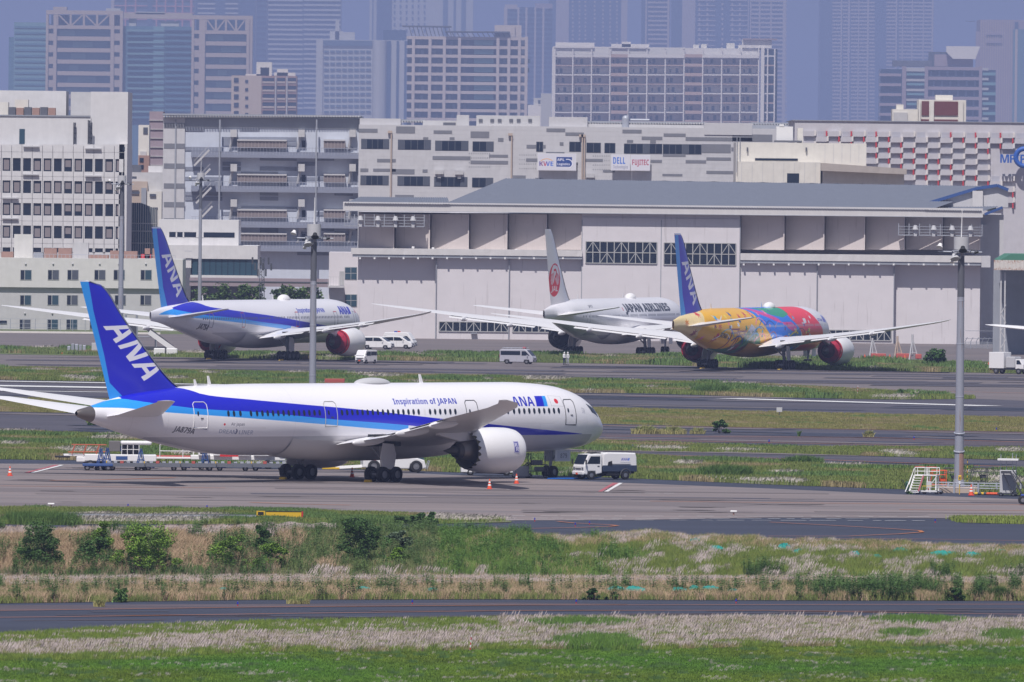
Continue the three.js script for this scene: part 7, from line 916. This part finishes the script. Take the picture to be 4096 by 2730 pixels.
// sweeper truck at the nose
{
  const p = onGround(2425, 1919), o = thing('sweeper_truck', 'white sweeper truck with dark lower body parked under the airliner nose', 'truck', p, PI + 0.5), W = 1.95;
  mb().ext([[0.95, 0.55], [0.95, 2.1], [1.15, 2.2], [2.25, 2.14], [2.62, 1.35], [2.7, 1.1], [2.7, 0.5], [2.5, 0.42], [2.35, 0.42], [2.3, 0.7], [1.6, 0.7], [1.5, 0.45]], W, 0.08).build('cab', M.white, o);
  mb().add(new THREE.BoxGeometry(0.86, 0.04, W * 0.84), new THREE.Matrix4().makeRotationZ(Math.atan2(0.76, -0.36)).setPosition(2.47, 1.72, 0)).build('windscreen', M.glassDark, o);
  for (const s of [1, -1]) { mb().ext([[1.15, 1.35], [1.15, 1.98], [2.05, 1.98], [2.4, 1.35]], 0.03, 0.01, Tr(0, 0, s * (W / 2 + 0.005))).build('side_window', M.glassDark, o); mb().rbox(2.62, 1.5, s * (W / 2 + 0.22), 0.08, 0.4, 0.18, 0.03).build('mirror', M.black, o); mb().rbox(2.68, 0.92, s * 0.72, 0.08, 0.24, 0.3, 0.03).build('headlight', M.metal, o); mb().box(1.3, 1.15, s * (W / 2 + 0.015), 0.2, 0.06, 0.03).build('door_handle', M.black, o); }
  mb().rbox(2.72, 0.55, 0, 0.16, 0.26, W * 0.96, 0.05).build('bumper', M.white, o); mb().box(2.71, 0.92, 0, 0.06, 0.1, 0.9).build('grille', M.darkGrey, o); mb().box(2.81, 0.5, 0.1, 0.02, 0.15, 0.34).build('number_plate', M.orange, o);
  mb().ext([[0.85, 1.1], [0.85, 2.2], [0.4, 2.3], [-2.3, 2.26], [-2.42, 1.9], [-2.45, 1.12], [-1.9, 1.1], [-1.8, 1.25], [0.0, 1.25], [0.1, 1.1]], W * 0.98, 0.1).build('hopper', M.white, o); mb().rbox(-0.8, 0.95, 0, 3.3, 0.55, W, 0.05).build('lower_body', mat('bodyBlue', [0.03, 0.045, 0.085], 0.5), o); mb().rbox(-0.2, 0.55, 0, 1.3, 0.5, W * 0.9, 0.1).build('tank', M.black, o); mb().box(0, 0.6, 0, 4.9, 0.2, 0.9).build('chassis', M.black, o); mb().box(1.2, 2.26, 0, 0.9, 0.08, 0.8).build('roof_hatch', M.black, o);
  mb().ext([[-0.05, 1.2], [0.0, 1.6], [0.35, 1.5], [0.4, 1.2]], W + 0.02, 0).build('side_recess', M.black, o); wheels(o, 0.4, [[1.95, W / 2 - 0.15], [1.95, -W / 2 + 0.15], [-1.35, W / 2 - 0.15], [-1.35, -W / 2 + 0.15]], 0.3); for (const s of [1, -1]) mb().add(new THREE.TorusGeometry(0.48, 0.06, 6, 16, PI), Tr(-1.35, 0.42, s * (W / 2 - 0.02))).build('mudguard', M.darkGrey, o);
  const t = canvasTex(256, 128, (g) => { g.fillStyle = '#e6e4ea'; g.fillRect(0, 0, 256, 128); g.font = 'bold 84px sans-serif'; g.fillStyle = '#2430a8'; g.fillText('ANA', 20, 92); g.fillStyle = '#2068d8'; g.beginPath(); g.moveTo(204, 34); g.lineTo(240, 34); g.lineTo(228, 92); g.lineTo(196, 92); g.fill(); }); for (const s of [1, -1]) mesh('logo', new THREE.PlaneGeometry(0.95, 0.48).rotateY(s > 0 ? 0 : PI).translate(-1.3, 1.72, s * (W * 0.49 + 0.015)), new THREE.MeshStandardMaterial({ map: t, roughness: 0.5 }), o);
  const hose = new THREE.CatmullRomCurve3([[-0.9, 1.1, 1.02], [-0.95, 0.7, 1.15], [-0.5, 0.35, 1.2], [0.4, 0.08, 1.25], [2, 0.06, 1.3], [4.2, 0.06, 1.1], [5.3, 0.06, 0.7]].map((q) => V(...q))); mesh('blue_hose', std(new THREE.TubeGeometry(hose, 60, 0.05, 6)), M.cyan, o);
}
// tow tractor behind the main gear
{ const p = onGround(1580, 1891), o = thing('tow_tractor', 'low white aircraft tow tractor seen behind the main gear', 'tractor', p, 0.12); mb().ext([[-2.9, 0.45], [-2.9, 1.2], [-2.6, 1.35], [-0.6, 1.3], [1.7, 1.3], [2.4, 1.1], [2.6, 0.45], [2.25, 0.35], [2.2, 0.75], [1.2, 0.75], [1.1, 0.35], [-1.4, 0.35], [-1.5, 0.75], [-2.4, 0.75], [-2.5, 0.4]], 2.3, 0.08).build('body', M.white, o); mb().ext([[1.7, 1.28], [1.85, 1.52], [2.2, 1.5], [2.45, 1.1]], 1.9, 0.05).build('cab', M.glassBlue, o); wheels(o, 0.55, [[1.7, 1.0], [1.7, -1.0], [-1.95, 1.0], [-1.95, -1.0]], 0.4); for (const s of [1, -1]) mb().box(-1.9, 1.0, s * 1.16, 0.16, 0.3, 0.02).build('side_lamp', M.red, o); mb().rod([2.7, 0.3, 0.6], [2.9, 1.0, 0.6], 0.04).rod([2.9, 1.0, 0.6], [2.9, 1.0, -0.6], 0.04).rod([2.9, 1.0, -0.6], [2.7, 0.3, -0.6], 0.04).build('front_hoop', M.galv, o); mb().bar([-2.9, 0.5, 0], [-5.2, 0.35, 0.2], 0.25, 0.25).build('tow_bar', M.whiteMatt, o); mb().rbox(-5.6, 0.32, 0.2, 1.5, 0.18, 0.3, 0.03).build('tow_head', M.yellow, o); }
{ const p = onGround(1950, 1903), o = thing('ground_power_cart', 'long low white ground power cart under the engine', 'cart', p, 0.05); mb().rbox(0, 0.62, 0, 4.6, 0.75, 1.8, 0.08).build('body', M.white, o); mb().box(0, 0.25, 0, 4.2, 0.14, 1.5).build('chassis', M.black, o); wheels(o, 0.3, [[1.6, 0.8], [1.6, -0.8], [-1.5, 0.8], [-1.5, -0.8]]); mb().box(-1.9, 0.7, 0.91, 0.4, 0.3, 0.02).build('panel', M.greyPaint, o); mb().box(1.2, 0.66, 0.91, 0.9, 0.4, 0.02).build('louvre', M.greyPaint, o); mb().rod([2.3, 0.3, 0], [3.1, 0.2, 0], 0.05).build('draw_bar', M.darkGrey, o); }
{ const p = onGround(2095, 1913), o = thing('nose_steps', 'small dark service steps beside the nose gear', 'steps', p, 0.3), b = mb(); for (const z of [-0.4, 0.4]) b.bar([-0.9, 0.2, z], [0.5, 1.3, z], 0.06, 0.08).rod([-0.9, 1.0, z], [0.5, 2.1, z], 0.03).rod([0.5, 0, z], [0.5, 2.1, z], 0.04); for (let i = 0; i < 5; i++) b.box(-0.75 + i * 0.3, 0.35 + i * 0.24, 0, 0.25, 0.04, 0.8); b.build('stair', M.darkGrey, o); mb().rbox(-0.3, 0.55, 0.1, 1.2, 0.9, 0.9, 0.08).build('cabinet', M.greyPaint, o); wheels(o, 0.2, [[-0.7, 0.45], [-0.7, -0.45], [0.4, 0.45], [0.4, -0.45]], 0.12); }
{ const p = onGround(2152, 1914), o = thing('equipment_stand', 'dark wheeled equipment stand beside the nose wheels', 'stand', p, 0.2), b = mb(); for (const [x, z] of [[-0.7, -0.4], [0.7, -0.4], [-0.7, 0.4], [0.7, 0.4]]) b.rod([x, 0.05, z], [x, 1.15, z], 0.04); b.box(0, 1.15, 0, 1.5, 0.06, 0.9).box(0, 0.6, 0, 1.5, 0.06, 0.9).rod([0.6, 1.1, 0], [0.6, 1.9, 0], 0.04).rod([-0.4, 1.1, 0], [-0.4, 1.55, 0], 0.07); b.build('frame', M.darkGrey, o); mb().rbox(-0.1, 1.35, 0, 0.9, 0.36, 0.6, 0.05).build('gearbox', M.steelDark, o); mb().rbox(0.1, 0.8, 0, 0.8, 0.3, 0.6, 0.04).build('tool_case', M.steelDark, o); wheels(o, 0.12, [[-0.7, 0.4], [0.7, 0.4], [-0.7, -0.4], [0.7, -0.4]], 0.08); }
// cargo loader with canopy, dollies, frames and rails behind the tail
{ const p = onGround(470, 1876), o = thing('cargo_loader', 'white cargo loader with roofed cab and orange rails under the tail', 'loader', p, 0.06); mb().rbox(0.2, 0.95, 0, 6.2, 0.6, 2.0, 0.08).build('body', M.white, o); mb().box(0, 0.45, 0, 6, 0.3, 1.6).build('chassis', M.black, o); mb().rbox(1.55, 2.25, 0, 2.7, 0.34, 1.9, 0.16).build('canopy', M.white, o); mb().rbox(-0.3, 1.95, 0, 0.95, 0.9, 1.7, 0.06).build('cab_back', mat('sacking', [0.16, 0.15, 0.15], 0.9), o); mb().rbox(0.15, 1.75, 0.3, 0.45, 0.5, 0.5, 0.06).build('seat', M.steelBlue, o); const b = mb(); for (const x of [0.3, 0.8, 1.3, 1.8]) for (const z of [-0.85, 0.85]) b.rod([x, 1.2, z], [x, 2.15, z], 0.03); for (const z of [-0.85, 0.85]) b.rod([0.3, 1.68, z], [1.8, 1.68, z], 0.025); b.build('cab_frame', M.whiteMatt, o); mb().box(1.05, 1.65, -0.9, 1.5, 0.9, 0.03).build('cab_screen', M.glassGrey, o); const r2 = mb(); for (const z of [-0.9, 0.9]) { r2.rod([-4, 2.05, z], [-1, 2.05, z], 0.03).rod([-4.3, 1.4, z], [-1, 1.45, z], 0.03); for (const x of [-3.7, -2.7, -1.6]) r2.rod([x - 0.3, 1.2, z], [x, 2.05, z], 0.03); } r2.build('orange_rail', mat('dullOrange', [0.42, 0.1, 0.05], 0.7), o); mb().rbox(-3.3, 1.15, 0, 2.8, 0.18, 1.6, 0.05).build('front_deck', M.white, o); mb().rbox(-4.8, 1.0, 0, 1.3, 0.16, 1.0, 0.05).build('bumper', M.black, o); mb().rbox(-2.9, 0.8, 0, 1.4, 0.5, 1.7, 0.1).build('nose', M.white, o); wheels(o, 0.4, [[-2.4, 0.85], [-2.4, -0.85], [2.2, 0.85], [2.2, -0.85]], 0.3); mb().box(0.3, 0.95, 1.02, 1.0, 0.3, 0.02).build('logo_panel', M.steelBlue, o); }
function dolly(label, px, py, turn = 0.03) { const p = onGround(px, py), o = thing('cargo_dolly', label, 'dolly', p, turn, 'cargo dollies in a row'); mb().box(0, 0.55, 0, 3.3, 0.16, 1.7).build('deck', mat('dollyGrey', [0.14, 0.15, 0.18], 0.6), o); const b = mb(); for (let i = 0; i < 9; i++) b.rod([-1.5 + i * 0.37, 0.66, -0.8], [-1.5 + i * 0.37, 0.66, 0.8], 0.05); b.build('rollers', M.metal, o); mb().box(0, 0.52, 0.86, 3.3, 0.34, 0.06).build('edge_beam', M.dollyGrey, o); for (let i = 0; i < 6; i++) mb().box(-1.4 + i * 0.55, 0.76, 0.8 - (i % 2) * 0.4, 0.3, 0.12 + (i % 3) * 0.05, 0.2).build('lock', i === 2 ? M.fadedRed : M.galv, o); for (const s of [-1, 1]) mb().box(s * 1.62, 0.72, 0, 0.08, 0.2, 1.6).build('stop', M.yellow, o); wheels(o, 0.24, [[-1.1, 0.65], [-1.1, -0.65], [1.1, 0.65], [1.1, -0.65]], 0.16); mb().rod([1.65, 0.4, 0], [2.5, 0.3, 0], 0.05).build('draw_bar', M.blue, o); }
['first cargo dolly from the blue frames', 'second cargo dolly along the row behind the airliner belly', 'third cargo dolly along the row behind the airliner belly', 'fourth cargo dolly along the row behind the airliner belly', 'fifth cargo dolly, nearest the main gear'].forEach((l, i) => dolly(l, 500 + i * 143, 1884 + i * 0.6));
function aframe(label, px, py) { const p = onGround(px, py), o = thing('blue_trestle', label, 'trestle', p, 0.2, 'blue trestles'), b = mb(); o.scale.set(0.72, 0.92, 0.8); for (const z of [-0.5, 0.5]) b.bar([-0.42, 0.45, z], [0, 2.0, z], 0.1, 0.12).bar([0.42, 0.45, z], [0, 2.0, z], 0.1, 0.12).box(0, 1.0, z, 0.6, 0.1, 0.1); b.box(0, 1.95, 0, 0.14, 0.2, 1.1); b.build('legs', M.steelBlue, o); mb().box(0, 0.42, 0, 1.3, 0.12, 1.5).build('base', M.blue, o); wheels(o, 0.2, [[-0.45, 0.6], [0.45, 0.6], [-0.45, -0.6], [0.45, -0.6]], 0.14); }
aframe('outermost blue trestle under the tail cone', 402, 1883); aframe('blue trestle next to the outermost one under the tail', 428, 1880); aframe('blue trestle at the canopy end of the cargo loader', 562, 1884); aframe('blue trestle further along, under the airliner belly', 818, 1882);
{ const p = onGround(380, 1884), o = thing('blue_tow_dolly', 'low bright blue tow dolly below the blue trestles', 'dolly', p, 0.05); mb().rbox(0.2, 0.5, 0, 2.6, 0.22, 1.3, 0.05).build('deck', M.steelBlue, o); wheels(o, 0.26, [[-0.7, 0.5], [-0.7, -0.5], [1.1, 0.5], [1.1, -0.5]], 0.16); }
{ const p = onGround(725, 1872), o = thing('belt_loader', 'white railed belt loader with red deck behind the dollies', 'loader', p, 0.04); mb().rbox(0.6, 0.85, 0, 6.4, 0.18, 1.5, 0.05).build('deck', M.whiteMatt, o); mb().rbox(-0.6, 0.98, 0, 4.6, 0.16, 1.2, 0.03).build('belt', M.fadedRed, o); const b = mb(); for (const x of [-1.9, 0.1, 1.0, 2.1]) b.rod([x, 0.9, 0.7], [x, 2.0, 0.7], 0.035); b.rod([-1.9, 2.0, 0.7], [0.9, 1.98, 0.7], 0.035).rod([-1.9, 1.45, 0.7], [2.1, 1.45, 0.7], 0.035); b.build('hand_rail', M.whiteMatt, o); mb().rbox(2.5, 1.35, 0, 0.9, 1.0, 1.3, 0.06).build('cabinet', M.white, o); wheels(o, 0.3, [[-2, 0.6], [-2, -0.6], [2.6, 0.6], [2.6, -0.6]], 0.2); }
{ const p = onGround(960, 1876), o = thing('cargo_truck', 'white service vehicle with open window bays under the airliner belly', 'vehicle', p, 0.05); mb().rbox(-0.2, 0.95, -0.3, 8.2, 0.4, 1.4, 0.06).build('body', M.whiteMatt, o); for (const [x, w] of [[-3.2, 0.9], [-1.6, 1.5], [0.3, 1.0], [2.0, 1.7]]) { mb().rbox(x, 1.5, 0, w, 0.75, 1.9, 0.05).build('cabin', M.white, o); mb().box(x, 1.52, 0.96, w * 0.7, 0.5, 0.02).build('window', M.glassDark, o); } mb().box(-1.0, 1.15, 1.01, 1.6, 0.2, 0.02).build('red_stripe', M.red, o); wheels(o, 0.38, [[-2.8, 0.9], [-2.8, -0.9], [2.4, 0.9], [2.4, -0.9]], 0.3); const b = mb(); for (let i = 0; i < 5; i++) b.box(3.7, 1.0 + i * 0.25, 0.9, 0.8, 0.04, 0.04); b.build('ladder', M.galv, o); }
{ const p = onGround(1135, 1866), o = thing('rail_rack', 'grey stacked rail rack behind the rear bogie', 'rack', p, 0.05), b = mb(); for (let i = 0; i < 5; i++) b.box(0, 0.5 + i * 0.24, 0, 3.2, 0.06, 1.2); for (const x of [-1.6, 0, 1.6]) b.box(x, 0.9, 0.6, 0.08, 1.5, 0.08); b.build('rack', M.galv, o); mb().box(0, 0.3, 0, 3.2, 0.25, 1.2).build('base', M.blue, o); wheels(o, 0.2, [[-1.2, 0.5], [1.2, 0.5]], 0.14); }
// things around the big lamp mast
{
  const p = onGround(3684, 1978), o = thing('boarding_steps', 'white wheeled service steps with red-tipped railings beside the lamp mast', 'steps', p, -0.35); o.scale.setScalar(0.86); const st = mb(), rl = mb();
  for (const x of [-0.95, -0.05]) st.bar([x, 0.2, 0.6], [x, 1.75, -0.9], 0.07, 0.16); for (let i = 0; i < 7; i++) st.box(-0.5, 0.35 + i * 0.23, 0.45 - i * 0.22, 0.86, 0.05, 0.24); st.build('stair', M.whiteMatt, o); mb().box(0.2, 1.78, -1.3, 2.2, 0.1, 0.9).build('platform', M.whiteMatt, o);
  for (const [x0, x1] of [[-0.9, 0.1], [0.25, 1.3]]) for (const z of [-0.9, -1.7]) { rl.rod([x0, 1.8, z], [x0, 2.55, z], 0.035).rod([x1, 1.8, z], [x1, 2.55, z], 0.035).rod([x0, 2.5, z], [x1, 2.5, z], 0.035).rod([x0, 2.15, z], [x1, 2.15, z], 0.025); } rl.rod([-0.98, 0.9, 0.6], [-0.98, 2.4, -0.9], 0.03).rod([-1.25, 0.2, 0.9], [-1.0, 1.9, -0.5], 0.05); rl.build('hand_rail', M.whiteMatt, o); mb().rod([-0.9, 2.58, -0.9], [0.1, 2.58, -0.9], 0.03).rod([0.25, 2.58, -0.9], [1.3, 2.58, -0.9], 0.03).build('red_rail', M.red, o); mb().bar([-0.02, 0.3, 0.66], [-0.02, 1.75, -0.82], 0.03, 0.14).build('red_stringer', M.redPaint, o);
  const fr = mb(); for (const [x, z] of [[0.35, -0.95], [0.35, -1.65], [1.2, -0.95], [1.2, -1.65]]) fr.bar([x, 0.25, z], [x, 1.75, z], 0.1); fr.bar([0.3, 0.4, -0.9], [1.3, 1.7, -0.9], 0.06).box(0.3, 0.28, -0.9, 2.6, 0.12, 1.7).box(-0.5, 0.2, 0.55, 1.0, 0.1, 0.2); fr.build('base_frame', M.whiteMatt, o); mb().rbox(0.55, 0.9, -0.85, 0.5, 0.6, 0.2, 0.04).build('control_box', M.greyPaint, o); mb().bar([-0.3, 0.75, -0.5], [1.2, 0.8, -0.5], 0.05).build('yellow_bar', M.yellow, o); wheels(o, 0.2, [[-0.85, 0.4], [-0.15, 0.4], [0.3, -0.2], [1.5, -0.2], [1.5, -1.6]], 0.12);
}
{ const p = onGround(3625, 1976), o = thing('fire_extinguisher_cart', 'dark wheeled extinguisher cart with bent handle by the service steps', 'cart', p); mb().add(new THREE.CylinderGeometry(0.16, 0.16, 0.7, 14), Tr(0.1, 0.5, 0)).add(new THREE.SphereGeometry(0.16, 12, 8), Tr(0.1, 0.86, 0)).build('bottle', mat('bottleGreen', [0.02, 0.08, 0.05], 0.4), o); mb().rod([0.05, 0.2, 0.1], [-0.25, 1.1, 0.1], 0.025).rod([-0.25, 1.1, 0.1], [-0.45, 1.12, 0.1], 0.025).build('handle', M.black, o); wheels(o, 0.16, [[0.1, 0.2], [0.1, -0.2]], 0.08); }
{ const a = onGround(3722, 1972), b = onGround(4060, 1979), d = b.clone().sub(a), L2 = d.length(), o = thing('pipe_railing', 'low galvanised pipe railing around the lamp mast foot', 'railing', a); o.rotation.y = -Math.atan2(d.z, d.x); for (let i = 0; i <= 7; i++) mb().box(L2 * i / 7, 0.45, i % 2 ? -1.4 : 0, 0.14, 0.9, 0.14).build('post', M.galv, o); for (const y of [0.42, 0.62, 0.84]) for (const z of [0, -1.4]) mb().rod([0, y, z], [L2 * (z ? 0.95 : 1), y, z], 0.025).build('rail', M.galv, o); }
{ const p = onGround(3839, 1979), o = thing('yellow_call_post', 'yellow call box on a thin post before the lamp mast', 'post', p); mb().rod([0, 0, 0], [0, 1.0, 0], 0.035).build('post', M.yellow, o); mb().rbox(0.02, 1.35, 0, 0.26, 0.42, 0.2, 0.05).build('box', M.yellow, o); mb().box(0.02, 1.35, 0.11, 0.1, 0.16, 0.02).build('dial', M.darkGrey, o); mb().box(0, 0.98, 0.02, 0.14, 0.28, 0.06).build('notice', M.whiteMatt, o); }
{ const p = onGround(3870, 1950), o = thing('striped_pole', 'thin black and yellow striped pole behind the lamp mast', 'pole', p); for (let i = 0; i < 12; i++) mb().rod([0, i * 0.2, 0], [0, i * 0.2 + 0.2, 0], 0.03).build('section', i % 2 ? M.black : M.yellow, o); }
{ const a = onGround(3902, 1982), o = thing('barrier_tube', 'yellow and orange padded tube lying on the apron beside the cone', 'tube', a, -0.02); for (let i = 0; i < 8; i++) mb().add(new THREE.CapsuleGeometry(0.11, 0.16, 4, 10), new THREE.Matrix4().makeRotationZ(PI / 2).setPosition(0.1 + i * 0.24, 0.13, 0.03 * Math.sin(i * 2))).build('segment', i < 4 ? (i % 2 ? M.darkGrey : M.yellow) : M.orange, o); }
for (const [px, py, l, m] of [[3790, 1958, 'dark tubular work stand left of the lamp mast', 'darkGrey'], [3905, 1955, 'dark tubular work stand right of the lamp mast', 'darkGrey'], [3740, 1968, 'red tubular work stand behind the service steps', 'orange']]) { const p = onGround(px, py), o = thing('work_stand', l, 'work stand', p, 0.1), b = mb(); for (const z of [-0.5, 0.5]) b.rod([-0.6, 0.1, z], [-0.2, 1.75, z], 0.03).rod([0.7, 0.1, z], [0.3, 1.3, z], 0.03).rod([0.9, 0.1, z], [0.9, 1.75, z], 0.03).rod([-0.2, 1.75, z], [0.95, 1.75, z], 0.035).rod([-0.5, 0.6, z], [0.8, 0.6, z], 0.025); b.box(0.35, 1.4, 0, 1.0, 0.05, 1.0).box(0.6, 1.0, 0, 0.5, 0.25, 0.6); b.build('frame', M[m], o); wheels(o, 0.1, [[-0.6, 0.5], [0.8, 0.5], [-0.6, -0.5], [0.8, -0.5]], 0.06); }
{ const p = onGround(4036, 1986), o = thing('maintenance_platform', 'tall pale maintenance platform with dark stair at the apron edge', 'work platform', p, -0.1); mb().rbox(-0.1, 1.15, -0.6, 1.3, 1.9, 0.9, 0.04).build('cabin', M.greyPaint, o); mb().rbox(-0.1, 2.95, -0.6, 1.7, 0.16, 1.0, 0.03).build('roof', M.whiteMatt, o); const b = mb(); for (const x of [-0.7, -0.25, 0.25, 0.55]) b.rod([x, 2.1, -0.6], [x, 3.3 + 0.2 * Math.sin(x * 5), -0.6], 0.025); b.build('poles', M.galv, o); const s = mb(); for (const z of [0.1, 0.7]) s.bar([0.1, 2.05, z], [1.1, 0.2, z], 0.06, 0.1).rod([0.3, 2.2, z], [1.4, 0.5, z], 0.03).rod([-0.5, 2.0, z], [0.3, 0.3, z], 0.03).rod([0.3, 0.3, z], [0.9, 0.9, z], 0.03); for (let i = 0; i < 8; i++) s.box(0.2 + i * 0.11, 1.85 - i * 0.21, 0.4, 0.2, 0.04, 0.6); s.box(-0.2, 1.95, 0.4, 0.8, 0.2, 0.7); s.build('stair', M.darkGrey, o); wheels(o, 0.16, [[-0.6, 0.6], [0.4, 0.6], [-0.6, -0.9], [0.5, -0.9]], 0.1); mb().box(-0.1, 0.22, -0.1, 1.6, 0.1, 1.5).build('base', M.darkGrey, o); }
{ const p = onGround(4100, 2020), o = thing('hose_cart', 'white cart with blue wheels at the very edge of the apron', 'cart', p); mb().rbox(0.4, 1.3, 0, 0.8, 1.6, 0.9, 0.08).build('body', M.white, o); mb().rbox(0.1, 0.62, 0, 0.8, 0.4, 0.9, 0.05).build('frame', M.blue, o); wheels(o, 0.36, [[-0.15, 0.4], [0.6, 0.4], [-0.15, -0.4], [0.6, -0.4]], 0.2); mb().rod([-0.3, 0.6, 0.4], [-0.75, 0.85, 0.4], 0.03).build('draw_bar', M.black, o); }
// far edge of the field
{ const o = site('security_fence', 'tall security fence with angled tops beyond the lamp mast', 1975, 3990, 'fence'), q = o.rect([3862, 1352, 4200, null]); const n = 15; for (let i = 0; i <= n; i++) { const x = mix(q.l, q.r, i / n); mb().rod([x, 0, 0], [x, q.t - 0.6, 0], 0.06).rod([x, q.t - 0.6, 0], [x + 0.35, q.t, 0.2], 0.05).build('post', M.steel, o); } for (const y of [0.4, 1.6, 2.8]) mb().box(q.x, y, 0, q.w, 0.07, 0.06).build('rail', M.steel, o); const w = mb(); for (let i = 0; i < 160; i++) w.box(mix(q.l, q.r, (i + 0.5) / 160), (q.t - 0.6) / 2, 0, 0.035, q.t - 0.7, 0.02); w.build('wire_mesh', M.steel, o).userData.kind = 'stuff'; }
{ const o = site('perimeter_fence', 'thin mesh fence along the foot of the cream building', 2085, 330, 'fence'), q = o.rect([-60, 1278, 640, null]); for (let i = 0; i <= 14; i++) mb().rod([mix(q.l, q.r, i / 14), 0, 0], [mix(q.l, q.r, i / 14), q.t, 0], 0.05).build('post', M.galv, o); for (const t of [1, 0.6, 0.25]) mb().box(q.x, q.t * t, 0, q.w, 0.05, 0.05).build('rail', M.galv, o); }
{ const o = site('blast_wall', 'low beige wall along the road before the cream building', 2050, 330, 'wall'); blk(o, 'wall', M.beige, [-120, 1327, 640, null], 0, 0.4); }
for (const [px, py, l, s] of [[3490, 1438, 'red and white jacking equipment before the hangar doors, first of three', 0], [3590, 1438, 'red and orange jacking equipment before the hangar doors, middle of three', 1], [3650, 1440, 'white tripod jack before the hangar doors, nearest the round bush', 2]]) { const p = onGround(px, py), o = thing('aircraft_jack', l, 'jack', p); const b = mb(); for (const a of [0, 2.1, 4.2]) b.rod([Math.cos(a) * 0.9, 0, Math.sin(a) * 0.9], [Math.cos(a) * 0.15, 2.6, Math.sin(a) * 0.15], 0.1).rod([Math.cos(a) * 0.6, 1, Math.sin(a) * 0.6], [Math.cos(a + 2.1) * 0.6, 1, Math.sin(a + 2.1) * 0.6], 0.06); b.rod([0, 0.5, 0], [0, 3.1 + s * 0.3, 0], 0.16).build('tripod', s === 1 ? M.tan : M.greyPaint, o); mb().rbox(0.9, 0.5, 0.2, s === 2 ? 0.9 : 2.2, 0.7, 0.9, 0.1).build('pump_unit', M.fadedRed, o); mb().add(new THREE.ConeGeometry(0.25, 0.8, 12), Tr(-1.1, 0.4, 0.4)).build('marker', M.orange, o); }
{ const p = onGround(600, 1414), o = thing('stair_truck', 'mobile boarding stair parked behind the left airliner tail', 'boarding stair', p, 0.1), b = mb(); for (const z of [-0.9, 0.9]) b.bar([-1.8, 4.6, z], [3.2, 0.9, z], 0.12, 0.5); for (let i = 0; i < 14; i++) b.box(-1.5 + i * 0.34, 4.2 - i * 0.25, 0, 0.36, 0.06, 1.7); b.box(-2.8, 4.5, 0, 2.4, 0.2, 2.0); b.build('stair', M.darkGrey, o); mb().bar([-0.3, 3.1, 1.0], [3.4, 0.5, 1.0], 0.1, 0.7).build('side_panel', M.whiteMatt, o); const f = mb(); for (const x of [-3.6, -2, 0.8]) for (const z of [-0.9, 0.9]) f.rod([x, 0.5, z], [x, x < -1 ? 5.6 : 2.5, z], 0.1); f.rod([-3.6, 5.6, 0.9], [-2, 5.6, 0.9], 0.06).rod([-3.6, 2.4, 0.9], [0.8, 2.4, 0.9], 0.07); f.build('frame', M.steel, o); mb().rbox(-2.6, 3.4, 0, 1.2, 1.2, 1.6, 0.05).build('cabin', M.darkGrey, o); mb().rbox(0, 0.75, 0, 6.5, 0.5, 2, 0.08).build('chassis', M.darkGrey, o); wheels(o, 0.42, [[-2.4, 0.95], [-2.4, -0.95], [2.2, 0.95], [2.2, -0.95]], 0.3); }
{ const p = onGround(665, 1427), o = thing('white_tank_cart', 'low white cart of two ribbed tanks behind the nearest tail fin', 'cart', p); for (const x of [-1, 0.75]) mb().rbox(x, 0.7, 0, 1.6, 0.95, 1.2, 0.12).build('tank', M.white, o); mb().box(-0.1, 0.6, 0.62, 0.14, 0.9, 0.1).build('strap', M.black, o); wheels(o, 0.24, [[-1.3, 0.5], [1.1, 0.5]], 0.15); }
{ const p = onGround(305, 1416), o = thing('pump_skid', 'grey machinery skid on the far grass verge', 'machinery', p); for (let i = 0; i < 5; i++) mb().rbox(-1.1 + i * 0.55, 0.6 + (i % 2) * 0.2, 0, 0.45, 1.0 + (i % 3) * 0.3, 0.8, 0.08).build('drum', i % 2 ? M.steel : M.galv, o); mb().box(0, 0.12, 0, 3, 0.14, 1).build('skid', M.darkGrey, o); mb().rbox(2.6, 0.8, 0, 0.9, 1.6, 0.5, 0.06).build('cabinet', M.greyPaint, o); }
{ const p = onGround(250, 1418), o = mb().rbox(0, 0.14, 0, 0.8, 0.26, 0.5, 0.08).build('orange_marker', M.orange); o.position.copy(p); tag(o, 'small orange marker block on the far apron edge', 'marker'); }
{ const p = at(3882, 87, 1500), o = mesh('bird', skin(8, 2, (u, v) => { const a = (u - 0.5) * 2; return [a * 0.55, 0.16 * Math.abs(a) - 0.1 * a * a + (v === 0.5 ? 0.02 : 0), (v - 0.5) * 0.3 * (1 - 0.8 * Math.abs(a)) + 0.15 * Math.abs(a)]; }), M.black); o.position.copy(p); tag(o, 'small dark bird flying against the hazy sky', 'bird'); }
renderer.render(scene, camera);
